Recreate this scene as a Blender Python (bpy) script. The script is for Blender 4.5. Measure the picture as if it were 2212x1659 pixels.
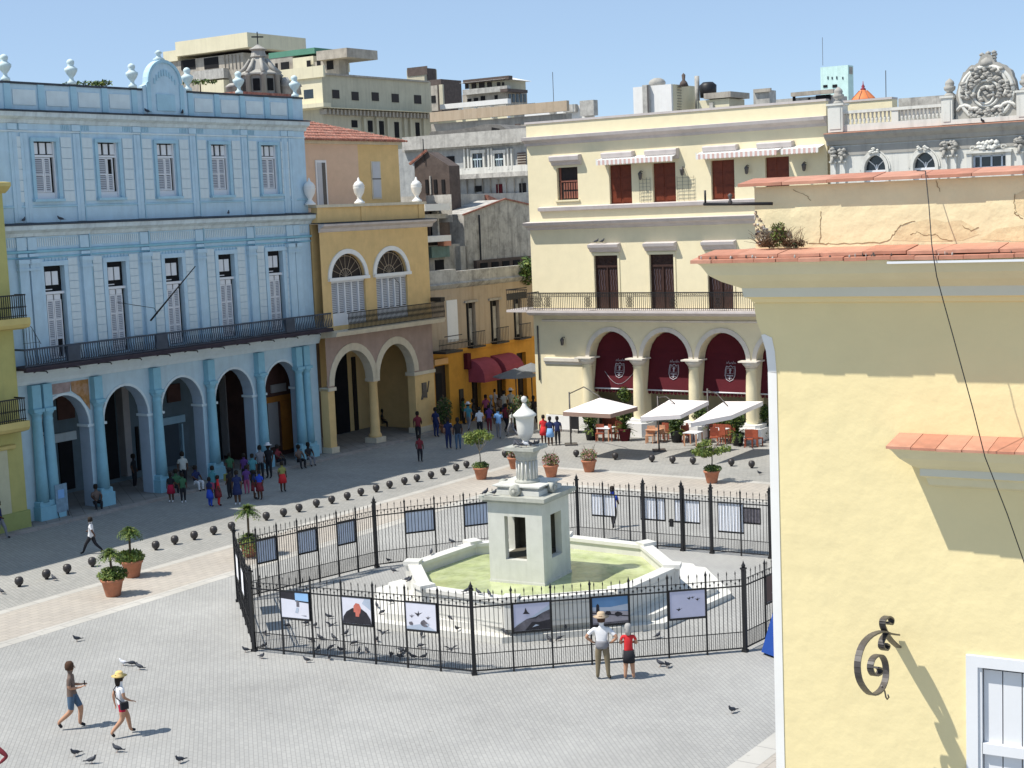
import bpy, bmesh, math, random
from math import sin, cos, tan, radians, pi, hypot, atan2, sqrt
from mathutils import Vector, Matrix
random.seed(7)
S = bpy.context.scene
for o in list(bpy.data.objects): bpy.data.objects.remove(o)
COL = S.collection

# ------------------------------------------------------------------ camera
CAMH = 13.3; FPX = 3245.0; PITCH = radians(6.63); ROLL = radians(2.37)
R0 = Vector((1, 0, 0)); U0 = Vector((0, sin(PITCH), cos(PITCH))); FW = Vector((0, cos(PITCH), -sin(PITCH)))
RT = R0*cos(ROLL) - U0*sin(ROLL); UP = U0*cos(ROLL) + R0*sin(ROLL)
cam = bpy.data.cameras.new('camera'); co = bpy.data.objects.new('camera', cam); COL.objects.link(co)
m = Matrix((RT, UP, -FW)).transposed().to_4x4(); m.translation = Vector((0, 0, CAMH)); co.matrix_world = m
cam.sensor_width = 36.0; cam.lens = 36.0*FPX/2212.0; cam.clip_start = 0.3; cam.clip_end = 5000
S.camera = co
# ------------------------------------------------------------------ light
SUN_EL = 57.8; SUN_AZ = 255.0            # azimuth of the sun, clockwise from +Y
w = bpy.data.worlds.new('World'); S.world = w; w.use_nodes = True
nt = w.node_tree; bg = nt.nodes['Background']
sky = nt.nodes.new('ShaderNodeTexSky'); sky.sky_type = 'NISHITA'; sky.sun_disc = False
sky.sun_elevation = radians(SUN_EL); sky.sun_rotation = radians(SUN_AZ)
sky.altitude = 0; sky.air_density = 0.68; sky.dust_density = 0.0; sky.ozone_density = 3.0
hz = nt.nodes.new('ShaderNodeMix'); hz.data_type = 'RGBA'; hz.inputs['Factor'].default_value = 0.62; hz.inputs['B'].default_value = (2.5, 3.4, 4.6, 1)
nt.links.new(sky.outputs[0], hz.inputs['A']); nt.links.new(hz.outputs['Result'], bg.inputs[0]); bg.inputs[1].default_value = 0.135
sl = bpy.data.lights.new('sun', 'SUN'); sl.energy = 4.6; sl.angle = radians(0.53); sl.color = (1.0, 0.95, 0.86)
so = bpy.data.objects.new('sun', sl); COL.objects.link(so)
e_, a_ = radians(SUN_EL), radians(SUN_AZ)
sd = Vector((sin(a_)*cos(e_), cos(a_)*cos(e_), sin(e_)))
so.rotation_euler = sd.to_track_quat('Z', 'Y').to_euler()
so.location = (-60, -20, 90)
S.render.engine = 'CYCLES'
S.view_settings.view_transform = 'Standard'; S.view_settings.look = 'None'
S.view_settings.gamma = 1.0; S.view_settings.exposure = 0.35
S.view_settings.use_curve_mapping = False
S.cycles.max_bounces = 5; S.cycles.diffuse_bounces = 3; S.cycles.transparent_max_bounces = 6

# ------------------------------------------------------------------ helpers
def lin(c):
    return tuple(((v/255.0)/12.92 if v/255.0 <= 0.04045 else ((v/255.0+0.055)/1.055)**2.4) for v in c)
MATS = {}
def mat(name, rgb, rough=0.85, var=0.10, scale=1.5, bump=0.0, bscale=25.0, streak=0.0, dirt=0.0, dirtcol=(0.10, 0.09, 0.08), metal=0.0, spec=0.3, alpha=1.0, dscale=0.9):
    if name in MATS: return MATS[name]
    m = bpy.data.materials.new(name); m.use_nodes = True; t = m.node_tree; N = t.nodes; L = t.links
    b = N['Principled BSDF']; b.inputs['Roughness'].default_value = rough; b.inputs['Metallic'].default_value = metal
    b.inputs['Specular IOR Level'].default_value = spec
    tc = N.new('ShaderNodeTexCoord')
    n1 = N.new('ShaderNodeTexNoise'); n1.inputs['Scale'].default_value = scale; n1.inputs['Detail'].default_value = 6; n1.inputs['Roughness'].default_value = 0.65
    L.new(tc.outputs['Object'], n1.inputs['Vector'])
    r1 = N.new('ShaderNodeMapRange'); r1.inputs['From Min'].default_value = 0.3; r1.inputs['From Max'].default_value = 0.7
    r1.inputs['To Min'].default_value = 1.0-var; r1.inputs['To Max'].default_value = 1.0+var*0.6
    L.new(n1.outputs['Fac'], r1.inputs['Value'])
    mx = N.new('ShaderNodeVectorMath'); mx.operation = 'SCALE'; mx.inputs[0].default_value = rgb
    L.new(r1.outputs[0], mx.inputs['Scale']); last = mx.outputs[0]
    def blend(last, fac, col):
        q = N.new('ShaderNodeMix'); q.data_type = 'RGBA'
        L.new(fac, q.inputs['Factor']); L.new(last, q.inputs['A']); q.inputs['B'].default_value = (*col, 1)
        return q.outputs['Result']
    if streak > 0:
        mp = N.new('ShaderNodeMapping'); mp.inputs['Scale'].default_value = (2.2, 2.2, 0.16)
        L.new(tc.outputs['Object'], mp.inputs['Vector'])
        n2 = N.new('ShaderNodeTexNoise'); n2.inputs['Scale'].default_value = 1.3; n2.inputs['Detail'].default_value = 7; n2.inputs['Roughness'].default_value = 0.7
        L.new(mp.outputs[0], n2.inputs['Vector'])
        r2 = N.new('ShaderNodeMapRange'); r2.inputs['From Min'].default_value = 0.48; r2.inputs['From Max'].default_value = 0.78; r2.inputs['To Max'].default_value = streak
        L.new(n2.outputs['Fac'], r2.inputs['Value']); last = blend(last, r2.outputs[0], dirtcol)
    if dirt > 0:
        n3 = N.new('ShaderNodeTexNoise'); n3.inputs['Scale'].default_value = dscale; n3.inputs['Detail'].default_value = 9; n3.inputs['Roughness'].default_value = 0.75
        L.new(tc.outputs['Object'], n3.inputs['Vector'])
        r3 = N.new('ShaderNodeMapRange'); r3.inputs['From Min'].default_value = 0.45; r3.inputs['From Max'].default_value = 0.72; r3.inputs['To Max'].default_value = dirt
        L.new(n3.outputs['Fac'], r3.inputs['Value']); last = blend(last, r3.outputs[0], dirtcol)
    L.new(last, b.inputs['Base Color'])
    if bump > 0:
        n4 = N.new('ShaderNodeTexNoise'); n4.inputs['Scale'].default_value = bscale; n4.inputs['Detail'].default_value = 5
        L.new(tc.outputs['Object'], n4.inputs['Vector'])
        bp = N.new('ShaderNodeBump'); bp.inputs['Strength'].default_value = bump; bp.inputs['Distance'].default_value = 0.03
        L.new(n4.outputs['Fac'], bp.inputs['Height']); L.new(bp.outputs[0], b.inputs['Normal'])
    MATS[name] = m; return m
def paving(name, c1, c2, cm, rot, wd, ht, mort=0.012, var=0.12):
    m = bpy.data.materials.new(name); m.use_nodes = True; t = m.node_tree; N = t.nodes; L = t.links
    b = N['Principled BSDF']; b.inputs['Roughness'].default_value = 0.8; b.inputs['Specular IOR Level'].default_value = 0.25
    tc = N.new('ShaderNodeTexCoord'); mp = N.new('ShaderNodeMapping'); mp.inputs['Rotation'].default_value = (0, 0, rot)
    L.new(tc.outputs['Object'], mp.inputs['Vector'])
    br = N.new('ShaderNodeTexBrick'); br.inputs['Scale'].default_value = 1.0; br.inputs['Brick Width'].default_value = wd; br.inputs['Row Height'].default_value = ht
    br.inputs['Mortar Size'].default_value = mort; br.inputs['Mortar Smooth'].default_value = 0.3
    br.inputs['Color1'].default_value = (*c1, 1); br.inputs['Color2'].default_value = (*c2, 1); br.inputs['Mortar'].default_value = (*cm, 1)
    L.new(mp.outputs[0], br.inputs['Vector'])
    n1 = N.new('ShaderNodeTexNoise'); n1.inputs['Scale'].default_value = 0.35; n1.inputs['Detail'].default_value = 8; n1.inputs['Roughness'].default_value = 0.7
    L.new(tc.outputs['Object'], n1.inputs['Vector'])
    r = N.new('ShaderNodeMapRange'); r.inputs['From Min'].default_value = 0.3; r.inputs['From Max'].default_value = 0.7; r.inputs['To Min'].default_value = 1-var; r.inputs['To Max'].default_value = 1+var*.5
    L.new(n1.outputs['Fac'], r.inputs['Value'])
    mx = N.new('ShaderNodeVectorMath'); mx.operation = 'SCALE'; L.new(br.outputs['Color'], mx.inputs[0]); L.new(r.outputs[0], mx.inputs['Scale'])
    # scattered dark spots and droppings
    n2 = N.new('ShaderNodeTexNoise'); n2.inputs['Scale'].default_value = 5.0; n2.inputs['Detail'].default_value = 3
    L.new(tc.outputs['Object'], n2.inputs['Vector'])
    r2 = N.new('ShaderNodeMapRange'); r2.inputs['From Min'].default_value = 0.66; r2.inputs['From Max'].default_value = 0.75; r2.inputs['To Max'].default_value = 0.35
    L.new(n2.outputs['Fac'], r2.inputs['Value'])
    n5 = N.new('ShaderNodeTexNoise'); n5.inputs['Scale'].default_value = 0.11; n5.inputs['Detail'].default_value = 4
    L.new(tc.outputs['Object'], n5.inputs['Vector'])
    r5 = N.new('ShaderNodeMapRange'); r5.inputs['From Min'].default_value = 0.35; r5.inputs['From Max'].default_value = 0.65; r5.inputs['To Min'].default_value = 0.90; r5.inputs['To Max'].default_value = 1.06
    L.new(n5.outputs['Fac'], r5.inputs['Value']); m5 = N.new('ShaderNodeVectorMath'); m5.operation = 'SCALE'; L.new(mx.outputs[0], m5.inputs[0]); L.new(r5.outputs[0], m5.inputs['Scale']); mx = m5
    q = N.new('ShaderNodeMix'); q.data_type = 'RGBA'; L.new(r2.outputs[0], q.inputs['Factor']); L.new(mx.outputs[0], q.inputs['A']); q.inputs['B'].default_value = (0.16, 0.15, 0.13, 1)
    L.new(q.outputs['Result'], b.inputs['Base Color'])
    bp = N.new('ShaderNodeBump'); bp.inputs['Strength'].default_value = 0.25; bp.inputs['Distance'].default_value = 0.01
    L.new(br.outputs['Fac'], bp.inputs['Height']); bp.invert = True; L.new(bp.outputs[0], b.inputs['Normal'])
    return m

def G(x, y, z=0.0):
    """the point at height z that a sight line through photo position x, y meets"""
    d = FW*FPX + RT*(x-1106) - UP*(y-829.5); t = (z-CAMH)/d.z
    return Vector((d.x*t, d.y*t, z))
class Frame:
    """a wall line: local x runs along the wall, local -y comes out of it"""
    def __init__(s, O, az):
        s.az = az; a = radians(az); s.O = Vector((O[0], O[1], 0)); s.D = Vector((sin(a), cos(a), 0)); s.N = Vector((cos(a), -sin(a), 0)); s.rz = radians(90-az)
    def px(s, x, y, off=0.0):
        d = FW*FPX + RT*(x-1106) - UP*(y-829.5); O = s.O + s.N*off
        t = (O.dot(s.N))/(d.dot(s.N)); h = d*t
        return (h-O).dot(s.D), h.z+CAMH
    def w(s, a, n, z=0): return s.O + s.D*a + s.N*n + Vector((0, 0, z))
class MB:
    def __init__(s): s.v = []; s.f = []; s.m = []; s.sm = []
    def face(s, pts, mi=0, sm=False):
        b = len(s.v); s.v.extend([tuple(p) for p in pts]); s.f.append(tuple(range(b, b+len(pts)))); s.m.append(mi); s.sm.append(sm)
    def box(s, x0, x1, n0, n1, z0, z1, mi=0):
        """x range, outward range (n, local -y), z range"""
        y0, y1 = -n1, -n0
        if x0 > x1: x0, x1 = x1, x0
        if y0 > y1: y0, y1 = y1, y0
        b = len(s.v); s.v += [(x0,y0,z0),(x1,y0,z0),(x1,y1,z0),(x0,y1,z0),(x0,y0,z1),(x1,y0,z1),(x1,y1,z1),(x0,y1,z1)]
        for f in ((0,3,2,1),(4,5,6,7),(0,1,5,4),(1,2,6,5),(2,3,7,6),(3,0,4,7)):
            s.f.append(tuple(b+i for i in f)); s.m.append(mi); s.sm.append(False)
        return s
    def prism(s, pts, n0, n1, mi=0, axis='y'):
        """polygon extruded: axis y -> polygon in x,z from n0 to n1 outward; x -> polygon in n,z along x; z -> polygon x,n up"""
        k = len(pts)
        if axis == 'y': A = [(p[0], -n0, p[1]) for p in pts]; B = [(p[0], -n1, p[1]) for p in pts]
        elif axis == 'x': A = [(n0, -p[0], p[1]) for p in pts]; B = [(n1, -p[0], p[1]) for p in pts]
        else: A = [(p[0], -p[1], n0) for p in pts]; B = [(p[0], -p[1], n1) for p in pts]
        b = len(s.v); s.v += A+B
        s.f.append(tuple(b+i for i in range(k))); s.f.append(tuple(b+k+i for i in reversed(range(k))))
        s.m += [mi, mi]; s.sm += [False, False]
        for i in range(k):
            j = (i+1) % k; s.f.append((b+j, b+i, b+k+i, b+k+j)); s.m.append(mi); s.sm.append(False)
        return s
    def lathe(s, prof, c=(0, 0, 0), seg=12, mi=0, sx=1, sy=1, rot=0.0, smooth=True):
        b = len(s.v); cx, cy, cz = c
        for r, z in prof:
            for i in range(seg):
                a = 2*pi*i/seg+rot; s.v.append((cx+r*sx*cos(a), cy+r*sy*sin(a), cz+z))
        for k in range(len(prof)-1):
            for i in range(seg):
                j = (i+1) % seg; s.f.append((b+k*seg+i, b+k*seg+j, b+(k+1)*seg+j, b+(k+1)*seg+i)); s.m.append(mi); s.sm.append(smooth)
        s.f.append(tuple(b+i for i in reversed(range(seg)))); s.f.append(tuple(b+(len(prof)-1)*seg+i for i in range(seg)))
        s.m += [mi, mi]; s.sm += [False, False]
        return s
    def tube(s, pts, r, seg=6, mi=0, closed=False):
        pts = [Vector(p) for p in pts]; n = len(pts); rr = r if isinstance(r, (list, tuple)) else [r]*n
        b = len(s.v); ref = None
        for i, p in enumerate(pts):
            t = (pts[min(i+1, n-1)]-pts[max(i-1, 0)]).normalized() if n > 1 else Vector((0, 0, 1))
            if ref is None: ref = t.orthogonal().normalized()
            u = (ref - t*ref.dot(t)); u = u.normalized() if u.length > 1e-5 else t.orthogonal().normalized(); ref = u; v = t.cross(u)
            for k in range(seg):
                a = 2*pi*k/seg; s.v.append(tuple(p+(u*cos(a)+v*sin(a))*rr[i]))
        for i in range(n-1):
            for k in range(seg):
                j = (k+1) % seg; s.f.append((b+i*seg+k, b+i*seg+j, b+(i+1)*seg+j, b+(i+1)*seg+k)); s.m.append(mi); s.sm.append(seg > 4)
        s.f.append(tuple(b+k for k in reversed(range(seg)))); s.f.append(tuple(b+(n-1)*seg+k for k in range(seg))); s.m += [mi, mi]; s.sm += [False, False]
        return s
    def bar(s, p, q, w, mi=0):
        return s.tube([p, q], w*0.7, 4, mi)
    def mesh(s, name, mats):
        me = bpy.data.meshes.new(name); me.from_pydata([tuple(v) for v in s.v], [], s.f)
        for mm in (mats if isinstance(mats, (list, tuple)) else [mats]): me.materials.append(mm)
        me.polygons.foreach_set('material_index', s.m); me.polygons.foreach_set('use_smooth', s.sm); me.update()
        bm = bmesh.new(); bm.from_mesh(me); bmesh.ops.recalc_face_normals(bm, faces=bm.faces); bm.to_mesh(me); bm.free()
        return me
    def build(s, name, mats, parent=None, loc=(0, 0, 0), rz=0.0):
        o = bpy.data.objects.new(name, s.mesh(name, mats)); COL.objects.link(o); o.location = loc; o.rotation_euler = (0, 0, rz)
        if parent: o.parent = parent
        return o
def inst(name, me, parent=None, loc=(0, 0, 0), rz=0.0, sc=None):
    o = bpy.data.objects.new(name, me); COL.objects.link(o); o.location = loc; o.rotation_euler = (0, 0, rz)
    if sc: o.scale = sc
    if parent: o.parent = parent
    return o
def tag(o, label=None, cat=None, group=None, kind=None):
    if label: o['label'] = label
    if cat: o['category'] = cat
    if group: o['group'] = group
    if kind: o['kind'] = kind
    return o
def thing(name, label, cat, loc=(0, 0, 0), rz=0.0, group=None):
    o = bpy.data.objects.new(name, None); COL.objects.link(o); o.location = loc; o.rotation_euler = (0, 0, rz); o.empty_display_size = 0.3
    return tag(o, label, cat, group)
def fthing(fr, name, label, cat, group=None): return thing(name, label, cat, fr.O, fr.rz, group)
KIDS = {}
def copy_tree(o, parent=None):
    c = o.copy(); COL.objects.link(c)
    if parent: c.parent = parent
    for ch in KIDS[o.name]: copy_tree(ch, c)
    return c
def remember(o):
    """note the children of a thing once, before it is copied"""
    KIDS[o.name] = [c for c in COL.objects if c.parent == o]
    for c in KIDS[o.name]: remember(c)

def wall(mb, x0, x1, z0, z1, holes=(), n=0.0, t=0.3, mi=0, mr=None):
    """wall face at outward distance n with openings (xa, xb, za, zb, kind[, spring]); reveals go back by t"""
    mr = mi if mr is None else mr; SEG = 12
    def top(h, x):
        if h[4] == 0: return h[3]
        c = (h[0]+h[1])/2; a = (h[1]-h[0])/2; q = max(0.0, 1-((x-c)/a)**2); return h[5]+(h[3]-h[5])*sqrt(q)
    xs = {x0, x1}
    for h in holes:
        xs.add(h[0]); xs.add(h[1])
        if h[4]:
            c = (h[0]+h[1])/2; a = (h[1]-h[0])/2
            for k in range(1, SEG): xs.add(c-a*cos(pi*k/SEG))
    xs = sorted(x for x in xs if x0-1e-6 <= x <= x1+1e-6)
    for a, b in zip(xs[:-1], xs[1:]):
        if b-a < 1e-6: continue
        mid = (a+b)/2; hs = sorted([h for h in holes if h[0] < mid < h[1]], key=lambda h: h[2])
        cur = (z0, z0)
        for h in hs:
            if h[2] > min(cur)+1e-6: mb.face([(a, -n, cur[0]), (b, -n, cur[1]), (b, -n, h[2]), (a, -n, h[2])], mi)
            cur = (top(h, a), top(h, b))
            mb.face([(a, -n, cur[0]), (b, -n, cur[1]), (b, -n+t, cur[1]), (a, -n+t, cur[0])], mr)
            if h[2] > z0+1e-6: mb.face([(a, -n, h[2]), (b, -n, h[2]), (b, -n+t, h[2]), (a, -n+t, h[2])], mr)
        if z1 > min(cur)+1e-6: mb.face([(a, -n, cur[0]), (b, -n, cur[1]), (b, -n, z1), (a, -n, z1)], mi)
    for h in holes:
        zt = h[3] if h[4] == 0 else h[5]
        for x in (h[0], h[1]): mb.face([(x, -n, h[2]), (x, -n, zt), (x, -n+t, zt), (x, -n+t, h[2])], mr)
    return mb
def arch_ring(mb, xc, a, b, zs, w_, n0, n1, mi=0, seg=16):
    """moulding round an arch: half width a, rise b, spring height zs, ring width w_"""
    pi_ = []; po = []
    for k in range(seg+1):
        t = pi*k/seg; pi_.append((xc-a*cos(t), zs+b*sin(t))); po.append((xc-(a+w_)*cos(t), zs+(b+w_)*sin(t)))
    for k in range(seg):
        A, B, Cc, D = pi_[k], pi_[k+1], po[k+1], po[k]
        mb.prism([A, B, Cc, D], n0, n1, mi)
    return mb
URN = [(0.20, 0), (0.20, 0.12), (0.10, 0.2), (0.09, 0.32), (0.20, 0.46), (0.29, 0.62), (0.30, 0.72), (0.20, 0.78), (0.13, 0.86), (0.17, 0.95), (0.18, 1.04), (0.12, 1.12), (0.03, 1.16)]

# ------------------------------------------------------------------ frames
FB = Frame((-10.91, 83.32), 34.5)      # blue palace and its neighbours, n grows into the square
FY = Frame((6.68, 86.64), 124.0)       # cream palace at the end of the square
FN = Frame((1.8956, 10.8354), 120.0)   # yellow house beside the camera

# ------------------------------------------------------------------ materials
M = {}
M['blue'] = mat('sky blue plaster', (0.47, 0.63, 0.735), var=0.10, streak=0.25, dirtcol=(0.22, 0.27, 0.33), bump=.1)
M['blue_deep'] = mat('deeper blue plaster', (0.25, 0.49, 0.60), var=0.12, streak=0.25, dirtcol=(0.15, 0.22, 0.28))
M['blue_mid'] = mat('mid blue plaster', (0.36, 0.56, 0.67), var=0.10, streak=0.2, dirtcol=(0.2, 0.27, 0.34))
M['blue_pale'] = mat('pale blue white plaster', (0.61, 0.70, 0.73), var=0.08, streak=0.22, dirtcol=(0.28, 0.31, 0.34))
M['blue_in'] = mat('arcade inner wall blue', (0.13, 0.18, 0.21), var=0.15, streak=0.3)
M['blue_trim'] = mat('weathered blue cornice', (0.58, 0.66, 0.68), var=0.15, streak=0.45, dirtcol=(0.14, 0.15, 0.17))
M['moss'] = mat('blackened cornice top', (0.06, 0.07, 0.085), var=0.4)
M['urn_blue'] = mat('pale urn stone', (0.60, 0.72, 0.74), var=0.12, streak=.3, dirtcol=(.25, .3, .32))
M['white'] = mat('white painted wood', (0.72, 0.73, 0.75), rough=0.6, var=0.05)
M['louvre'] = mat('grey white louvre', (0.50, 0.51, 0.54), rough=0.6, var=0.06)
M['white_wall'] = mat('white plaster', (0.80, 0.79, 0.76), var=0.06, streak=0.12, dirtcol=(0.4, 0.38, 0.34))
M['dark'] = mat('dark interior', (0.012, 0.012, 0.014), rough=0.9, var=0.3)
M['dark_door'] = mat('dark wooden door', (0.03, 0.022, 0.02), rough=0.6, var=0.3, scale=6)
M['glass'] = mat('dim window glass', (0.03, 0.04, 0.05), rough=0.15, var=0.2, spec=0.6)
M['ochre'] = mat('ochre plaster', (0.70, 0.49, 0.225), var=0.10, streak=0.15, dirtcol=(0.35, 0.24, 0.12), bump=.1)
M['mauve'] = mat('faded mauve plaster', (0.36, 0.265, 0.22), var=0.15, streak=0.3, dirtcol=(0.2, 0.14, 0.12))
M['cream_trim'] = mat('cream trim', (0.62, 0.55, 0.42), var=0.12, streak=.3, dirtcol=(.3, .25, .2))
M['pinkish'] = mat('salmon pink plaster', (0.66, 0.47, 0.34), var=0.08)
M['orange'] = mat('orange plaster', (0.62, 0.30, 0.045), var=0.14, streak=0.25, dirtcol=(0.25, 0.12, 0.04))
M['beige'] = mat('bare beige plaster', (0.50, 0.40, 0.29), var=0.2, streak=0.5, dirtcol=(0.22, 0.14, 0.08), dirt=0.4, dscale=1.5)
M['cream'] = mat('cream yellow plaster', (0.79, 0.70, 0.475), var=0.05, streak=0.10, dirtcol=(0.55, 0.47, 0.3), bump=0.12, bscale=8)
M['cream_pale'] = mat('pale cream moulding', (0.66, 0.61, 0.53), var=0.08, streak=0.25, dirtcol=(0.35, 0.3, 0.26))
M['lilac'] = mat('lilac grey moulding', (0.56, 0.51, 0.49), var=0.10, streak=.3, dirtcol=(.33, .28, .27))
M['yellow'] = mat('sunny yellow plaster', (0.81, 0.685, 0.385), var=0.045, scale=1.2, dirt=0.10, dirtcol=(0.68, 0.56, 0.28), bump=0.35, bscale=5)
M['yellow_old'] = mat('cracked yellow plaster', (0.81, 0.70, 0.44), var=0.10, scale=2.5, dirt=0.26, dirtcol=(0.62, 0.48, 0.28), bump=0.5, bscale=7, dscale=2.2)
M['cornice_near'] = mat('pale green yellow cornice', (0.70, 0.64, 0.43), var=0.07, scale=2, bump=.1)
M['cornice_grey'] = mat('pale grey cornice band', (0.66, 0.65, 0.55), var=0.05)
M['tile'] = mat('terracotta tile', (0.47, 0.21, 0.14), var=0.28, scale=6, dirt=0.55, dirtcol=(0.30, 0.17, 0.12), dscale=5)
M['tile2'] = mat('pale terracotta tile', (0.52, 0.26, 0.18), var=0.25, scale=6, dirt=0.5, dirtcol=(0.36, 0.2, 0.14), dscale=5)
M['rooftile'] = mat('old red roof tile', (0.31, 0.125, 0.09), var=0.5, scale=3, dirt=0.5, dirtcol=(0.55, 0.40, 0.34), dscale=4)
M['mahogany'] = mat('mahogany door', (0.16, 0.035, 0.015), rough=0.45, var=0.25, scale=4)
M['brownwin'] = mat('brown louvred door', (0.055, 0.028, 0.022), rough=0.5, var=0.25, scale=5)
M['maroon'] = mat('maroon awning cloth', (0.085, 0.008, 0.014), rough=0.9, var=0.12)
M['maroon2'] = mat('crimson awning cloth', (0.30, 0.06, 0.085), rough=0.9, var=0.15)
M['iron'] = mat('black iron', (0.015, 0.015, 0.017), rough=0.5, var=0.3, metal=0.0, spec=.4)
M['iron_grey'] = mat('worn dark iron', (0.09, 0.08, 0.075), rough=0.5, var=0.4, scale=15, spec=.5)
M['slab_dark'] = mat('dark balcony slab', (0.045, 0.035, 0.045), var=0.3)
M['rail_blue'] = mat('dark slate rail', (0.05, 0.065, 0.09), rough=.6, var=0.3)
M['greystone'] = mat('grey weathered stone', (0.40, 0.385, 0.35), var=0.15, scale=3, streak=0.5, dirtcol=(0.12, 0.12, 0.12), dirt=0.35, dscale=3)
M['greystone_l'] = mat('whitish weathered stone', (0.70, 0.69, 0.64), var=0.15, scale=3, streak=0.55, dirtcol=(0.2, 0.2, 0.19), dirt=0.3, dscale=3)
M['decay'] = mat('decayed grey render', (0.50, 0.48, 0.44), var=0.22, scale=1.6, streak=0.8, dirtcol=(0.085, 0.08, 0.078), dirt=0.75, dscale=1.3)
M['decay_l'] = mat('decayed light render', (0.48, 0.465, 0.43), var=0.18, streak=0.6, dirtcol=(0.17, 0.16, 0.15), dirt=0.65, dscale=1.6)
M['concrete'] = mat('bare concrete', (0.44, 0.40, 0.34), var=0.22, scale=1, streak=0.6, dirtcol=(0.14, 0.12, 0.11), dirt=.5, dscale=.8)
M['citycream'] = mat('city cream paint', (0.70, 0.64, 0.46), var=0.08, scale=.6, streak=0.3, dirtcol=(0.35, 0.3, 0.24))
M['citywall'] = mat('city beige shade wall', (0.52, 0.48, 0.36), var=0.12, scale=.6, streak=0.45, dirtcol=(0.25, 0.22, 0.18))  # darker copy of the city cream, shade put into the colour
M['darkbrick'] = mat('dark brown brick', (0.11, 0.085, 0.075), var=0.3, scale=2)
M['citywhite'] = mat('city white wall', (0.75, 0.74, 0.72), var=0.06, streak=.2, dirtcol=(.4, .4, .4))
M['aqua'] = mat('pale aqua wall', (0.58, 0.78, 0.74), var=0.10, streak=0.4, dirtcol=(0.35, 0.45, 0.42))
M['orangedome'] = mat('orange dome', (0.72, 0.22, 0.08), rough=0.6, var=0.15)
M['terracotta'] = mat('terracotta pot', (0.42, 0.17, 0.095), var=0.18, scale=5, dirt=0.3, dirtcol=(0.3, 0.2, 0.15), dscale=3)
M['leaf'] = mat('palm leaf', (0.075, 0.13, 0.025), rough=0.6, var=0.45, scale=6)
M['leaf_l'] = mat('light leaf', (0.16, 0.20, 0.04), rough=0.6, var=0.35, scale=6)
M['leaf_d'] = mat('dark leaf', (0.035, 0.065, 0.02), rough=0.6, var=0.4, scale=6)
M['dryleaf'] = mat('dry brown twigs', (0.17, 0.12, 0.075), rough=0.9, var=0.4, scale=10)
M['trunk'] = mat('plant stem', (0.09, 0.065, 0.04), var=0.3, scale=10)
M['marble'] = mat('white marble', (0.66, 0.645, 0.60), rough=0.55, var=0.07, scale=2.5, streak=0.22, dirtcol=(0.42, 0.42, 0.36), spec=.4)
M['marble_g'] = mat('grey veined marble', (0.60, 0.595, 0.55), rough=0.6, var=0.10, scale=2, streak=0.35, dirtcol=(0.33, 0.33, 0.27))
M['marble_w'] = mat('stained grey marble', (0.44, 0.44, 0.39), rough=0.6, var=0.15, scale=4, streak=0.5, dirtcol=(0.15, 0.15, 0.12), dirt=.2)
M['canvas'] = mat('cream parasol canvas', (0.82, 0.75, 0.72), rough=0.9, var=0.05)
M['canvas_b'] = mat('brown parasol valance', (0.30, 0.20, 0.16), rough=0.9, var=0.08)
M['bark'] = mat('grey pale stem', (0.30, 0.27, 0.22), var=0.3, scale=12)
M['redwood'] = mat('red brown wood', (0.30, 0.075, 0.04), rough=0.6, var=0.2, scale=8)
M['tan'] = mat('tan wood', (0.55, 0.30, 0.18), rough=0.6, var=0.2, scale=8)
M['bluecloth'] = mat('royal blue cloth', (0.015, 0.06, 0.28), rough=0.9, var=0.1)
M['rubber'] = mat('bollard iron', (0.035, 0.03, 0.03), rough=0.45, var=0.35, scale=6, spec=.5)
M['water'] = mat('green fountain water', (0.42, 0.47, 0.22), rough=0.10, var=0.35, scale=1.3, dirt=0.6, dirtcol=(0.58, 0.60, 0.40), dscale=1.1, spec=.5, bump=.25, bscale=5)
M['mosaic'] = mat('worn mural ochre', (0.42, 0.22, 0.08), var=0.4, scale=4, dirt=.7, dirtcol=(.35, .3, .3), dscale=2)
M['mosaic2'] = mat('worn mural pink', (0.36, 0.28, 0.27), var=0.3, scale=4, dirt=.5, dirtcol=(.3, .25, .2), dscale=3)
for k, c in dict(skin=(0.45, 0.25, 0.16), skin_d=(0.10, 0.05, 0.03), hair=(0.02, 0.014, 0.01), hair_g=(0.35, 0.34, 0.33), hair_b=(0.07, 0.035, 0.02),
                 c_white=(0.72, 0.72, 0.74), c_khaki=(0.20, 0.16, 0.10), c_grey=(0.22, 0.22, 0.24), c_red=(0.60, 0.03, 0.035), c_black=(0.02, 0.02, 0.025), c_brown=(0.16, 0.115, 0.095),
                 c_denim=(0.07, 0.12, 0.19), c_navy=(0.02, 0.03, 0.10), c_crimson=(0.42, 0.015, 0.05), c_blue=(0.03, 0.08, 0.50), c_lblue=(0.22, 0.42, 0.72), c_pink=(0.40, 0.09, 0.17),
                 c_teal=(0.08, 0.26, 0.30), c_yellow=(0.26, 0.26, 0.08), c_offwhite=(0.55, 0.55, 0.50), c_maroon=(0.20, 0.03, 0.04), c_straw=(0.72, 0.52, 0.20), c_tan=(0.50, 0.38, 0.26), c_green=(0.05, 0.14, 0.07), c_purple=(0.12, 0.05, 0.20)).items():
    M[k] = mat('cloth ' + k if k[0] == 'c' else k + ' tone', c, rough=0.85, var=0.10, scale=8)
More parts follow.
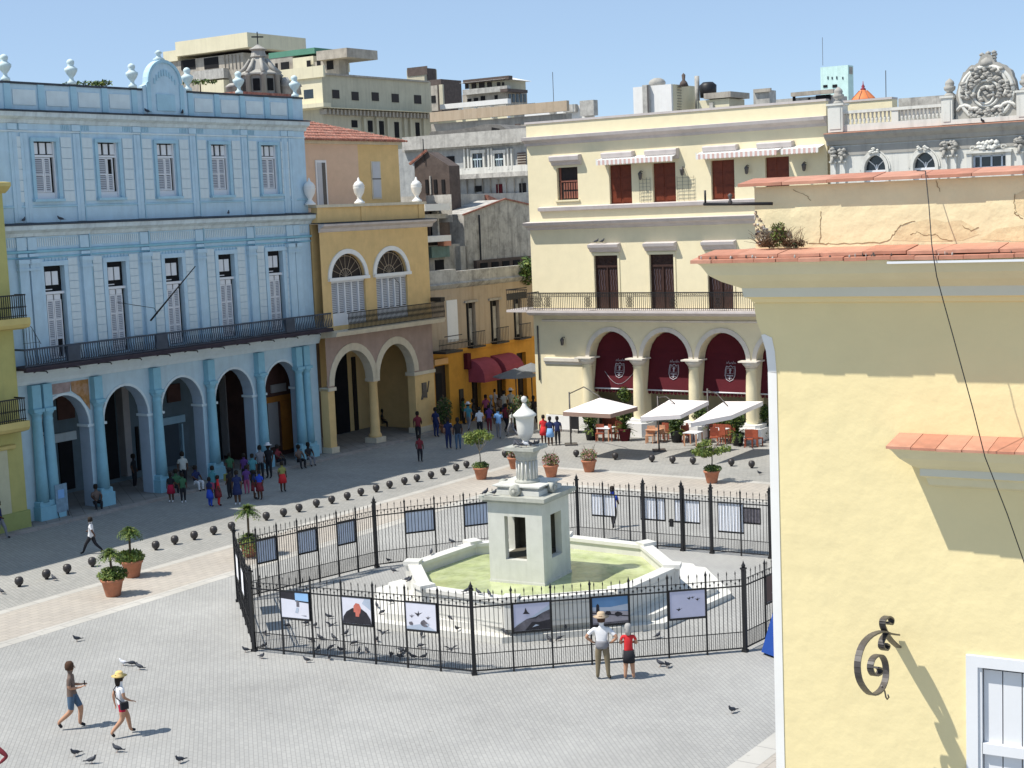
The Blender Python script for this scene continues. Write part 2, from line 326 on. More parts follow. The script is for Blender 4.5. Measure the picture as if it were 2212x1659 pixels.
# ------------------------------------------------------------------ ground
def sheet(name, pts, z, m, label=None):
    mb = MB(); mb.v = [(p[0], p[1], z) for p in pts]; mb.f = [tuple(range(len(pts)))]; mb.m = [0]; mb.sm = [False]
    o = mb.build(name, m); tag(o, kind='structure'); return o
pav_in = paving('grey diagonal pavers', (0.375, 0.37, 0.352), (0.34, 0.336, 0.322), (0.265, 0.26, 0.25), radians(90-10.5), 0.26, 0.115, 0.010)
pav_out = paving('grey straight pavers', (0.36, 0.35, 0.325), (0.31, 0.305, 0.285), (0.24, 0.235, 0.22), radians(90-34.5)+pi, 0.30, 0.15, 0.012)
pav_band = paving('rosy cream pavers', (0.46, 0.415, 0.36), (0.42, 0.38, 0.335), (0.31, 0.285, 0.25), -radians(90-34.5), 0.45, 0.30, 0.014)
kerb_m = paving('pale kerb stone', (0.50, 0.48, 0.44), (0.46, 0.44, 0.40), (0.34, 0.32, 0.3), -radians(90-34.5), 1.1, 1.2, 0.02)
side_m = paving('worn sidewalk stone', (0.30, 0.29, 0.27), (0.25, 0.24, 0.23), (0.17, 0.16, 0.15), -radians(90-34.5), 0.9, 0.6, 0.02)
sheet('ground', [(-1500, -300), (1500, -300), (1500, 2600), (-1500, 2600)], -0.004, pav_out)
# axes of the square: a = along blue facade, n = away from it; square corner at blue n 12, cream n 11.3
def bw(n, s): return FB.w(s, n)
def ysolve(nb, ny):
    """point at distance nb from the blue wall line and ny from the cream one"""
    A = FB.N; B = FY.N; ra = nb + A.dot(FB.O); rb = ny + B.dot(FY.O); det = A.x*B.y-A.y*B.x
    return Vector(((ra*B.y-A.y*rb)/det, (A.x*rb-ra*B.x)/det, 0))
def ring(name, d0, d1, z, m, right=(44.5, 41.1)):
    """one straight leg of the band per object: along blue side, along cream side, along right side"""
    r0, r1 = right
    sheet(name, [ysolve(d0[0], 60), ysolve(d0[0], d0[1]), ysolve(d1[0], d1[1]), ysolve(d1[0], 60)], z, m)
    sheet(name, [ysolve(d0[0], d0[1]), ysolve(r0, d0[1]), ysolve(r1, d1[1]), ysolve(d1[0], d1[1])], z, m)
    sheet(name, [ysolve(r0, d0[1]), ysolve(r0, 60), ysolve(r1, 60), ysolve(r1, d1[1])], z, m)
ring('paved_band', (12.0, 11.2), (15.4, 15.0), 0.000, pav_band, (44.5, 41.1))
ring('kerb_strip', (11.75, 10.95), (12.2, 11.4), 0.004, kerb_m, (44.75, 44.3))
ring('kerb_strip', (15.2, 14.8), (15.8, 15.4), 0.004, kerb_m, (41.3, 40.7))
sheet('plaza_paving', [ysolve(15.8, 60), ysolve(15.8, 15.4), ysolve(40.7, 15.4), ysolve(40.7, 60)], 0.000, pav_in)
# sidewalk under the arcades: a real step
mb = MB(); mb.box(-42, 10.2, -6, 1.1, -0.02, 0.13); o = mb.build('sidewalk', side_m, None, FB.O, FB.rz); tag(o, kind='structure')
mb = MB()
for k in range(44): mb.box(-42+k*1.2+.01, -42+(k+1)*1.2-.01, 1.1, 1.38, -0.02, 0.12+0.004*(k % 3))
o = mb.build('kerb', mat('kerb edge', (0.34, 0.31, 0.29), var=0.2, scale=2), None, FB.O, FB.rz); tag(o, kind='structure')
mb = MB(); mb.box(-5.4, 26, -6, 0.35, -0.02, 0.10); o = mb.build('sidewalk', side_m, None, FY.O, FY.rz); tag(o, kind='structure')

# ------------------------------------------------------------------ blue palace
BAY = 3.66; BC = [-2.75-BAY*k for k in range(5)]        # bay centres, right to left
X0, X1 = -20.4, 0.15
blue = fthing(FB, 'blue_palace', 'long sky blue arcaded palace in shade with urns on its parapet', 'building')
holes = [(c-.62, c+.62, 14.63, 17.22, 0) for c in BC]+[(c-.58, c+.58, 7.3, 11.6, 0) for c in BC]
mb = MB(); wall(mb, X0, X1, 6.3, 18.25, holes, 0, 0.35); mb.build('wall', [M['blue']], blue)
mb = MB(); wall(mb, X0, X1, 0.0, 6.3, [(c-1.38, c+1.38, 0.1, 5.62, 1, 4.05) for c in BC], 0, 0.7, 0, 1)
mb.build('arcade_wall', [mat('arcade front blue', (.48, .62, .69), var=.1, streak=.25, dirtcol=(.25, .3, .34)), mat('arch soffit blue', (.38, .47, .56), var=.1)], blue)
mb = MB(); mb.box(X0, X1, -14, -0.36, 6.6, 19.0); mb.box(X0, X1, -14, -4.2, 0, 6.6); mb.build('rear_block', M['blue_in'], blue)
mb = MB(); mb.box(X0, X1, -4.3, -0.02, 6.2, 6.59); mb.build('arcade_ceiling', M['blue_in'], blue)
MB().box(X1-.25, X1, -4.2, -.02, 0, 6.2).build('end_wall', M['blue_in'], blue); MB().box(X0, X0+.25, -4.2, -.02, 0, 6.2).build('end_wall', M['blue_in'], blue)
# stone courses and mouldings
def molding(parent, name, m, x0, x1, prof): return MB().prism(prof, x0, x1, 0, 'x').build(name, m, parent)
molding(blue, 'upper_cornice', M['blue_trim'], X0-.1, X1+.12, [(0, 18.0), (.06, 18.02), (.10, 18.18), (.34, 18.30), (.38, 18.50), (0.0, 18.54)])
molding(blue, 'cornice_top', M['moss'], X0-.1, X1+.14, [(.0, 18.545), (.42, 18.51), (.42, 18.56), (.0, 18.62)])
molding(blue, 'middle_cornice', M['blue_trim'], X0-.1, X1+.25, [(0, 12.95), (.08, 12.97), (.14, 13.12), (.42, 13.26), (.46, 13.46), (0.0, 13.5)])
molding(blue, 'cornice_top', M['moss'], X0-.1, X1+.27, [(.0, 13.505), (.50, 13.47), (.50, 13.51), (.0, 13.58)])
molding(blue, 'string_course', M['blue_pale'], X0, X1+.02, [(0, 17.62), (.05, 17.63), (.05, 17.70), (0, 17.71)])
molding(blue, 'string_course', M['blue_deep'], X0, X1+.05, [(0, 12.22), (.10, 12.24), (.12, 12.34), (0, 12.36)])
molding(blue, 'string_course', M['blue_deep'], X0, X1+.03, [(0, 11.98), (.06, 11.99), (.06, 12.05), (0, 12.06)])
molding(blue, 'base_course', M['blue_mid'], X0, X1+.02, [(0, 14.26), (.05, 14.27), (.05, 14.34), (0, 14.35)])
molding(blue, 'frieze_band', M['blue_pale'], X0-.03, X1+.1, [(0, 6.32), (.16, 6.34), (.22, 6.5), (.40, 6.75), (.44, 7.05), (0, 7.08)])
# parapet
par = MB(); par.box(X0, X1-.05, -.35, .04, 18.62, 19.74); par.build('parapet', M['blue'], blue)
MB().box(X0-.03, X1, -.38, .09, 19.74, 19.84).build('parapet_coping', M['moss'], blue)
edges = sorted([c+BAY/2 for c in BC]+[BC[-1]-BAY/2])
mb = MB().box(-.17, .17, .042, .10, 18.62, 19.74)
me = mb.mesh('parapet_pier', M['blue_mid'])
for c in edges+[c for c in BC if abs(c-BC[2]) > .1]: inst('parapet_pier', me, blue, (min(c, X1-.25), 0, 0))
mb = MB(); mb.box(-.62, .62, .042, .075, 18.82, 19.5); me = mb.mesh('parapet_panel', M['blue_pale'])
for c in BC:
    for d in (-.92, .92):
        if abs(c-BC[2]) > .1: inst('parapet_panel', me, blue, (c+d, 0, 0))
# curved pediment in the middle of the parapet
pc = -9.95
pts = [(pc-1.42, 18.63), (pc-1.42, 19.95), (pc-1.15, 20.05)]+[(pc-1.12*cos(pi*k/14), 20.15+1.12*sin(pi*k/14)) for k in range(15)]+[(pc+1.15, 20.05), (pc+1.42, 19.95), (pc+1.42, 18.63)]
MB().prism(pts, -.2, .12).build('pediment', M['blue'], blue)
mb = MB(); arch_ring(mb, pc, .98, .98, 20.15, .14, .12, .20); mb.box(pc-1.2, pc-.95, .122, .18, 18.7, 20.1); mb.box(pc+.95, pc+1.2, .122, .18, 18.7, 20.1); mb.box(pc-.6, pc+.6, .122, .17, 18.8, 19.6)
for k in range(9): mb.box(pc-.7+k*.17, pc-.6+k*.17, .122, .16, 20.0+.5*sin(pi*(k+.5)/9), 20.25+.55*sin(pi*(k+.5)/9))
mb.build('pediment_relief', M['blue_mid'], blue)
MB().lathe([(.0, 0), (.22, .02), (.3, .12), (.12, .22), (.1, .35), (.2, .42), (.05, .55)], (pc-.05, .1, 21.2), 10).build('pediment_finial', M['urn_blue'], blue)
ume = MB().lathe(URN, seg=14).mesh('urn', M['urn_blue'])
for c in sorted([-19.2, -15.55, -11.9, -8.3, -4.7, -.42]): inst('urn', ume, blue, (c, -.02, 19.84))
# rusticated blocks beside every window
bt = MB().box(-.30, .30, .002, .05, .012, .478).mesh('block', M['blue_pale'])
bt2 = MB().box(-.27, .27, .002, .05, .012, .348).mesh('block', M['blue_pale'])
for c in BC:
    for sx in (-1, 1):
        for k in range(6): inst('block', bt, blue, (c+sx*1.22, 0, 14.5+.49*k))
        for k in range(13): inst('block', bt2, blue, (c+sx*1.10, 0, 7.25+.36*k))
# pilasters
fl = MB(); fl.box(-.2, .2, 0, .06, 13.6, 17.6); fl.box(-.03, .03, .061, .075, 13.6, 17.6); fl.box(-.24, .24, 0, .08, 17.72, 18.0)
fme = fl.mesh('pilaster', M['blue'])
gl = MB(); gl.box(-.25, .25, 0, .16, 7.2, 11.45); gl.box(-.31, .31, 0, .22, 11.45, 11.55); gl.box(-.27, .27, 0, .18, 11.55, 11.75); gl.box(-.33, .33, 0, .26, 11.75, 11.95); gl.box(-.25, .25, 0, .14, 12.06, 12.2); gl.box(-.25, .25, 0, .10, 12.36, 12.93)
gme = gl.mesh('pilaster', M['blue'])
dl = MB().box(-.035, .035, .0, .10, 0, 1).mesh('drain_pipe', M['blue_mid'])
for i, c in enumerate(edges):
    cc = [c] if 0 < i < 5 else ([c+.12, c+.72] if i == 0 else [c-.62, c-.08])
    for q in cc:
        inst('pilaster', fme, blue, (q, 0, 0)); inst('pilaster', gme, blue, (q, 0, 0))
    if 0 < i < 5: inst('drain_pipe', dl, blue, (c+.33, 0, 7.1), 0, (1, 1, 5.9)); inst('drain_pipe', dl, blue, (c+.26, 0, 13.6), 0, (.8, .7, 4.3))
# fluted friezes
mb = MB()
x = X0+.1
while x < X1-.1: mb.box(x, x+.06, 0, .035, 12.5, 12.88); x += .125
mb.build('frieze_flutes', M['blue_pale'], blue)
for c in BC:
    mb = MB()
    for k in range(9): mb.box(c-.86+k*.2, c-.80+k*.2, 0, .03, 11.76, 11.95)
    for d in (-1.25, 1.25):
        for k in range(5): mb.box(c+d-.22+k*.1, c+d-.17+k*.1, 0, .03, 17.75, 17.98)
    mb.build('fluting', M['blue_mid'], blue)
# windows
def surround(c, x, z0, z1, w_=.2, n=.09, sill=True):
    mb = MB(); mb.box(c-x-w_, c-x, 0, n, z0, z1); mb.box(c+x, c+x+w_, 0, n, z0, z1); mb.box(c-x-w_, c+x+w_, 0, n+.03, z1, z1+w_)
    if sill: mb.box(c-x-w_-.05, c+x+w_+.05, 0, n+.12, z0-.12, z0)
    return mb
for c in BC:
    surround(c, .62, 14.63, 17.22, .17).build('window_surround', M['blue_mid'], blue)
    surround(c, .58, 7.3, 11.6, .22, .07, False).build('window_surround', M['blue'], blue)
def slats(mb, x0, x1, z0, z1, n, step=.07, mi=1):
    z = z0+.01
    while z < z1-.03: mb.prism([(n-.02, z), (n+.012, z-.0), (n-.01, z+step*.75)], x0, x1, mi, 'x'); z += step
def leaf(x0, x1, z0, z1, rows, openings=()):
    mb = MB(); f = .055; mb.box(x0, x0+f, -.16, -.10, z0, z1); mb.box(x1-f, x1, -.16, -.10, z0, z1)
    for k in range(rows+1):
        z = z0+(z1-z0-f)*k/rows; mb.box(x0+f, x1-f, -.16, -.10, z, z+f)
    for k in range(rows):
        za = z0+(z1-z0-f)*k/rows+f; zb = z0+(z1-z0-f)*(k+1)/rows
        if k in openings: mb.box(x0+f, x1-f, -.20, -.17, za, zb, 2)
        else: slats(mb, x0+f, x1-f, za, zb, -.12, .085)
    return mb
L3 = [M['white'], M['louvre'], M['dark']]
random.seed(3)
wA = []
for i, c in enumerate(BC):
    wn = MB(); wn.box(-.62, .62, -.26, -.20, 14.63, 17.22, 0)
    wo = wn.build('window', [M['dark']], blue, (c, 0, 0))
    fr_ = MB(); fr_.box(-.62, -.54, -.2, -.08, 14.63, 17.22); fr_.box(.54, .62, -.2, -.08, 14.63, 17.22); fr_.box(-.54, .54, -.2, -.08, 16.52, 16.62)
    for k, q in enumerate((-.40, 0.0, .40)):
        if k != 1 or i % 2: fr_.box(q-.13, q+.13, -.18, -.12, 16.66, 17.16)
        else: fr_.box(q-.15, q+.15, -.18, -.12, 16.66, 17.16)
    fr_.box(-.54, .54, -.18, -.13, 14.63, 14.92)
    fr_.build('window_frame', M['white'], wo)
    leaf(-.53, -.02, 14.93, 16.5, 2, () if i in (0, 4) else ()).build('shutter', L3, wo)
    wq = random.choice((.36, .44, .50, .38)); leaf(.00, wq, 14.93, 16.5, 2, (1,) if i == 3 else ()).build('shutter', L3, wo)
    # tall first floor window
    wn = MB(); wn.box(-.58, .58, -.30, -.24, 7.3, 11.6)
    wo = wn.build('window', [M['dark']], blue, (c, 0, 0))
    fr_ = MB(); fr_.box(-.58, .58, -.22, -.06, 10.30, 10.42); fr_.box(-.37, -.06, -.2, -.14, 10.72, 11.34); fr_.box(.02, .34, -.2, -.14, 10.72, 11.34)
    fr_.box(-.52, -.02, -.2, -.15, 10.5, 10.54); fr_.box(-.40, -.06, -.2, -.1, 10.05, 10.28); fr_.box(.02, .36, -.2, -.1, 10.05, 10.28)
    fr_.build('window_frame', M['white'], wo)
    leaf(-.42, -.04, 7.35, 10.04, 3).build('shutter', L3, wo)
    wq = random.choice((.34, .40, .37)); leaf(-.01, wq, 7.35, 10.04, 3, (0,) if i == 4 else ()).build('shutter', L3, wo)
# ground floor columns with capitals and plinths
cl = MB(); cl.prism([(-.34, .13), (.34, .13), (.34, .95), (.29, 1.0), (-.29, 1.0), (-.34, .95)], 0, .42)
cl.box(-.40, .40, 0, .50, .13, .75); cl.prism([(-.40, 0), (.40, 0), (.40, .50), (-.40, .50)], .75, .76, 0, 'z')
for k in range(8):
    pass
b = len(cl.v)
cl.lathe([(.29, 0), (.26, 1.2), (.22, 3.7), (.24, 3.75), (.21, 3.8), (.22, 3.95), (.29, 4.05), (.29, 4.12)], (0, -.20, .95), 12)
cl.box(-.29, .29, 0, .46, 5.07, 5.22); cl.box(-.24, .24, 0, .34, 5.22, 6.3)
cme = cl.mesh('column', M['blue_deep'])
for i, c in enumerate(edges):
    for q in ([c] if 0 < i < 5 else ([c+.12, c+.74] if i == 0 else [c-.70, c-.08])): inst('column', cme, blue, (q, 0, 0))
im = MB().box(-.30, .30, -.72, .07, 3.96, 4.08).mesh('impost', M['blue_pale'])
for c in BC:
    for d in (-1.56, 1.56): inst('impost', im, blue, (c+d, 0, 0))
    mb = MB(); arch_ring(mb, c, 1.38, 1.57, 4.05, .12, 0, .04); mb.build('arch_moulding', M['blue_pale'], blue)
pm = MB().box(-.32, .32, -.74, .0, 0.0, .9).mesh('pier_base', M['blue_deep'])
# worn mural on the spandrels of the leftmost arch
mb = MB(); mb.prism([(BC[4]-1.55, 5.0), (BC[4]-1.1, 5.25), (BC[4]-.6, 5.72), (BC[4]+.4, 5.75), (BC[4]+.5, 6.2), (BC[4]-1.55, 6.2)], .001, .03)
mb.build('mural', M['mosaic2'], blue)
mb = MB(); mb.prism([(BC[4]+.5, 5.76), (BC[4]+1.0, 5.42), (BC[4]+1.5, 4.75), (BC[4]+1.5, 6.2), (BC[4]+.5, 6.2)], .001, .035); mb.prism([(BC[4]-1.55, 4.7), (BC[4]-1.3, 4.95), (BC[4]-.95, 5.3), (BC[4]-1.1, 5.8), (BC[4]-1.5, 5.5)], .031, .04)
mb.build('mural', M['mosaic'], blue)
# doors and openings of the arcade back wall
def pxbox(par, name, m, x0, y0, x1, y1, fr, n0, n1):
    a = fr.px(x0, y0, n1); b = fr.px(x1, y1, n1); c = fr.px(x0, y1, n1)
    return MB().box(a[0], b[0], n0, n1, (b[1]+c[1])/2, a[1]).build(name, m, par)
k6 = lambda x0, y0, x1, y1: (x0*.2777, 777.7+y0*.2777, x1*.2777, 777.7+y1*.2777)
k7 = lambda x0, y0, x1, y1: (345.6+x0*.2777, 748.9+y0*.2777, 345.6+x1*.2777, 748.9+y1*.2777)
brownp = mat('dim brown panel', (.10, .05, .04), var=.3); slate = mat('slate door', (.06, .08, .10)); odoor = mat('orange brown door', (.42, .16, .03), var=.2); dpale = mat('dim pale panel', (.34, .32, .31), var=.1)
for nm, m_, r_, n1 in (('doorway', M['dark'], k6(455, 625, 590, 1010), -4.12), ('window', brownp, k6(440, 270, 588, 460), -4.12), ('lintel', M['blue_pale'], k6(320, 598, 600, 640), -4.05), ('wall_panel', M['blue_mid'], k6(340, 650, 450, 1000), -4.15),
        ('doorway', M['dark'], k6(790, 150, 935, 930), -4.12), ('inner_column', dpale, k6(940, 150, 1045, 905), -3.7), ('door', M['dark'], k6(1056, 520, 1100, 860), -4.1),
        ('picture', brownp, k7(55, 300, 165, 430), -4.1), ('door', slate, k7(30, 600, 165, 925), -4.1), ('door_surround', M['blue_mid'], k7(15, 560, 200, 600), -4.05), ('door_jamb', M['blue_mid'], k7(167, 600, 200, 920), -4.05),
        ('doorway', M['dark'], k7(420, 200, 492, 900), -4.1), ('inner_column', dpale, k7(500, 220, 572, 850), -3.7)):
    o = pxbox(blue, nm, m_, *r_, FB, -4.25, n1)
MB().box(-3.3, X1-.26, -4.2, -1.85, .13, 6.2).build('shop_wall', brownp, blue)
for nm, m_, r_, n1 in (
        ('shop_front', brownp, k7(810, 170, 1040, 420), -1.83), ('door', odoor, k7(938, 425, 1045, 800), -1.80), ('door_panel', dpale, k7(838, 440, 936, 780), -1.81), ('shop_sign', dpale, k7(865, 300, 985, 352), -1.75), ('shop_lintel', odoor, k7(815, 400, 1045, 424), -1.78)):
    o = pxbox(blue, nm, m_, *r_, FB, -1.9, n1)
# balcony with balusters
mb = MB(); mb.box(X0+.1, X1+.05, .0, 1.3, 7.09, 7.22); mb.box(X0+.1, X1+.05, 1.1, 1.34, 7.02, 7.09); mb.build('balcony_slab', M['slab_dark'], blue)
mb = MB(); mb.box(X0+.1, X1, 1.18, 1.26, 7.98, 8.06); mb.box(X0+.1, X1, 1.19, 1.25, 7.27, 7.31); mb.box(X0+.1, X0+.18, 0, 1.2, 7.98, 8.06); mb.build('balcony_rail', M['rail_blue'], blue)
bal = MB().tube([(0, -1.22, 7.3), (0, -1.27, 7.42), (0, -1.25, 7.6), (0, -1.21, 7.8), (0, -1.22, 7.98)], [.03, .035, .03, .02, .025], 4).mesh('baluster', M['rail_blue'])
x = X0+.16
while x < X1: inst('baluster', bal, blue, (x, 0, 0)); x += .135
bk = MB().tube([(0, 0, 6.75), (0, -.6, 6.95), (0, -1.3, 6.98), (0, -1.36, 6.9)], .03, 4); bk.box(-.03, .03, .3, .36, 6.7, 6.9)
bkm = bk.mesh('bracket', M['iron'])
for c in edges+BC: inst('bracket', bkm, blue, (min(c, X1-.1), 0, 0))
mb = MB()
for c in (-17.6, -12.3, -3.2): mb.box(c-.35, c+.35, 1.15, 1.30, 7.3, 8.0)
mb.build('balcony_ornament', M['rail_blue'], blue)
# fan grille at the left end of the balcony
mb = MB()
for k in range(6): mb.tube([(X0+.25+k*.16, -1.1, 8.06), (X0+.25+k*.16, -1.1, 9.2-.16*k*k*.22)], .012, 4)
mb.tube([(X0+.2, -1.1, 9.3), (X0+.7, -1.1, 9.0), (X0+1.15, -1.1, 8.2)], .015, 4); mb.tube([(X0+.2, -1.1, 8.3), (X0+1.1, -1.1, 8.3)], .012, 4)
mb.build('end_grille', M['iron'], blue)
# flag pole leaning out over the balcony
fp = thing('flag_pole', 'bare dark flag pole slanting out above the balcony of the blue palace', 'flag pole', FB.O, FB.rz)
a = FB.px(325, 693, 1.3); b2 = FB.px(422, 575, 3.2)
MB().tube([(a[0], -1.3, a[1]), (b2[0], -3.2, b2[1])], [.05, .025], 6).build('pole', M['iron'], fp)
MB().tube([(a[0]-.9, -.1, a[1]+.95), (a[0]+.15, -1.45, a[1]+.6), (a[0]+.3, -1.5, a[1]+.3)], .018, 4).build('stay', M['iron'], fp)

# ------------------------------------------------------------------ green yellow building at the far left
LW = fthing(FB, 'olive_yellow_house', 'olive yellow house at the left edge with two iron balconies', 'building')
gy = mat('olive yellow plaster', (0.46, 0.43, 0.16), var=.1, streak=.2, dirtcol=(.25, .23, .12)); gyt = mat('yellow ledge plaster', (0.56, 0.46, 0.18), var=.1)
MB().box(-34, -20.45, -12, .8, .9, 15.0).build('wall', gy, LW)
MB().box(-34, -20.4, -12, .95, .0, .9).build('plinth', mat('olive plinth', (.33, .36, .13), var=.1), LW)
MB().prism([(.8, 14.9), (1.0, 15.0), (1.25, 15.2), (1.25, 15.36), (.8, 15.4)], -34, -20.3, 0, 'x').build('cornice', gyt, LW)
for z0, e, rh in ((9.05, -20.1, .95), (4.55, -20.55, .95)):
    MB().prism([(.8, z0), (1.1, z0-.1), (1.5, z0), (1.6, z0+.15), (1.6, z0+.42), (.8, z0+.42)], -34, e, 0, 'x').build('balcony_slab', gyt, LW)
    mb = MB(); mb.box(-30, e-.1, 1.46, 1.52, z0+.44+rh, z0+.5+rh); mb.box(-30, e-.1, 1.46, 1.52, z0+.5, z0+.54); mb.box(e-.14, e-.1, .8, 1.5, z0+.44+rh, z0+.5+rh)
    mb.build('balcony_rail', M['iron'], LW)
    bm_ = MB().box(-.012, .012, 1.47, 1.51, z0+.42, z0+.46+rh); bm_.tube([(-.05, -1.49, z0+.9), (0, -1.49, z0+.98), (.05, -1.49, z0+.9), (0, -1.49, z0+.82), (-.05, -1.49, z0+.9)], .012, 4)
    bmm = bm_.mesh('baluster', M['iron'])
    for k in range(22): inst('baluster', bmm, LW, (e-.14-.11*k, 0, 0))
MB().box(-34, -21.3, .8, .86, .9, 3.9).build('pilaster', mat('pale olive pilaster', (.52, .50, .34), var=.1), LW)
MB().prism([(.8, 3.7), (.95, 3.75), (.98, 3.9), (.8, 3.95)], -34, -20.9, 0, 'x').build('impost', gyt, LW)
MB().box(-22.6, -21.4, .802, .82, 10.0, 13.0).build('window', M['dark'], LW)

# ------------------------------------------------------------------ ochre house with two big arches
OH = fthing(FB, 'ochre_arcade_house', 'narrow ochre house with two arched windows above two tall arches', 'building')
OX0, OX1 = .25, 10.05
mb = MB(); wall(mb, OX0, OX1, 6.95, 12.55, [(1.02, 3.98, 7.2, 11.2, 1, 9.85), (4.95, 7.85, 7.2, 11.22, 1, 9.85)], .6, .25); mb.build('wall', M['ochre'], OH)
A3 = (2.5, 1.78); A4 = (6.45, 1.62)
hs = [(A3[0]-1.7, A3[0]+1.72, .1, 5.72, 1, 3.9), (A4[0]-1.65, A4[0]+1.65, .1, 5.72, 1, 3.9)]
mb = MB(); wall(mb, OX0, OX1-.02, 3.75, 6.6, [(h[0], h[1], 3.75, h[3], 1, h[5]) for h in hs], .6, .55, 0, 1); mb.build('spandrel_wall', [M['mauve'], M['cream_trim']], OH)
MB().box(OX0, .78, .05, .6, .12, 3.75).build('pier', M['ochre'], OH); MB().box(8.12, OX1-.02, .05, .6, .12, 3.75).build('pier', M['ochre'], OH)
mb = MB(); mb.box(OX0-.05, .84, 0, .72, .1, .45); mb.box(8.05, OX1+.03, 0, .72, .1, .45); mb.build('pier_base', M['cream_trim'], OH)
mb = MB(); mb.box(OX0, .9, -.02, .68, 3.62, 3.82); mb.box(8.0, OX1+.05, -.02, .68, 3.62, 3.82); mb.build('impost', M['cream_trim'], OH)
for cx_, a_w in ((2.51, 1.71), (6.45, 1.65)):
    mb = MB(); arch_ring(mb, cx_, a_w, 1.82, 3.9, .42, .6, .64); mb.build('archivolt', M['cream_trim'], OH)
cl = MB().lathe([(.36, 0), (.40, .12), (.36, .2), (.30, .28), (.26, 3.2), (.30, 3.25), (.30, 3.35)], (4.5, -.32, .42), 14); cl.build('column', M['ochre'], OH)
mb = MB(); mb.box(4.05, 4.95, -.1, .75, .12, .44); mb.box(4.2, 4.8, 0, .64, 3.72, 3.9); mb.build('column_base', M['cream_trim'], OH)
MB().box(OX0, OX1-.02, -12, -.0, 6.5, 12.9).build('rear_block', M['ochre'], OH)
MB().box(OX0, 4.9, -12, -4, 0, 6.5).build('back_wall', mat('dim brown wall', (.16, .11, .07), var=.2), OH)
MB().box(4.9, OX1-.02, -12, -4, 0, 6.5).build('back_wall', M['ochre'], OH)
MB().box(OX1-.3, OX1-.02, -4, .05, 0, 6.5).build('end_wall', M['ochre'], OH)
k8 = lambda x0, y0, x1, y1: (633.6+x0*.2257, 489.6+y0*.2257, 633.6+x1*.2257, 489.6+y1*.2257)
for nm, m_, r_, n1 in (('doorway', M['dark'], k8(385, 1180, 560, 2150), -3.9), ('doorway', M['dark_door'], k8(562, 1250, 640, 2100), -3.9), ('inner_window', M['louvre'], k8(845, 1170, 965, 1330), -3.95), ('window_sill', M['cream_trim'], k8(850, 1335, 995, 1360), -3.6), ('inner_door', dpale, k8(820, 1500, 900, 1990), -3.95), ('inner_door_gap', brownp, k8(900, 1500, 945, 1985), -3.94)):
    pxbox(OH, nm, m_, *r_, FB, -4.02, n1)
MB().prism([(.6, 12.45), (.66, 12.5), (.72, 12.65), (1.0, 12.8), (1.02, 12.9), (.6, 12.95)], OX0-.05, OX1+.45, 0, 'x').build('cornice', M['lilac'], OH)
MB().prism([(.0, 12.955), (1.04, 12.905), (1.04, 12.94), (.0, 12.99)], OX0-.05, OX1+.47, 0, 'x').build('cornice_top', M['moss'], OH)
MB().box(OX0, OX1-.05, 0.1, .5, 12.99, 13.82).build('parapet', M['ochre'], OH)
MB().box(OX0-.1, OX1, 0.0, .62, 13.82, 13.98).build('parapet_coping', M['cream_trim'], OH)
mb = MB(); mb.box(-.2, .2, .5, .56, 12.99, 13.82); pme = mb.mesh('parapet_pier', M['ochre'])
UR2 = [(0.30, 0), (.30, .1), (.22, .14), (.10, .3), (.16, .42), (.28, .62), (.32, .85), (.34, .9), (.30, .95), (.34, 1.0), (.22, 1.2), (.08, 1.3), (.06, 1.42), (.0, 1.5)]
u2 = MB().lathe(UR2, seg=14).mesh('urn', mat('bright white urn', (.8, .79, .76), var=.05, streak=.2, dirtcol=(.4, .38, .36)))
for x in (.0, 4.2, 9.55): inst('urn', u2, OH, (x, -.3, 13.98)); inst('parapet_pier', pme, OH, (max(x, OX0+.2), 0, 0))
for c, a_w in ((2.5, 1.48), (6.4, 1.45)):
    mb = MB(); arch_ring(mb, c, a_w, 1.36, 9.85, .26, .6, .68); mb.build('arch_moulding', M['white_wall'], OH)
    mb = MB(); mb.box(c-a_w-.25, c+a_w+.25, .6, .78, 9.72, 9.9); mb.build('impost', M['white_wall'], OH)
    wo = MB().box(c-a_w, c+a_w, .36, .40, 7.2, 11.2).build('window', M['dark_door'], OH)
    mb = MB()
    for k in range(1, 8): mb.bar((c, -.42, 9.9), (c-a_w*.97*cos(pi*k/8), -.42, 9.9+1.32*sin(pi*k/8)), .02)
    for rr in (.35, .9): mb.tube([(c-a_w*rr*cos(pi*k/12), -.42, 9.9+1.32*rr*sin(pi*k/12)) for k in range(13)], .02, 4)
    mb.build('fanlight_tracery', M['beige'], wo)
    mb = MB(); mb.box(c-a_w, c+a_w, .42, .5, 9.6, 9.72); mb.box(c-a_w, c+a_w, .42, .5, 7.2, 7.9); mb.build('window_frame', M['white'], wo)
    for k in range(5):
        x0 = c-a_w+k*2*a_w/5; leafmb = MB(); leafmb.box(x0, x0+.1, .42, .52, 7.9, 9.6); slats(leafmb, x0+.12, x0+2*a_w/5, 7.95, 9.6, .46, .1); leafmb.build('shutter', L3, wo)
mb = MB(); mb.prism([(0, 6.6), (.7, 6.62), (1.5, 6.7), (1.62, 6.95), (0, 6.98)], OX0-.1, OX1+.1, 0, 'x'); mb.build('balcony_slab', M['cream_trim'], OH)
mb = MB(); mb.box(OX0+.9, OX1+.05, 1.52, 1.57, 7.02, 7.06); mb.box(OX0+.9, OX1+.05, 1.52, 1.57, 7.92, 7.97); mb.box(OX1, OX1+.05, .6, 1.55, 7.92, 7.97); mb.build('balcony_rail', M['iron'], OH)
mb = MB().box(-.012, .012, 1.53, 1.56, 7.0, 7.95)
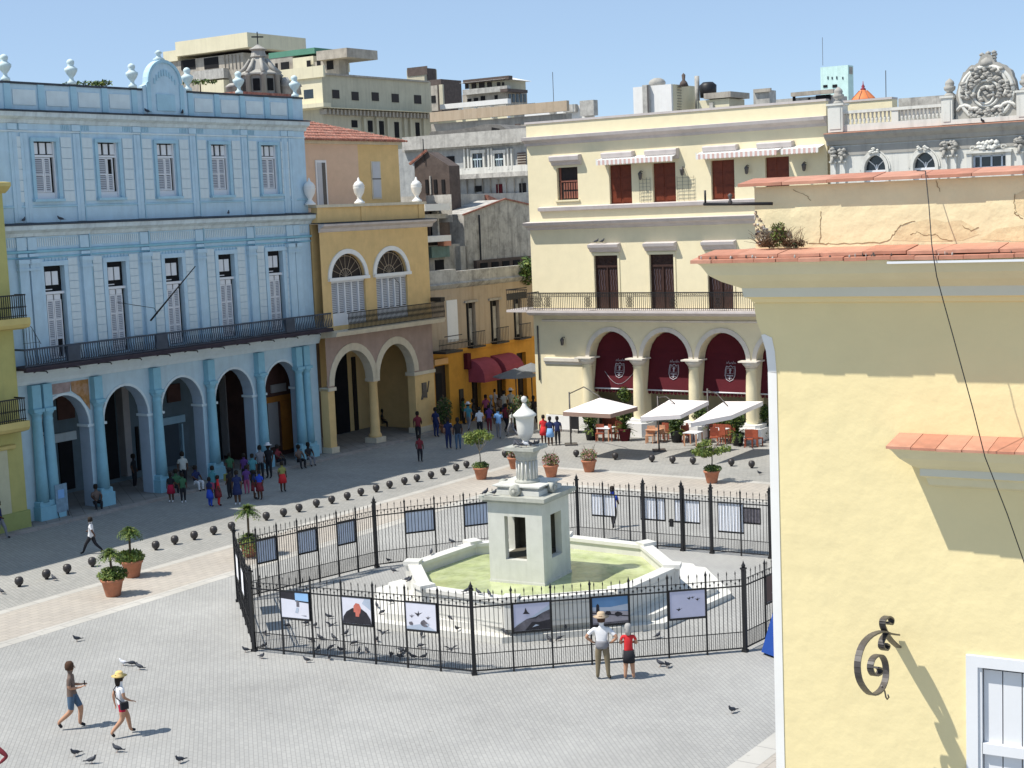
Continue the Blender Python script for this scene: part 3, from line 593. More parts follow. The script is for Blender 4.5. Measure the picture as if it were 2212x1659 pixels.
mb.tube([(.0, -1.545, 7.2), (.06, -1.545, 7.35), (0, -1.545, 7.5), (-.06, -1.545, 7.65), (0, -1.545, 7.8)], .012, 4); bme = mb.mesh('baluster', M['iron'])
for k in range(78): inst('baluster', bme, OH, (OX0+1.0+.115*k, 0, 0))
mb = MB(); mb.box(9.75, 10.15, .8, 1.6, 7.97, 8.2)
for k in range(8): mb.box(.95+k*.01, .96+k*.01, 1.4, 1.41, 7, 7.01)
mb.build('planter', M['iron'], OH)
mb = MB(); mb.tube([(5.9, -1.5, 7.95), (5.95, -1.5, 9.3), (5.5, -1.5, 9.65), (5.0, -1.5, 9.55)], .02, 4); mb.build('lamp_bracket', M['iron_grey'], OH)
# dark iron figure on the right pier
mb = MB(); mb.box(8.75, 9.15, .6, .68, 2.5, 3.1); mb.prism([(8.6, 2.1), (8.75, 2.1), (9.0, 2.55), (8.85, 2.65)], .6, .66); mb.prism([(8.85, 2.2), (9.2, 2.15), (9.2, 2.6), (8.9, 2.6)], .6, .66); mb.bar((9.25, -.64, 2.5), (9.45, -.64, 3.15), .05)
o = mb.build('wall_plaque', M['iron_grey'], None, FB.O, FB.rz); tag(o, 'dark metal emblem fixed to the ochre corner pier', 'plaque')

# pink and ochre upper house behind, tiled hip roof
off = -5.5; pc_ = lambda x, y: FB.px(x, y, off)
PK = fthing(FB, 'pink_tiled_house', 'pink and ochre upper house with red tiled hip roof behind the white urns', 'building')
xa, xm, xb, ze, zb = 6.0, 11.2, 15.3, 17.75, 13.0
MB().box(xa-6, xm, -14, off, zb, ze).build('wall', M['pinkish'], PK); MB().box(xm, xb, -14, off, zb, ze).build('wall', M['ochre'], PK)
MB().box(xa-6, xb+.1, -14.1, off+.12, ze, ze+.2).build('eave_band', M['cream_trim'], PK)
mb = MB(); r0z = 19.45; e0 = -14.5; e1 = off+.45; xr0, xr1 = xa-6, xb+.55; rid = 8.2
mb.face([(xr0, -e1, ze+.2), (xr1, -e1, ze+.2), (rid, -(e0+e1)/2, r0z+.35), (xr0, -(e0+e1)/2, r0z+.35)]); mb.face([(xr1, -e1, ze+.2), (xr1, -e0, ze+.2), (rid, -(e0+e1)/2, r0z+.35)]); mb.face([(xr1, -e0, ze+.2), (xr0, -e0, ze+.2), (xr0, -(e0+e1)/2, r0z+.35), (rid, -(e0+e1)/2, r0z+.35)])
mb.build('roof', M['rooftile'], PK)
# rows of barrel tiles: real ridges, one part of joined pieces
mb = MB(); n_ = 0; ym = (e0+e1)/2
x = xr0+.1
while x < xr1-.1:
    top = 1.0 if x < rid else (xr1-x)/(xr1-rid)
    segs = 9
    for k in range(segs):
        t0 = k/segs; t1 = min((k+1)/segs, top)
        if t0 >= top: break
        f = lambda t: (x, -(e1+(ym-e1)*t), ze+.22+(r0z+.35-ze-.2)*t+.03*(t1-t)*segs*.6)
        mb.tube([f(t0), f(t1)], .085*random.uniform(.85, 1.1), 5)
    x += .24
tag(mb.build('roof_tiles', M['rooftile'], PK), kind='stuff')
o = MB().box(7.1, 8.1, off, off+.05, 14.0, 16.75).build('door', M['white'], PK); MB().box(7.25, 7.95, off+.05, off+.07, 14.0, 16.6).build('door_panel', M['louvre'], o); MB().box(7.65, 7.95, off+.072, off+.09, 14.0, 16.6).build('door_gap', M['iron_grey'], o)
o = MB().box(12.4, 13.35, off, off+.04, 14.3, 16.7).build('window', M['cream_trim'], PK); MB().box(12.5, 13.25, off+.04, off+.06, 14.4, 16.65).build('shutter', M['louvre'], o); MB().box(12.45, 13.3, off+.06, off+.08, 15.55, 15.62).build('window_bar', M['iron_grey'], o)
MB().box(xa-6, 16.5, -14, off+3, 12.9, 13.2).build('terrace', M['decay_l'], PK)
# ------------------------------------------------------------------ orange corner building down the street
OR = fthing(FB, 'orange_street_house', 'old street house, beige above and orange below, with maroon awnings', 'building')
q = .3; SX0, SX1 = 10.12, 24.0
hw = [(14.05, 15.05, 4.78, 7.55, 0), (16.7, 17.72, 4.8, 7.5, 0), (19.35, 20.33, 4.82, 7.45, 0)]
mb = MB(); wall(mb, SX0, SX1, 4.75, 8.72, hw, q, .4, 0, 0); mb.build('wall', M['beige'], OR)
hd = [(10.5, 11.95, .1, 3.9, 0), (14.3, 15.3, .1, 3.0, 0), (17.1, 18.1, .1, 3.0, 0), (19.5, 20.6, .1, 3.8, 0)]
mb = MB(); wall(mb, SX0, SX1, .0, 4.75, hd, q, .4); mb.build('ground_floor_wall', M['orange'], OR)
MB().box(SX0, SX1, -12, q-.41, 0, 8.7).build('rear_block', M['dark'], OR)
MB().prism([(q, 8.55), (q+.15, 8.65), (q+.3, 8.85), (q+.05, 8.95), (q+.05, 9.6), (q-.3, 9.6), (q-.3, 8.55)], 13.1, SX1, 0, 'x').build('parapet', M['decay'], OR)
MB().prism([(q, 8.55), (q+.15, 8.65), (q+.3, 8.85), (q+.05, 8.95), (q+.05, 9.75), (q-.3, 9.75), (q-.3, 8.55)], SX0, 13.1, 0, 'x').build('parapet', M['decay_l'], OR)
MB().box(12.0, 13.1, q+.001, q+.03, 5.25, 7.85).build('white_patch', M['white_wall'], OR)
MB().box(SX0, SX1, q, q+.07, 4.55, 4.75).build('string_course', M['orange'], OR)
for i, h in enumerate(hw):
    wo = MB().box(h[0], h[1], q-.3, q-.25, h[2], h[3]).build('window', M['dark'], OR)
    mb = MB(); mb.box(h[0]+.5, h[0]+.56, q-.24, q-.2, h[2], h[3]); mb.box(h[0]+.56, h[1]-.1, q-.24, q-.21, h[2]+.2, h[3]-.4, 1); mb.build('window_leaf', [M['iron_grey'], M['decay']], wo)
    MB().box(h[0]-.2, h[1]+.2, q, q+.12, h[3], h[3]+.14).build('lintel', M['concrete'], OR)
    mb = MB(); mb.box(h[0]-.1, h[1]+.3, q+.45, q+.49, h[2]+.9, h[2]+.95); mb.box(h[0]-.1, h[1]+.3, 0.3, q+.5, h[2]-.1, h[2])
    for k in range(9): mb.box(h[0]-.1+k*.17, h[0]-.08+k*.17, q+.46, q+.48, h[2], h[2]+.93)
    mb.build('window_balcony', M['iron'], OR)
for h in hd:
    o = MB().box(h[0], h[1], q-.35, q-.3, h[2], h[3]).build('door', M['dark_door'], OR); MB().box(h[0]+.45, h[1]-.4, q-.3, q-.28, h[2]+.6, h[3]-.5).build('door_panel', M['dark'], o)
o = MB().box(12.9, 13.3, q, q+.08, .2, 2.2).build('notice_board', M['iron'], OR)
MB().box(10.25, 11.6, q+.0, q+.25, 4.0, 4.35).build('sign_board', mat('faded orange sign', (.80, .45, .18)), OR)
MB().box(13.55, 13.95, q, q+.3, 3.4, 4.4).build('sign_board', M['maroon'], OR)
def street_awning(x0, x1, zt, zb_, label):
    mb = MB(); N_ = 6; pr = [(q, zt)]+[(q+1.25*sin(pi/2*k/N_), zb_+(zt-zb_)*cos(pi/2*k/N_)) for k in range(1, N_+1)]+[(q+1.25, zb_-.22), (q, zb_-.22)]
    mb.prism(pr, x0, x1, 0, 'x')
    o = mb.build('awning', M['maroon2'], None, FB.O, FB.rz); tag(o, label, 'awning', 'maroon street awnings'); return o
street_awning(14.0, 15.95, 3.95, 2.75, 'rounded maroon awning nearest the ochre house on the orange wall')
street_awning(16.5, 18.6, 3.95, 2.75, 'rounded maroon awning farther down the street on the orange wall')
# iron balcony overhanging near the street end
c0 = Frame(FB.w(9.8, 1.2), 34.5)
mb = MB(); mb.box(10.12, 11.9, .3, 1.5, 4.72, 4.85); mb.box(10.12, 11.9, 1.45, 1.5, 5.75, 5.8); mb.box(10.12, 13.5, 1.0, 1.05, 5.2, 5.25)
for k in range(24): mb.box(10.15+k*.14, 10.17+k*.14, 1.02, 1.04, 4.85, 5.6-.01*k)
mb.build('street_balcony', M['iron'], OR)
# bush on the roof of the orange house, and decayed blocks above it
def leaf_cloud(c, r, n, size, seed=1, up=.3, flat=1.0):
    rnd = random.Random(seed); mb = MB()
    for _ in range(n):
        d = Vector((rnd.gauss(0, 1), rnd.gauss(0, 1), rnd.gauss(0, 1))).normalized()*(rnd.random()**.45)
        p = Vector(c)+Vector((d.x*r[0], d.y*r[1], d.z*r[2])); u = Vector((rnd.gauss(0, 1), rnd.gauss(0, 1), rnd.gauss(0, 1)+up)).normalized(); v = u.orthogonal().normalized()
        s_ = size*rnd.uniform(.6, 1.3); mb.face([p-u*s_, p+v*s_*.4, p+u*s_, p-v*s_*.4], rnd.choice([0, 0, 1, 2]))
    return mb
LF = [M['leaf'], M['leaf_l'], M['leaf_d']]
BU = fthing(FB, 'roof_bush', 'green bush growing on the parapet beside the cream palace', 'bush')
leaf_cloud((21.0, -.5, 9.2), (1.0, .7, 1.0), 700, .16, 3).build('foliage', LF, BU); MB().tube([(21.0, -.2, 8.0), (20.9, -.4, 9.0)], .06, 5).build('stem', M['trunk'], BU)
D1 = fthing(FB, 'gabled_ruin', 'stained grey gabled house with a drain pipe above the orange street house', 'building')
o1 = -2.5
p = lambda x, y: FB.px(x, y, o1)
gx0 = p(1012, 700)[0]; gx1 = p(1140, 700)[0]+4; zt = p(1012, 462)[1]; zp = p(1090, 431)[1]; xp = p(1090, 431)[0]; zb = p(1012, 590)[1]-3
MB().prism([(gx0, zb), (gx1, zb), (gx1, zt), (xp, zp), (gx0, zt)], -9, o1).build('wall', M['decay'], D1)
mb = MB(); mb.bar((gx0-.15, -o1-.05, zt-.05), (xp, -o1-.05, zp+.05), .1); mb.bar((xp, -o1-.05, zp+.05), (gx1, -o1-.05, zt+.0), .1); mb.build('roof_edge', M['rooftile'], D1)
x = p(1035, 500)[0]; MB().tube([(x, -o1-.06, zb), (x, -o1-.06, zt-.1)], .05, 6).build('drain_pipe', M['iron'], D1)
z = p(1060, 566)[1]; x = p(1023, 566)[0]; MB().box(x, x+6.5, o1, o1+.25, z-1.0, z+.2).build('shed', M['darkbrick'], D1)
for k in range(5): MB().box(x+.4+k*1.3, x+1.2+k*1.3, o1+.25, o1+.3, z-.8, z).build('opening', M['dark'], D1)
D2 = fthing(FB, 'blotched_grey_block', 'tall blotched grey windowless block behind the stained gabled house', 'building')
o2 = -5; p = lambda x, y: FB.px(x, y, o2)
a = p(972, 420); b = p(1100, 420); MB().box(a[0], b[0]+6, -14, o2, 6, a[1]).build('wall', M['decay_l'], D2)
c_ = p(1050, 424); MB().prism([(c_[0], a[1]-1.2), (c_[0]+3.2, a[1]-1.4), (c_[0]+3.0, a[1]-1.0), (c_[0]-.2, a[1]-.1)], o2, o2+.3).build('roof_slope', M['rooftile'], D2)
a = p(975, 494); b = p(1012, 525); MB().box(a[0], b[0], o2+.01, o2+.6, b[1], a[1]).build('white_wall', M['white_wall'], D2)
D3 = fthing(FB, 'crowded_balconies', 'dark cluttered back balconies with white ledges beside the ochre house', 'building')
o3 = -3.2; p = lambda x, y: FB.px(x, y, o3)
pxbox(D3, 'wall', M['darkbrick'], 925, 440, 976, 588, FB, -9, o3)
pxbox(D3, 'wall', M['decay'], 925, 531, 1010, 590, FB, -9, o3+.3)
pxbox(D3, 'ledge', M['white_wall'], 918, 441, 972, 455, FB, o3, o3+1.2)
pxbox(D3, 'ledge', M['white_wall'], 918, 511, 975, 522, FB, o3, o3+1.2)
pxbox(D3, 'awning', mat('faded salmon awning', (.6, .28, .2)), 958, 508, 975, 531, FB, o3+.3, o3+.8)
pxbox(D3, 'panel', mat('dull teal panel', (.16, .24, .22), var=.3), 932, 533, 972, 556, FB, o3+.3, o3+.6)
pxbox(D3, 'pillar', M['decay'], 944, 457, 950, 510, FB, o3+.01, o3+.5)
pxbox(D3, 'opening', M['dark'], 930, 457, 943, 508, FB, o3+.001, o3+.05)
pxbox(D3, 'wall_pier', M['decay_l'], 994, 532, 1011, 585, FB, o3, o3+.7)
pxbox(D3, 'opening', M['dark'], 940, 562, 960, 584, FB, o3+.3, o3+.34)
# aluminium lamp globe hidden among the crowd, umbrella of the street cafe
# ------------------------------------------------------------------ cream palace
CP = fthing(FY, 'cream_palace', 'sunlit cream palace with maroon awnings hung in its ground floor arches', 'building')
YX0, YX1 = -6.3, 12.5
hy = [(-4.28, -2.85, 13.72, 15.60, 0), (-.74, .72, 13.35, 15.57, 0), (2.08, 3.53, 13.35, 15.54, 0), (5.72, 7.13, 13.35, 15.5, 0), (8.95, 10.33, 13.35, 15.5, 0)]
db = [(-1.93, -.35), (1.73, 3.27), (5.38, 6.92), (9.0, 10.5)]
hy += [(a, b, 7.35, 10.42, 0) for a, b in db]
ar = [(-2.47, .50), (1.10, 4.07), (4.66, 7.60), (8.2, 11.2)]
mb = MB(); wall(mb, YX0, YX1, 6.3, 17.2, hy, 0, .32); mb.build('wall', M['cream'], CP)
mb = MB(); wall(mb, YX0+.7, 26, -.2, 6.3, [(a, b, -.2, 6.02, 1, 4.45) for a, b in ar], 0, .85); mb.build('arcade_wall', M['cream'], CP)
mb = MB(); mb.box(YX1, 26, -.4, -.02, 6.3, 12); mb.build('wall', M['cream'], CP)
mb = MB(); mb.box(YX0+.02, YX1-.02, -15, -.33, 6.7, 17.9); mb.box(YX0+.02, 26, -15, -4.4, 0, 6.7); mb.build('rear_block', M['cream'], CP)
MB().box(YX0+.72, 26, -4.4, -.03, 6.3, 6.69).build('arcade_ceiling', M['cream_pale'], CP)
MB().box(YX0+.01, YX0+.7, -15, -.05, -.2, 6.3).build('end_wall', M['cream'], CP)
MB().box(YX0, YX0+.7, -.04, .0, -.2, 6.3).build('corner_strip', M['cream'], CP)
MB().prism([(0, 16.95), (.05, 16.97), (.10, 17.1), (.42, 17.28), (.46, 17.45), (0, 17.5)], YX0-.1, YX1, 0, 'x').build('upper_cornice', M['lilac'], CP)
MB().box(YX0+.02, YX1-.02, -.3, .03, 17.48, 18.24).build('parapet', M['cream'], CP)
MB().box(YX0-.05, YX1, -.4, .09, 18.24, 18.36).build('parapet_coping', M['lilac'], CP)
MB().prism([(0, 12.0), (.06, 12.02), (.14, 12.15), (.52, 12.28), (.62, 12.44), (0, 12.5)], YX0-.15, 26, 0, 'x').build('middle_cornice', M['lilac'], CP)
MB().prism([(0, 13.08), (.22, 13.12), (.26, 13.3), (0, 13.36)], -5.55, YX1, 0, 'x').build('ledge', M['lilac'], CP)
MB().prism([(0, 6.55), (.08, 6.56), (.12, 6.66), (0, 6.7)], -5.65, 26, 0, 'x').build('string_course', M['cream_pale'], CP)
MB().prism([(0, 3.98), (.08, 4.0), (.10, 4.12), (.2, 4.2), (.2, 4.38), (0, 4.4)], -5.58, -2.95, 0, 'x').build('impost_band', M['cream_pale'], CP)
MB().box(-5.62, -2.3, 0, .1, -.2, .95).build('plinth', M['white_wall'], CP)
MB().box(-5.5, -2.6, -.01, .05, 1.0, 3.9).build('wall_panel', M['cream'], CP)
for a, b in ar: mb = MB(); arch_ring(mb, (a+b)/2, (b-a)/2, 1.57, 4.45, .26, 0, .07); mb.build('archivolt', M['cream_pale'], CP)
cols = [-2.62, .80, 4.38, 7.9, 11.5]
cl = MB().lathe([(.36, .85), (.34, .95), (.36, 1.2), (.33, 3.0), (.29, 3.95), (.33, 4.0), (.30, 4.08)], (0, -.04, 0), 16)
cme = cl.mesh('column', M['cream'])
cb = MB().lathe([(.32, 4.08), (.40, 4.2), (.50, 4.3), (.50, 4.42)], (0, -.04, 0), 16).box(-.56, .56, -.5, .58, 4.42, 4.5).mesh('capital', M['cream_pale'])
bb = MB().prism([(-.74, -.6), (-.74, .55), (-.52, .82), (.52, .82), (.74, .55), (.74, -.6)], -.2, .78, 0, 'z').prism([(-.6, -.5), (-.6, .45), (-.42, .66), (.42, .66), (.6, .45), (.6, -.5)], .78, .98, 0, 'z').mesh('column_base', M['white_wall'])
for i, c in enumerate(cols):
    inst('column', cme, CP, (c, 0, 0)); inst('capital', cb, CP, (c, 0, 0))
    if i: inst('column_base', bb, CP, (c, 0, 0))
MB().box(-5.6, 26, -4.38, -4.3, 0, 5).build('back_wall', M['cream'], CP)
# awnings in the arches, each a thing
WHT = M['c_white']
for i, (a, b) in enumerate(ar[:4]):
    which = ['leftmost arch of the cream palace', 'second arch of the cream palace', 'third arch of the cream palace', 'partly hidden fourth arch of the cream palace'][i]
    aw = fthing(FY, 'arch_awning', 'maroon crested awning filling the '+which, 'awning', 'maroon awnings in the arches')
    c = (a+b)/2; hw_ = (b-a)/2-.02
    pts = [(a+.02, 2.62), (b-.02, 2.62), (b-.02, 4.45)]+[(c+hw_*cos(pi*k/16), 4.45+1.53*sin(pi*k/16)) for k in range(1, 16)]+[(a+.02, 4.45)]
    mb = MB(); N_ = len(pts)
    f = lambda z: -.78+max(0, (4.6-z))*.20      # bellies outward to the bar
    # cloth in strips, hanging out to the front bar
    zs = [2.62, 3.0, 3.5, 4.0, 4.45, 4.8, 5.2, 5.6, 5.85, 5.98]
    def hwid(z): return hw_ if z <= 4.45 else hw_*sqrt(max(0, 1-((z-4.45)/1.53)**2))
    for z0, z1 in zip(zs[:-1], zs[1:]):
        mb.face([(c-hwid(z0), -f(z0), z0), (c+hwid(z0), -f(z0), z0), (c+hwid(z1), -f(z1), z1), (c-hwid(z1), -f(z1), z1)])
        mb.face([(c-hwid(z0), -f(z0)+.02, z0), (c+hwid(z0), -f(z0)+.02, z0), (c+hwid(z1), -f(z1)+.02, z1), (c-hwid(z1), -f(z1)+.02, z1)])
    mb.build('awning_cloth', M['maroon'], aw)
    MB().tube([(a-.05, -f(2.62)-.03, 2.6), (b+.05, -f(2.62)-.03, 2.6)], .045, 6).build('awning_bar', M['white'], aw)
    mb = MB()
    for k in range(12): x = a+.05+(b-a-.1)*k/12; mb.prism([(x, 2.58), (x+.22, 2.58), (x+.2, 2.42), (x+.11, 2.36), (x+.02, 2.42)], f(2.62)-.005, f(2.62)+.005)
    mb.build('valance', M['maroon'], aw)
    # printed emblem: outlined shield with fountain, small script above, dotted arc below
    cx_ = c+.18; zc = 3.75
    def em(p): return (cx_+p[0], p[1]+zc)
    mb = MB(); 
    def stroke(P, r=.018):
        Q = [Vector((em(p_)[0], -f(em(p_)[1])-.02, em(p_)[1])) for p_ in P]; mb.tube(Q, r, 4)
    stroke([(-.26, .32), (-.30, .1), (-.30, -.2), (-.2, -.42), (0, -.52), (.2, -.42), (.30, -.2), (.30, .1), (.26, .32), (.12, .27), (0, .36), (-.12, .27), (-.26, .32)], .024)
    stroke([(-.22, .2), (-.22, -.1), (.22, -.1), (.22, .2), (-.22, .2)], .012)
    stroke([(0, .18), (0, -.08)], .045); stroke([(-.2, -.2), (.2, -.2)], .035); stroke([(-.14, -.34), (.14, -.34)], .03); stroke([(0, -.2), (0, -.42)], .05); stroke([(-.08, .1), (.08, .1)], .03)
    for k in range(6): stroke([(-.28+k*.1, .44+.04*(k % 2)), (-.24+k*.1, .56+.05*sin(k*2)), (-.19+k*.1, .45)], .012)
    if i == 0: stroke([(-1.0+.2*k*1.0, -.15-.72*sin(pi*k/10)) for k in range(11)], .012)
    mb.build('emblem', mat('pale awning print', (.45, .42, .45)), aw)
# upper windows and doors
hood = MB().prism([(0, 15.72), (.10, 15.74), (.2, 15.9), (.38, 16.0), (.42, 16.22), (.38, 16.28), (0, 16.32)], -1.0, 1.0, 0, 'x')
hme = hood.mesh('window_hood', M['lilac'])
for c in (-3.55, -.02, 2.8, 6.42, 9.65): inst('window_hood', hme, CP, (c, 0, 0))
hood = MB().prism([(0, 10.62), (.10, 10.64), (.2, 10.78), (.36, 10.9), (.40, 11.06), (0, 11.14)], -1.0, 1.0, 0, 'x'); hm2 = hood.mesh('window_hood', M['lilac'])
for a, b in db: inst('window_hood', hm2, CP, ((a+b)/2, 0, 0))
wo = MB().box(-4.28, -2.85, -.28, -.24, 13.72, 15.6).build('window', M['dark_door'], CP)
mb = MB(); mb.box(-4.2, -2.9, -.24, -.18, 14.75, 14.85); mb.box(-4.2, -4.1, -.24, -.18, 13.72, 15.6); mb.box(-2.98, -2.88, -.24, -.18, 13.72, 15.6)
for z0 in (13.8, 14.3):
    for k in range(6): mb.box(-3.95+k*.17, -3.85+k*.17, -.24, -.2, z0, z0+.4)
mb.build('window_shutter', mat('faded pinkish wood', (.25, .10, .07), var=.2), wo)
MB().box(-4.4, -2.75, -.02, .1, 13.62, 13.72).build('window_sill', M['cream'], CP)
for a, b, z0, z1, _ in hy[1:5]:
    o = MB().box(a, b, -.24, -.18, z0, z1).build('door', M['mahogany'], CP)
    mb = MB()
    for s_ in (0, 1):
        xa_ = a+.08+s_*(b-a)/2; xb_ = a-.08+(s_+1)*(b-a)/2
        for k in range(3): mb.box(xa_, xb_, -.18, -.15, z0+.1+k*.72, z0+.72+k*.72)
    mb.build('door_panel', M['mahogany'], o)
for a, b in db:
    o = MB().box(a, b, -.26, -.2, 7.35, 10.42).build('door', M['brownwin'], CP)
    mb = MB(); mb.box(a, b, -.2, -.12, 9.72, 9.84); mb.box(a, a+.08, -.2, -.12, 7.35, 10.42); mb.box(b-.08, b, -.2, -.12, 7.35, 10.42); mb.box((a+b)/2-.04, (a+b)/2+.04, -.2, -.12, 7.35, 9.72)
    for k in range(3): mb.tube([(a+.3+k*.45+.14*cos(t*pi/6), .16, 10.1+.14*sin(t*pi/6)) for t in range(13)], .015, 4)
    mb.build('door_frame', M['brownwin'], o)
    mb = MB()
    for s_ in (0, 1):
        for k in range(3):
            x = a+.22+s_*(b-a)/2+k*.17; mb.tube([(x+.03*sin(j*1.3), .16, 8.4+j*.12) for j in range(11)], .012, 4)
    mb.build('door_grille', mat('worn lilac iron', (.13, .11, .14), var=.3), o)
    mb = MB(); mb.box(a-.12, a, 0, .05, 7.35, 10.5); mb.box(b, b+.12, 0, .05, 7.35, 10.5); mb.box(a-.12, b+.12, 0, .06, 10.42, 10.55); mb.build('door_surround', M['cream'], CP)
# striped fringe awnings of the top floor
def fringe(x0, x1, label):
    t = fthing(FY, 'fringed_awning', label, 'awning', 'white fringed awnings of the top floor')
    mb = MB(); mb.prism([(0, 16.02), (.75, 15.85), (.75, 15.83), (0, 15.99)], x0, x1, 0, 'x'); mb.build('awning_cloth', M['citywhite'], t)
    mb = MB(); x = x0; k = 0
    while x < x1-.1:
        mb.prism([(x, 15.86), (x+.14, 15.86), (x+.14, 15.62), (x+.07, 15.56), (x, 15.62)], .745, .755, k % 2); mb.tube([(x, -.74, 15.88), (x+.02, -.74, 15.95)], .03, 4, 0); x += .14; k += 1
    mb.build('fringe', [M['citywhite'], M['c_maroon'] if False else mat('pale pink stripe', (.62, .42, .38))], t)
fringe(-1.15, 3.75, 'white fringed awning over the two left mahogany doors of the top floor')
fringe(5.2, 10.05, 'white fringed awning over the two right mahogany doors of the top floor')
fringe(10.2, 12.35, 'short white fringed awning next to the ornate grey palace')
def wall_lamp(fr, s_, z, label, group='wall lanterns of the cream palace'):
    t = fthing(fr, 'wall_lantern', label, 'lantern', group)
    MB().tube([(s_, 0, z), (s_, -.2, z+.06), (s_, -.3, z-.02)], .02, 5).build('bracket', M['iron'], t)
    MB().lathe([(.03, -.34), (.09, -.3), (.13, -.05), (.15, .0), (.06, .1), (.0, .16)], (s_, -.3, z-.1), 6).build('lantern_body', M['iron_grey'], t)
wall_lamp(FY, 1.45, 15.1, 'dark lantern between the two left mahogany doors of the top floor')
wall_lamp(FY, 4.1, 15.2, 'dark lantern right of the second mahogany door, above a trellis')
wall_lamp(FY, 8.0, 15.1, 'dark lantern left of the partly hidden fourth mahogany door')
wall_lamp(FY, 11.3, 15.1, 'dark lantern under the short fringed awning')
wall_lamp(FY, -4.15, 5.6, 'dark wall lantern on the bare wall left of the arches')
for x0, x1, lb in ((1.25, 1.95, 'thin wire trellis between the two left mahogany doors'), (3.65, 4.7, 'thin wire trellis right of the second mahogany door')):
    mb = MB(); k = 0
    for k in range(7): mb.box(x0, x1, .06, .075, 13.45+k*.2, 13.462+k*.2)
    for k in range(4): mb.box(x0+(x1-x0)*k/3-.006, x0+(x1-x0)*k/3+.006, .06, .075, 13.4, 14.75)
    o = mb.build('wire_trellis', M['iron_grey'], None, FY.O, FY.rz); tag(o, lb, 'trellis')
# balcony
MB().prism([(0, 6.95), (1.0, 7.0), (1.2, 7.1), (1.3, 7.18), (1.3, 7.3), (0, 7.34)], -5.95, 26, 0, 'x').build('balcony_slab', M['lilac'], CP)
mb = MB(); mb.box(-5.9, 26, 1.18, 1.22, 8.30, 8.36); mb.box(-5.9, 26, 1.18, 1.22, 7.42, 7.46); mb.box(-5.9, 26, 1.185, 1.215, 8.12, 8.15); mb.box(-5.9, -5.86, 0, 1.2, 8.3, 8.36); mb.build('balcony_rail', M['iron'], CP)
bme = MB().box(-.012, .012, 1.19, 1.214, 7.34, 8.34).mesh('baluster', M['iron'])
orn = MB().box(-.012, .012, 1.19, 1.214, 7.34, 8.34)
for zz in (7.6, 7.8, 8.0): orn.tube([(.09*cos(t*pi/5), -1.2, zz+.09*sin(t*pi/5)) for t in range(11)], .014, 4)
orm = orn.mesh('baluster', M['iron'])
for k in range(160):
    x = -5.85+.125*k
    inst('baluster', orm if (k % 22 in (10, 11, 12)) or k < 8 else bme, CP, (x, 0, 0))
mb = MB()
for k in range(170): mb.tube([(-5.86+.11*k+.045*cos(t*pi/3), -1.2, 8.225+.06*sin(t*pi/3)) for t in range(7)], .01, 3)
mb.build('rail_scrolls', M['iron'], CP)
# drainpipe and shaded return on the left
MB().tube([(YX0+.3, -.06, 6.3), (YX0+.3, -.06, 3.0)], .05, 6).build('drain_pipe', M['iron_grey'], CP)
# a side balcony round the corner
mb = MB(); mb.box(-7.4, -6.0, -1.0, 1.25, 7.2, 7.34, 1); mb.box(-7.4, -7.36, -1, 1.2, 8.5, 8.56); mb.box(-7.4, -5.9, 1.18, 1.22, 8.5, 8.56)
for k in range(12): mb.box(-7.38+k*.13, -7.36+k*.13, 1.19, 1.21, 7.34, 8.5)
mb.box(-7.39, -7.37, -1, 1.2, 7.9, 8.3, 0); mb.build('side_balcony', [M['iron'], M['lilac']], CP)
mb = MB().box(-7.0, -5.0, -2.6, -2.5, 7.4, 8.4)

# ------------------------------------------------------------------ ornate grey palace on the right
GP = fthing(FY, 'ornate_grey_palace', 'weathered grey palace top with balustrade and arched windows', 'building')
g = 1.0; GX0, GX1 = 13.05, 30.0
ha = [(14.9, 16.02, 12.0, 15.27, 1, 14.55), (17.45, 18.56, 12.0, 15.27, 1, 14.55), (20.4, 22.05, 14.35, 14.98, 0)]
mb = MB(); wall(mb, GX0, GX1, 11, 16.3, ha, g, .3); mb.build('wall', M['greystone_l'], GP)
MB().box(GX0, GX1, -14, g-.31, 8, 16.3).build('rear_block', M['greystone'], GP)
MB().prism([(g, 15.85), (g+.1, 15.9), (g+.15, 16.1), (g+.42, 16.3), (g+.48, 16.45), (g, 16.5)], GX0-.15, GX1, 0, 'x').build('cornice', M['greystone'], GP)
MB().prism([(g-.3, 16.505), (g+.5, 16.455), (g+.5, 16.50), (g-.3, 16.55)], GX0-.15, GX1, 0, 'x').build('cornice_tiles', M['tile2'], GP)
MB().box(GX0, GX1, g, g+.04, 15.35, 15.8).build('frieze', M['greystone'], GP)
def pier(x0, x1, zt, n1):
    mb = MB(); mb.box(x0, x1, g-.5, n1, 16.55, zt); mb.box(x0-.06, x1+.06, g-.56, n1+.06, zt, zt+.1); mb.box(x0+.1, x1-.1, n1, n1+.03, 16.7, zt-.12)
    o = mb.build('parapet_pier', M['greystone_l'], GP)
    c = (x0+x1)/2; MB().lathe([(.30, 0), (.25, .1), (.14, .2), (.28, .32), (.30, .45), (.20, .52), (.24, .6), (.2, .72), (.08, .82), (0, .88)], (c, -(g-.25), zt+.1), 10).build('finial', M['greystone'], o)
pier(13.05, 13.85, 17.9, g+.25); pier(18.95, 19.5, 17.85, g+.25); pier(22.6, 23.2, 17.85, g+.25)
mb = MB(); mb.box(13.85, 18.95, g-.3, g+.05, 16.55, 16.9); mb.box(13.85, 18.95, g-.3, g+.08, 17.45, 17.6); mb.box(16.35, 16.7, g-.28, g+.04, 16.9, 17.45); mb.build('balustrade_rail', M['greystone_l'], GP)
bme = MB().lathe([(.06, 0), (.05, .06), (.085, .16), (.08, .22), (.04, .32), (.05, .42), (.065, .55)], (0, -(g-.12), 16.9), 8).mesh('baluster', M['greystone_l'])
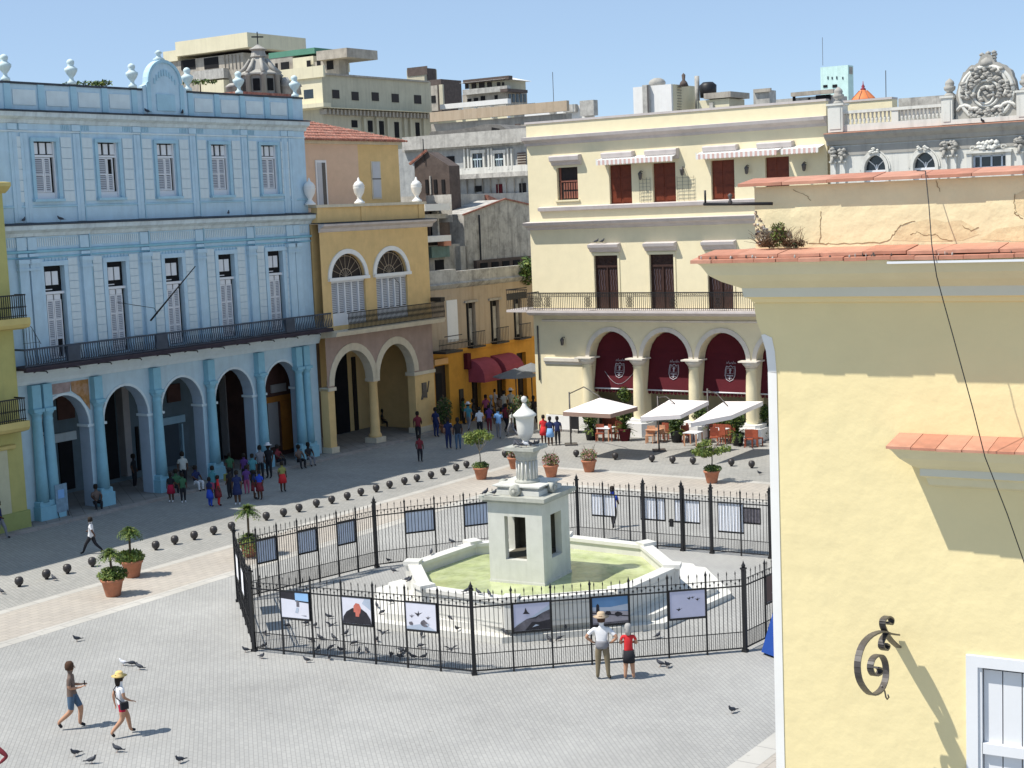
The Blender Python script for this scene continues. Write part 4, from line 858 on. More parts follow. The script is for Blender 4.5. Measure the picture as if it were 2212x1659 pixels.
for k in range(11): inst('baluster', bme, GP, (14.02+k*.215, 0, 0)); inst('baluster', bme, GP, (16.85+k*.2, 0, 0))
for (a, b, z0, z1, kk, *s_) in ha[:2]:
    c = (a+b)/2; mb = MB(); arch_ring(mb, c, .56, .72, 14.55, .16, g, g+.1); arch_ring(mb, c, .74, .90, 14.55, .07, g, g+.05); mb.box(a-.16, a, g, g+.1, 12, 14.55); mb.box(b, b+.16, g, g+.1, 12, 14.55)
    rnd = random.Random(int(a*10))
    for k in range(14): mb.lathe([(.0, -.06), (.08, -.02), (.09, .03), (.0, .08)], (c+rnd.uniform(-.28, .28), -(g+.12), 15.45+rnd.uniform(-.08, .15)), 5)
    mb.build('arch_surround', M['greystone_l'], GP)
    wo = MB().box(a, b, g-.28, g-.25, 12, 15.3).build('window', M['glass'], GP)
    mb = MB(); mb.tube([(c, -(g-.22), 14.5), (c-.1, -(g-.22), 14.75), (c-.42, -(g-.22), 15.02)], .03, 4); mb.tube([(c, -(g-.22), 14.5), (c+.1, -(g-.22), 14.75), (c+.42, -(g-.22), 15.02)], .03, 4); mb.box(c-.03, c+.03, g-.25, g-.2, 14.4, 14.8); mb.box(a, b, g-.25, g-.15, 14.4, 14.52); mb.box(a, b, g-.25, g-.16, 12, 14.4)
    mb.build('window_frame', M['white'], wo)
wo = MB().box(20.4, 22.05, g-.28, g-.24, 14.3, 15).build('window', M['glass'], GP)
mb = MB()
for x in (20.4, 20.72, 21.24, 21.75, 21.97): mb.box(x, x+.08, g-.24, g-.16, 14.35, 14.98)
mb.box(20.4, 22.05, g-.24, g-.16, 14.3, 14.42); mb.box(20.4, 22.05, g-.24, g-.16, 14.9, 14.98); mb.build('window_frame', mat('pale blue frame', (.55, .62, .72)), wo)
def lump(mb, c, r, seed, n=20, zr=.5):
    rnd = random.Random(seed)
    for k in range(n): mb.lathe([(.0, -.1), (.12, -.05), (.14, .03), (.0, .12)], (c[0]+rnd.uniform(-r, r), -(c[1]+rnd.uniform(0, .08)), c[2]+rnd.uniform(-r*zr, r*zr)), 6)
mb = MB(); mb.box(20.1, 22.35, g, g+.22, 15.08, 15.2); lump(mb, (21.2, g+.1, 15.45), .5, 4, 30, .35); mb.box(20.15, 20.4, g, g+.14, 13.8, 15.08); mb.box(22.05, 22.3, g, g+.14, 13.8, 15.08)
for s_ in (20.45, 21.95): mb.tube([(s_+.15*cos(t*.8)*(1-t*.08), -(g+.15), 15.34+.1*sin(t*.8)) for t in range(9)], .04, 4)
mb.build('window_crown', M['greystone_l'], GP)
for x in (13.25, 13.75, 19.05, 19.5, 22.7): 
    mb = MB(); mb.box(x-.14, x+.14, g, g+.12, 12, 15.0); mb.box(x-.2, x+.2, g, g+.18, 15.0, 15.08); mb.build('pilaster', M['greystone_l'], GP)
    mb = MB(); lump(mb, (x, g+.14, 15.5), .16, int(x*7), 12, 1.2); mb.tube([(x, -(g+.2), 15.3), (x+.02, -(g+.26), 14.95)], [.12, .04], 5); mb.build('pilaster_ornament', M['greystone'], GP)
MB().box(YX1+.1, 15.6, -2.0, -1.2, 16.6, 18.16).build('rear_parapet', M['cream'], CP)
MB().box(YX1+.1, 15.6, -2.05, -1.15, 18.16, 18.27).build('rear_parapet_coping', M['lilac'], CP)
MB().box(15.3, 19.6, -3.6, -3.0, 16.5, 18.27).build('rear_wall', M['decay'], GP)
# great oval crest
CR = fthing(FY, 'stone_crest', 'large oval carved stone crest crowning the ornate grey palace', 'sculpture')
cx_, cz_ = 21.1, 17.95
base_ = [(19.62, 16.7), (19.58, 17.3), (19.6, 17.85), (19.74, 18.45), (19.97, 19.0), (20.3, 19.3), (20.7, 19.42), (20.85, 19.75), (21.1, 19.86), (21.35, 19.72), (21.5, 19.42), (21.9, 19.28), (22.28, 18.95), (22.5, 18.4), (22.62, 17.8), (22.62, 17.3), (22.58, 16.7)]
out = []; rnd = random.Random(2)
for (x0, z0), (x1, z1) in zip(base_[:-1], base_[1:]):
    for t in (0, .25, .5, .75): out.append((x0+(x1-x0)*t+rnd.uniform(-.035, .035), z0+(z1-z0)*t+rnd.uniform(-.035, .035)))
out.append(base_[-1])
MB().prism(out, .55, 1.0).build('slab', M['greystone'], CR)
mb = MB()
for rx, rr in ((1.28, .10), (.62, .07)):
    mb.tube([(cx_+rx*cos(2*pi*k/30), -1.02, cz_+rx*1.0*sin(2*pi*k/30)) for k in range(31)], rr, 6)
mb.tube([(cx_+.36*cos(2*pi*k/20), -1.06, cz_-.1+.42*sin(2*pi*k/20)) for k in range(21)], .06, 5)
for sx in (-1, 1):
    mb.tube([(cx_+sx*(1.15-.06*t)+.28*(1-t/14)*cos(t*.75)*sx, -1.05, cz_-.75+.28*(1-t/14)*sin(t*.75)) for t in range(13)], .09, 5)
    mb.tube([(cx_+sx*(.5+.5*sin(t*.35)), -1.05, cz_+1.2-.2*t) for t in range(8)], .08, 5)
mb.build('carved_rings', M['greystone_l'], CR)
mb = MB(); lump(mb, (cx_, 1.0, cz_+.85), .75, 11, 50, .5); lump(mb, (cx_, 1.0, cz_-1.0), .8, 12, 50, .35); lump(mb, (cx_-.9, 1.0, cz_+.2), .35, 13, 26, 1.4); lump(mb, (cx_+.9, 1.0, cz_+.2), .35, 14, 26, 1.4); lump(mb, (cx_, 1.02, cz_), .32, 15, 16, 1)
tag(mb.build('carved_relief', M['greystone'], CR), kind='stuff')
mb = MB(); lump(mb, (cx_+.02, .75, cz_+1.65), .32, 17, 30, .9); mb.lathe([(.4, 0), (.36, .25), (.2, .45), (.1, .6), (0, .66)], (cx_, -.78, cz_+1.3), 8); mb.build('crest_finial', M['greystone'], CR)
mb = MB(); mb.box(19.5, 22.6, .2, 1.25, 16.55, 16.78); mb.build('crest_base', M['greystone_l'], CR)
# ------------------------------------------------------------------ the city behind
def corner(x, d, y=300):
    v = FW*FPX + RT*(x-1106) - UP*(y-829.5); h = Vector((v.x, v.y, 0)).normalized()*d; return (h.x, h.y)
class City:
    """a building with a face towards the sun (L) and a face to the right in shade (R), meeting at a corner"""
    def __init__(s, name, label, x, d, cat='building', az=124.5):
        O = corner(x, d); s.L = Frame(O, az); s.R = Frame(O, az-90); s.root = fthing(s.L, name, label, cat)
    def body(s, name, m, x0, x1, ytop, ybot=470, depth=None, cx=None):
        """x0 left edge on L face, x1 right edge on R face (photo px); top at ytop at the corner"""
        zt = s.L.px(cx or x1, ytop)[1] if depth else s.L.px(x0*0+s.cx, ytop)[1]
        zb = s.L.px(s.cx, ybot)[1]; a = s.L.px(x0, ytop)[0]; dp = depth or s.R.px(x1, ytop)[0]
        return MB().box(a, 0, -dp, 0, zb, zt).build(name, m, s.root)
    def onL(s, name, m, x0, y0, x1, y1, n0=0, n1=.06, par=None): return pxbox(par or s.root, name, m, x0, y0, x1, y1, s.L, n0, n1)
    def onR(s, name, m, x0, y0, x1, y1, n0=0, n1=.06, par=None):
        a = s.R.px(x0, y0, n1); b = s.R.px(x1, y1, n1); c = s.R.px(x0, y1, n1)
        return MB().box(a[0], b[0], n0, n1, (b[1]+c[1])/2, a[1]).build(name, m, s.root, (0, 0, 0), pi/2)
def city(name, label, x, d, cat='building', az=124.5):
    c = City(name, label, x, d, cat, az); c.cx = x; return c
def win(c, side, rects, m='dark'):
    for r in rects: (c.onL if side == 'L' else c.onR)('window', M[m], *r)
# long beige apartment block
A = city('beige_apartment_block', 'long beige apartment block with a row of small square windows and bracketed ledge', 699, 150)
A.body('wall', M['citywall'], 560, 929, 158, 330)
A.onL('sunny_face', M['citycream'], 600, 172, 699, 240, .0, .05)  # sunlight on this side put into a lighter wall colour
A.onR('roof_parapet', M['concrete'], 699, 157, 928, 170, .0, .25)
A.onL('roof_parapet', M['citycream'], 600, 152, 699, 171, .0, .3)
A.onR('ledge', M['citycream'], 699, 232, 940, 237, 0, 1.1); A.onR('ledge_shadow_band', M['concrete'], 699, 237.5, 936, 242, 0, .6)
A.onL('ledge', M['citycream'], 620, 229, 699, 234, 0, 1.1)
a = A.R.px(702, 242, .6)[0]; b = A.R.px(930, 242, .6)[0]; zt = A.R.px(800, 240, .6)[1]
bm_ = MB().box(-.12, .12, 0, .75, -.5, 0).mesh('ledge_bracket', M['concrete'])
for k in range(30): inst('ledge_bracket', bm_, A.root, (0, a+(b-a)*k/29, zt), pi/2) if False else None
for k in range(30):
    o = inst('ledge_bracket', bm_, A.root, (0, 0, 0), pi/2); sx_ = a+(b-a)*k/29
    o.location = (0, sx_, zt)          # along the right hand face
win(A, 'R', [(633.6+x*.2604, 86.4+y*.2604, 633.6+(x+60)*.2604, 86.4+(y+72)*.2604) for x, y in ((325, 412), (485, 428), (652, 433), (818, 445), (1004, 456))], 'dark_door')
win(A, 'R', [(633.6+x*.2604, 86.4+y*.2604, 633.6+(x+w_)*.2604, 86.4+(y+h)*.2604) for x, y, w_, h in ((485, 665, 50, 60), (620, 668, 42, 95), (714, 672, 42, 115), (840, 680, 42, 130), (1015, 684, 38, 136))])
for x in (585, 690, 780, 920, 970, 1080): A.onR('wall_pilaster', M['citywall'], 633.6+x*.2604, 255, 633.6+(x+25)*.2604, 300, 0, .3)
win(A, 'L', [(633.6+85*.2604, 86.4+415*.2604, 633.6+168*.2604, 86.4+487*.2604)], 'glass')
# roof storey behind it
B1 = city('cream_roof_storey', 'cream rooftop storey with overhanging flat roof above the beige block', 740, 158)
B1.body('wall', M['concrete'], 679, 752, 127, 170)
B1.onL('roof_slab', M['concrete'], 683, 111, 750, 127, -4, .9)
win(B1, 'L', [(684, 131, 692, 148), (705, 132, 720, 150)]); B1.onL('side_wall', M['citycream'], 632, 126, 678, 152, -6, -.2); B1.onL('green_roof_edge', mat('green roof edge', (.1, .25, .18)), 580, 115, 680, 121, -6, -.3)
win(B1, 'L', [(662, 131, 671, 148), (606, 135, 625, 158), (594, 137, 600, 151)])
B1.onL('side_wall', M['concrete'], 580, 121, 634, 165, -6.1, -.35)
# unfinished concrete block with cream top band, upper left
B2 = city('concrete_tower_block', 'bare concrete block with a cream top band and two black openings', 536, 175)
B2.body('wall', M['concrete'], 362, 640, 112, 230)
B2.onL('top_band', M['citycream'], 378, 91, 536, 112, -9, .7); B2.onR('penthouse', M['darkbrick'], 537, 98, 640, 112, -6, .1)
B2.onL('top_band', M['citycream'], 352, 112, 384, 133, -6, .3)
win(B2, 'L', [(390, 131, 422, 150), (440, 126, 472, 148), (381, 107, 393, 121)]); B2.onL('balcony', M['decay_l'], 415, 155, 484, 172, 0, .8)
B2.onL('lower_wall', M['citycream'], 430, 178, 486, 225, 0, .9)
for k in range(6): B2.onL('wall_rib', M['concrete'], 484+k*8, 118, 486+k*8, 150, .0, .12)
# old bell tower with a cross
T = thing('bell_tower', 'blackened baroque bell tower lantern topped by a thin cross', 'church tower', (*corner(569, 118), 0), radians(20))
pxm = 118/3245.0
def tz(y): return FRT.px(569, y)[1]
FRT = Frame(corner(569, 118), 100)
zb = tz(206)
MB().lathe([(2.0, zb-4), (2.0, zb-.3), (1.7, zb+.05)], (0, 0, 0), 8, 0, smooth=False).build('drum', M['decay'], T)
mb = MB(); mb.lathe([(1.45, tz(205)), (1.45, tz(165)), (1.7, tz(163)), (1.7, tz(160)), (1.1, tz(152)), (.75, tz(135)), (.5, tz(125)), (.62, tz(122)), (.5, tz(110)), (.7, tz(106)), (.3, tz(100)), (.05, tz(95))], (0, 0, 0), 8, 0, smooth=False)
mb.build('lantern', M['greystone'], T)
mb = MB()
for k in range(8):
    a = 2*pi*k/8; mb.lathe([(.22, tz(205)), (.2, tz(166)), (.3, tz(164)), (0, tz(155))], (1.55*cos(a), 1.55*sin(a), 0), 6)
    mb.tube([(1.6*cos(a), 1.6*sin(a), tz(160)), (1.1*cos(a), 1.1*sin(a), tz(146)), (.7*cos(a), .7*sin(a), tz(128))], [.2, .16, .1], 5)
mb.build('buttress', M['greystone'], T)
mb = MB()
for k in range(8):
    a = 2*pi*(k+.5)/8; mb.box(-.01, .01, -.01, .01, 0, .01); mb.prism([(1.36*cos(a)-.25*sin(a), -(1.36*sin(a)+.25*cos(a))), (1.36*cos(a)+.25*sin(a), -(1.36*sin(a)-.25*cos(a))), (1.42*cos(a)+.25*sin(a), -(1.42*sin(a)-.25*cos(a))), (1.42*cos(a)-.25*sin(a), -(1.42*sin(a)+.25*cos(a)))], tz(198), tz(172), 0, 'z')
tag(mb.build('arch_opening', M['dark'], T), kind='stuff')
mb = MB(); mb.tube([(0, 0, tz(98)), (0, 0, tz(68))], .05, 4); mb.box(-.45, .45, -.04, .04, tz(79)-.05, tz(79)+.05); mb.build('cross', M['iron'], T)
for sx_, hh in ((-2.2, 180), (2.6, 175), (1.9, 168)):
    MB().lathe([(.5, tz(206)), (.45, tz(190)), (.6, tz(188)), (.2, tz(hh))], (sx_, -.3, 0), 8).build('side_turret', M['decay'], T)
# brown and grey blocks right of the beige one
B3 = city('dark_brick_tower', 'dark brick rooftop tower beside the beige apartment block', 923, 205)
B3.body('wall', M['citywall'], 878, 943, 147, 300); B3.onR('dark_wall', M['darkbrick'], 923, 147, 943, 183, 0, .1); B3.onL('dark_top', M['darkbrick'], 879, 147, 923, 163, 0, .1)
B4 = city('low_grey_rooms', 'low dark rooftop rooms with a pale pillar next to the brick tower', 958, 200)
B4.body('wall', M['darkbrick'], 924, 996, 170, 260); B4.onL('pillar', M['citywall'], 948, 183, 958, 236, 0, .3); B4.onL('grey_wall', M['concrete'], 925, 186, 947, 240, 0, .1); win(B4, 'L', [(931, 207, 941, 222, .1, .16)])
# hotel-like house with white hip roof
B5 = city('white_roof_house', 'house with rows of windows under a white hipped roof on the skyline', 1096, 175)
B5.body('wall', M['concrete'], 998, 1138, 196, 280)
p = lambda x, y, n=0: B5.L.px(x, y, n)
a = p(1004, 176)[0]; b = p(1078, 176)[0]; z0 = p(1050, 195)[1]; z1 = p(1050, 174)[1]
MB().box(a, b, -5.5, -.8, z0, z1).build('upper_storey', M['citywall'], B5.root)
mb = MB(); z2 = p(1060, 161)[1]; P_ = [(a-.8, 0, z1), (b+.8, 0, z1), (b+.6, 6, z1), (a-.8, 6, z1)]; t1 = ((a+b)/2+1, 3, z2)
for i in range(4): mb.face([P_[i], P_[(i+1) % 4], t1])
mb.face(P_); mb.build('roof', M['citywhite'], B5.root)
B5.onL('roof_edge', M['darkbrick'], 1000, 173, 1099, 176, -.9, -.1)
win(B5, 'L', [(1004, 178, 1012, 192, -.8, -.7), (1018, 178, 1028, 192, -.8, -.7), (1034, 178, 1046, 192, -.8, -.7), (1052, 178, 1062, 192, -.8, -.7), (1073, 178, 1080, 190, -.8, -.7), (1084, 178, 1089, 190, -.8, -.7)], 'dark_door')
win(B5, 'L', [(1009, 214, 1018, 228), (1023, 212, 1033, 227), (1038, 208, 1048, 226), (1068, 206, 1075, 224)])
B5.onL('balcony_band', M['decay_l'], 999, 194, 1096, 201, 0, .7); B5.onR('terrace_roof', M['darkbrick'], 1096, 191, 1140, 199, 0, 1.0)
for k in range(5): B5.onR('window', M['glass'], 1099+k*8, 203, 1105+k*8, 221)
B6 = city('cream_terrace_row', 'low row of cream framed terraces below the white roofed house', 1097, 160)
B6.body('wall', M['citycream'], 944, 1110, 228, 300)
for k, x in enumerate((990, 1024, 1059, 1094)): B6.onL('frame_post', M['citywhite'], x, 228, x+3, 256, 0, .5)
B6.onL('frame_beam', M['citywhite'], 950, 226, 1097, 230, 0, .6)
win(B6, 'L', [(966, 241, 977, 255), (980, 242, 987, 253), (1009, 239, 1019, 253), (1047, 236, 1054, 250), (1089, 232, 1096, 246), (936, 246, 948, 257)], 'dark_door')
B7 = city('white_roof_sheds', 'white rooftop sheds with two dark solar openings', 1283, 150)
B7.body('wall', M['citywhite'], 1132, 1284, 224, 300); win(B7, 'L', [(1134, 224, 1156, 235), (1160, 223, 1184, 236)], 'glass'); B7.onL('grey_box', M['decay_l'], 1252, 218, 1283, 250, 0, .8); B7.onL('gap', M['concrete'], 1186, 226, 1200, 245, .0, .1); B7.onL('pale_box', M['decay_l'], 1216, 227, 1243, 242, 0, .5)
B8 = city('long_pale_roof', 'long pale flat roof edge stretching behind the cream palace', 1225, 128)
B8.body('wall', M['concrete'], 930, 1235, 244, 300); B8.onL('roof_edge', M['beige'], 928, 243, 1225, 252, 0, .4)
B8.onL('arched_opening', M['darkbrick'], 1112, 268, 1124, 286, .5, .55)
# grey facade with white cornice and blue windows
B9 = city('grey_balcony_house', 'grey old house with whitish cornice and two pale blue framed windows', 1140, 116)
B9.body('wall', mat('pale grey blue facade', (.38, .39, .385), var=.2, scale=2, streak=.6, dirtcol=(.13, .14, .15), dirt=.4, dscale=1.4), 835, 1150, 302, 470); B9.onL('cornice', M['decay_l'], 868, 297, 1140, 316, 0, .6); B9.onL('cornice_lip', M['decay'], 868, 316.5, 1140, 320, 0, .35)
B9.onL('middle_band', M['greystone_l'], 966, 366, 1140, 378, 0, .2); B9.onL('balcony_slab', M['decay'], 966, 379, 1140, 384, 0, .9); B9.onL('lower_ledge', M['citywhite'], 1066, 419, 1140, 423, 0, .9)
MB().prism([B9.L.px(x, y, -.8) for x, y in ((925, 299), (930, 284), (985, 281), (1030, 273), (1052, 268), (1080, 270), (1104, 285), (1132, 291), (1134, 299))], -5, -.8).build('collapsed_roof', mat('grey broken roof', (.20, .19, .175), var=.35, scale=1.5, dirt=.6, dirtcol=(.07, .065, .06)), B9.root)
MB().prism([B9.L.px(x, y, -.7) for x, y in ((1060, 299), (1062, 275), (1078, 278), (1080, 299))], -1.5, -.7).build('roof_gap', M['dark'], B9.root)
win(B9, 'L', [(964, 338, 982, 364)])
for x0, x1 in ((1021, 1041), (1069, 1086)):
    o = B9.onL('window', M['glass'], x0, 333, x1, 362); B9.onL('window_frame', mat('pale blue frame', (.55, .62, .72)), x0+(x1-x0)*.44, 333, x0+(x1-x0)*.56, 362, .061, .12); B9.onL('window_frame', M['urn_blue'], x0, 343, x1, 345.5, .061, .1)
    for k in (0.22, .75): B9.onL('window_frame', M['urn_blue'], x0+(x1-x0)*k, 346, x0+(x1-x0)*(k+.08), 362, .061, .1)
    B9.onL('window_surround', M['greystone_l'], x0-6, 326, x0-.5, 366, 0, .18); B9.onL('window_surround', M['greystone_l'], x1+.5, 326, x1+6, 366, 0, .18); B9.onL('window_surround', M['greystone_l'], x0-6, 325, x1+6, 331, 0, .2)
B9.onL('louvred_window', mat('faded brown louvre', (.17, .12, .10), var=.2), 1117, 330, 1136, 366)
for k in range(6): B9.onL('louvre', M['concrete'], 1117, 333+k*5.5, 1136, 334.5+k*5.5, .061, .14)
for x in (1000, 1008, 1052, 1059, 1094, 1102): B9.onL('pilaster', M['greystone_l'], x, 321, x+5, 366, 0, .22)
win(B9, 'L', [(970, 402, 983, 414), (1024, 402, 1040, 414), (1121, 396, 1136, 418)]); B9.onL('door', M['maroon'], 1071, 398, 1085, 419)
for k in range(9): B9.onL('wall_pipe', M['decay'], 990+k*17, 386, 991.5+k*17, 418, 0, .15)
# dark gabled house in shade
GH = city('dark_gabled_house', 'dark weathered gabled house with red roof edge behind the white urn', 967, 102)
p = lambda x, y: GH.L.px(x, y)
a = p(897, 400)[0]; c = p(927, 400)[0]; r_ = p(967, 358)
MB().prism([(a, 8), (0, 8), (0, r_[1]), (c, p(927, 328)[1]), (a, p(897, 352)[1])], -1.2, 0).build('wall', M['darkbrick'], GH.root)
mb = MB(); mb.bar((a-.3, -.1, p(897, 354)[1]), (c, -.1, p(927, 328)[1]+.1), .16); mb.build('roof_edge', M['rooftile'], GH.root)
win(GH, 'L', [(918, 388, 925, 418), (936, 388, 944, 418), (953, 388, 961, 418)]); GH.onL('wall_board', M['decay'], 927, 380, 931, 420, 0, .1)
MB().tube([(p(918, 352)[0], -.1, p(918, 352)[1]), (p(918, 352)[0], -.1, p(918, 300)[1])], .035, 4).build('mast', M['iron'], GH.root)
LT = city('grey_lean_to', 'pale blue grey lean-to roof with a white ledge beyond the ochre house', 969, 98)
LT.body('wall', M['decay_l'], 920, 975, 420, 480); 
# skyline pieces behind the cream palace roof
K1 = city('white_tank_house', 'white rooftop block with a grey water tank and a ladder up its beige side', 1453, 150)
K1.body('wall', M['citywhite'], 1367, 1505, 181, 300); K1.onR('side_face', M['citycream'], 1454, 182, 1505, 250, 0, .05); K1.onL('grey_shaft', M['decay_l'], 1387, 184, 1402, 250, 0, .4); K1.onL('shaft_gap', M['iron_grey'], 1397, 184, 1402, 250, .4, .45)
p = K1.L.px(1407, 184); MB().lathe([(.8, 0), (.85, .35), (.7, .6), (.35, .78), (0, .82)], (p[0], 1.2, p[1]-.05), 16).build('water_tank', M['greystone'], K1.root)
p = K1.L.px(1470, 182); MB().lathe([(.5, 0), (.35, .4), (.15, .6), (.2, 1.1), (0, 1.3)], (0.6, 1.5, p[1]-.1), 8).build('pump', M['darkbrick'], K1.root)
for k in range(9): K1.onR('ladder_rung', M['iron_grey'], 1464, 188+k*6, 1473, 189+k*6, .05, .12)
K2 = city('cream_low_rooms', 'two low cream rooftop rooms with a black tank', 1577, 150)
K2.body('wall', M['citycream'], 1505, 1608, 212, 300); K2.onL('roof_slab', M['concrete'], 1520, 202, 1578, 212, -4, .3); K2.onR('side_face', M['citywall'], 1577, 213, 1608, 240, 0, .05)  # side face takes the darker cream, its shade put into the colour
p = K2.L.px(1520, 210); MB().lathe([(.8, 0), (.85, 1.2), (.5, 1.5)], (p[0], 1, p[1]), 12).build('black_tank', M['iron'], K2.root); K2.onL('pillar', M['decay'], 1532, 222, 1540, 240, 0, .2)
MB().tube([(p[0]-1.2, 1, p[1]-1), (p[0]-1.2, 1, p[1]+2.2)], .25, 6).build('vent_pipe', M['decay'], K2.root)
K3 = city('grey_roof_boxes', 'row of grey concrete rooftop boxes on the skyline', 1664, 150)
K3.body('wall', M['decay_l'], 1627, 1676, 194, 300); K3.onL('roof_slab', M['concrete'], 1627, 193, 1664, 199, 0, .3)
K4 = city('long_grey_roof_house', 'long low grey rooftop house with a dark opening below the aqua tower', 1800, 145)
K4.body('wall', M['decay_l'], 1676, 1830, 205, 300); K4.onL('dark_opening', M['dark'], 1762, 206, 1793, 216, 0, .2); K4.onL('roof_slab', M['concrete'], 1708, 200, 1800, 205, 0, .4); win(K4, 'L', [(1712, 208, 1718, 218), (1745, 212, 1750, 219)])
K5 = city('aqua_tower', 'pale aqua tower block with two rows of tiny windows on the skyline', 1834, 190)
K5.body('wall', M['aqua'], 1772, 1843, 140, 300)
win(K5, 'L', [(1778, 184, 1787, 189), (1798, 183, 1808, 189)]); win(K5, 'L', [(x, 165+(k % 2), x+2.5, 171) for k, x in enumerate((1787, 1796, 1806, 1819))], 'glass')
K5.onR('side_window', M['concrete'], 1835, 144, 1842, 160, 0, .05); MB().tube([(K5.L.px(1774, 141)[0], .5, K5.L.px(1774, 141)[1]), (K5.L.px(1774, 141)[0], .5, K5.L.px(1774, 80)[1])], .03, 4).build('mast', M['iron_grey'], K5.root)
dm = thing('orange_dome', 'ribbed orange dome with a dark red finial behind the cream parapet', 'dome', (*corner(1866, 140), 0))
z0 = Frame(corner(1866, 140), 100).px(1866, 219)[1]
mb = MB().lathe([(1.25, -3), (1.25, 0)], (0, 0, z0), 12); mb.lathe([(1.2, 0), (1.0, .28), (.66, .62), (.34, .92), (.2, 1.02)], (0, 0, z0), 24); mb.build('dome_shell', M['orangedome'], dm)
mb = MB()
for k in range(8):
    a = k*pi/4+.2; mb.tube([(r_*cos(a), r_*sin(a), z0+h) for r_, h in ((1.22, 0), (1.02, .29), (.68, .63), (.36, .94))], .05, 4)
mb.build('dome_rib', M['terracotta'], dm)
MB().lathe([(.22, .98), (.26, 1.1), (.12, 1.2), (.16, 1.32), (.05, 1.5), (.02, 1.8)], (0, 0, z0), 8).build('finial', M['maroon2'], dm)
MAST = [(1915, 152, 210, 135, 'thin mast right of the orange dome'), (1199, 155, 250, 150, 'thin mast left of the white tank house on the skyline'), (1511, 203, 240, 140, 'short antenna beside the white tank house')]
for x, y0, y1, d, lb in MAST:
    fr = Frame(corner(x, d), 124.5); t = thing('radio_mast', lb, 'mast', fr.O)
    MB().tube([(0, 0, fr.px(x, y1)[1]), (0, 0, fr.px(x, y0)[1])], .04, 4).build('pole', M['iron_grey'], t)
# mid distance clutter behind the blue roof: tiled roofs and shrubs
RT_ = city('rooftop_red_tiles', 'low red tiled roofs just behind the blue parapet', 520, 105)
RT_.body('wall', M['rooftile'], 190, 640, 196, 260)
for i, (x, y, w_, label) in enumerate(((190, 184, 1.5, 'green rooftop shrub left of the second urn'), (228, 183, .8, 'small rooftop shrub beside the curved pediment'), (440, 180, 1.2, 'rooftop potted shrub right of the pediment'))):
    c = corner(x, 100); z = Frame(c, 100).px(x, y)[1]; t = thing('rooftop_shrub', label, 'shrub', (*c, 0), 0, 'shrubs on the roofs'); leaf_cloud((0, 0, z+.1), (w_, .6, .18), 130, .12, i).build('foliage', LF, t); MB().tube([(0, 0, z-1.5), (0, 0, z)], .05, 4).build('stem', M['trunk'], t)

# ------------------------------------------------------------------ yellow house beside the camera
NH = fthing(FN, 'near_yellow_house', 'yellow plastered house with terracotta ledges filling the right side', 'building')
NX = 9.0
outl = [(-.035, -.1), (NX, -.1), (NX, 12.55), (-.135, 12.55), (-.115, 12.42), (-.08, 12.33), (-.045, 12.2), (-.035, 12.05)]
wn_holes = [(1.45, 2.6, 7.9, 10.02, 0)]
mb = MB(); wall(mb, -.035, NX, -.1, 12.1, wn_holes, 0, .12); mb.prism([(-.035, 12.1), (NX, 12.1), (NX, 12.55), (-.135, 12.55), (-.115, 12.42), (-.08, 12.33), (-.045, 12.2)], -.25, 0.0)
mb.box(-.034, NX, -8, -.13, -.1, 12.5); mb.build('wall', M['yellow'], NH)
MB().prism([(-.034, 12.05), (.03, 12.04), (.02, 12.2), (-.0, 12.3), (-.055, 12.325), (-.08, 12.32), (-.046, 12.2)], .0, .006).box(-.036, .03, 0, .006, 5, 12.05).build('corner_strip', M['white_wall'], NH)
MB().box(-.11, NX, -2, .0, 12.93, 13.385).build('parapet_wall', M['yellow_old'], NH)
# cornice profile (n, z), mitred at the corner by stepping the left end
prof = [(0, 12.55), (.03, 12.56), (.045, 12.585), (.08, 12.60), (.09, 12.665), (.12, 12.68), (.2, 12.72), (.27, 12.77), (.31, 12.84), (.33, 12.86)]
mb = MB(); L_ = [(-.10-n, n, z) for n, z in prof]
for (a, b) in zip(L_[:-1], L_[1:]):
    mi = 1 if 12.598 < (a[2]+b[2])/2 < 12.66 else (2 if (a[2]+b[2])/2 < 12.598 else 0)
    mb.face([(a[0], -a[1], a[2]), (NX, -a[1], a[2]), (NX, -b[1], b[2]), (b[0], -b[1], b[2])], mi)
    mb.face([(a[0], -a[1], a[2]), (b[0], -b[1], b[2]), (b[0], 2.0, b[2]), (a[0], 2.0, a[2])], mi)
mb.face([(L_[-1][0], -.33, 12.86), (NX, -.33, 12.86), (NX, 2, 12.86), (L_[-1][0], 2, 12.86)]); mb.face([(-.1, 0, 12.55), (NX, 0, 12.55), (NX, 2, 12.55), (-.1, 2, 12.55)], 2)
mb.build('cornice', [M['cornice_near'], M['cornice_grey'], M['yellow']], NH)
MB().box(.95, NX, .33, .372, 12.835, 12.85).build('sunlit_lip', M['white'], NH)  # white strip added for the line of sunlight along the cornice lip
# terracotta tiles of the main ledge, two courses laid as single tiles
def tile_mesh(w_, d0, d1, t, slope, m): 
    mb = MB(); z = lambda n: slope*(d1-n)
    mb.prism([(d0, z(d0)), (d1, 0), (d1, -t), (d0, z(d0)-t)], .002, w_-.002, 0, 'x'); return mb.mesh('tile', m)
random.seed(11)
ta = [tile_mesh(.16, .0, .365, .024, .12, M['tile']), tile_mesh(.16, .0, .365, .024, .12, M['tile2'])]
tb = [tile_mesh(.30, .0, .325, .022, .09, M['tile2']), tile_mesh(.30, .0, .325, .022, .09, M['tile'])]
for k in range(24): o = inst('tile', ta[(k*7) % 5 == 0], NH, (-.47+k*.16, random.uniform(-.006, .006), 12.884+random.uniform(-.003, .003)))
for k in range(13): o = inst('tile', tb[(k*5) % 4 == 0], NH, (-.43+k*.30+random.uniform(-.003, .003), random.uniform(-.010, .010), 12.917+random.uniform(-.003, .003)))
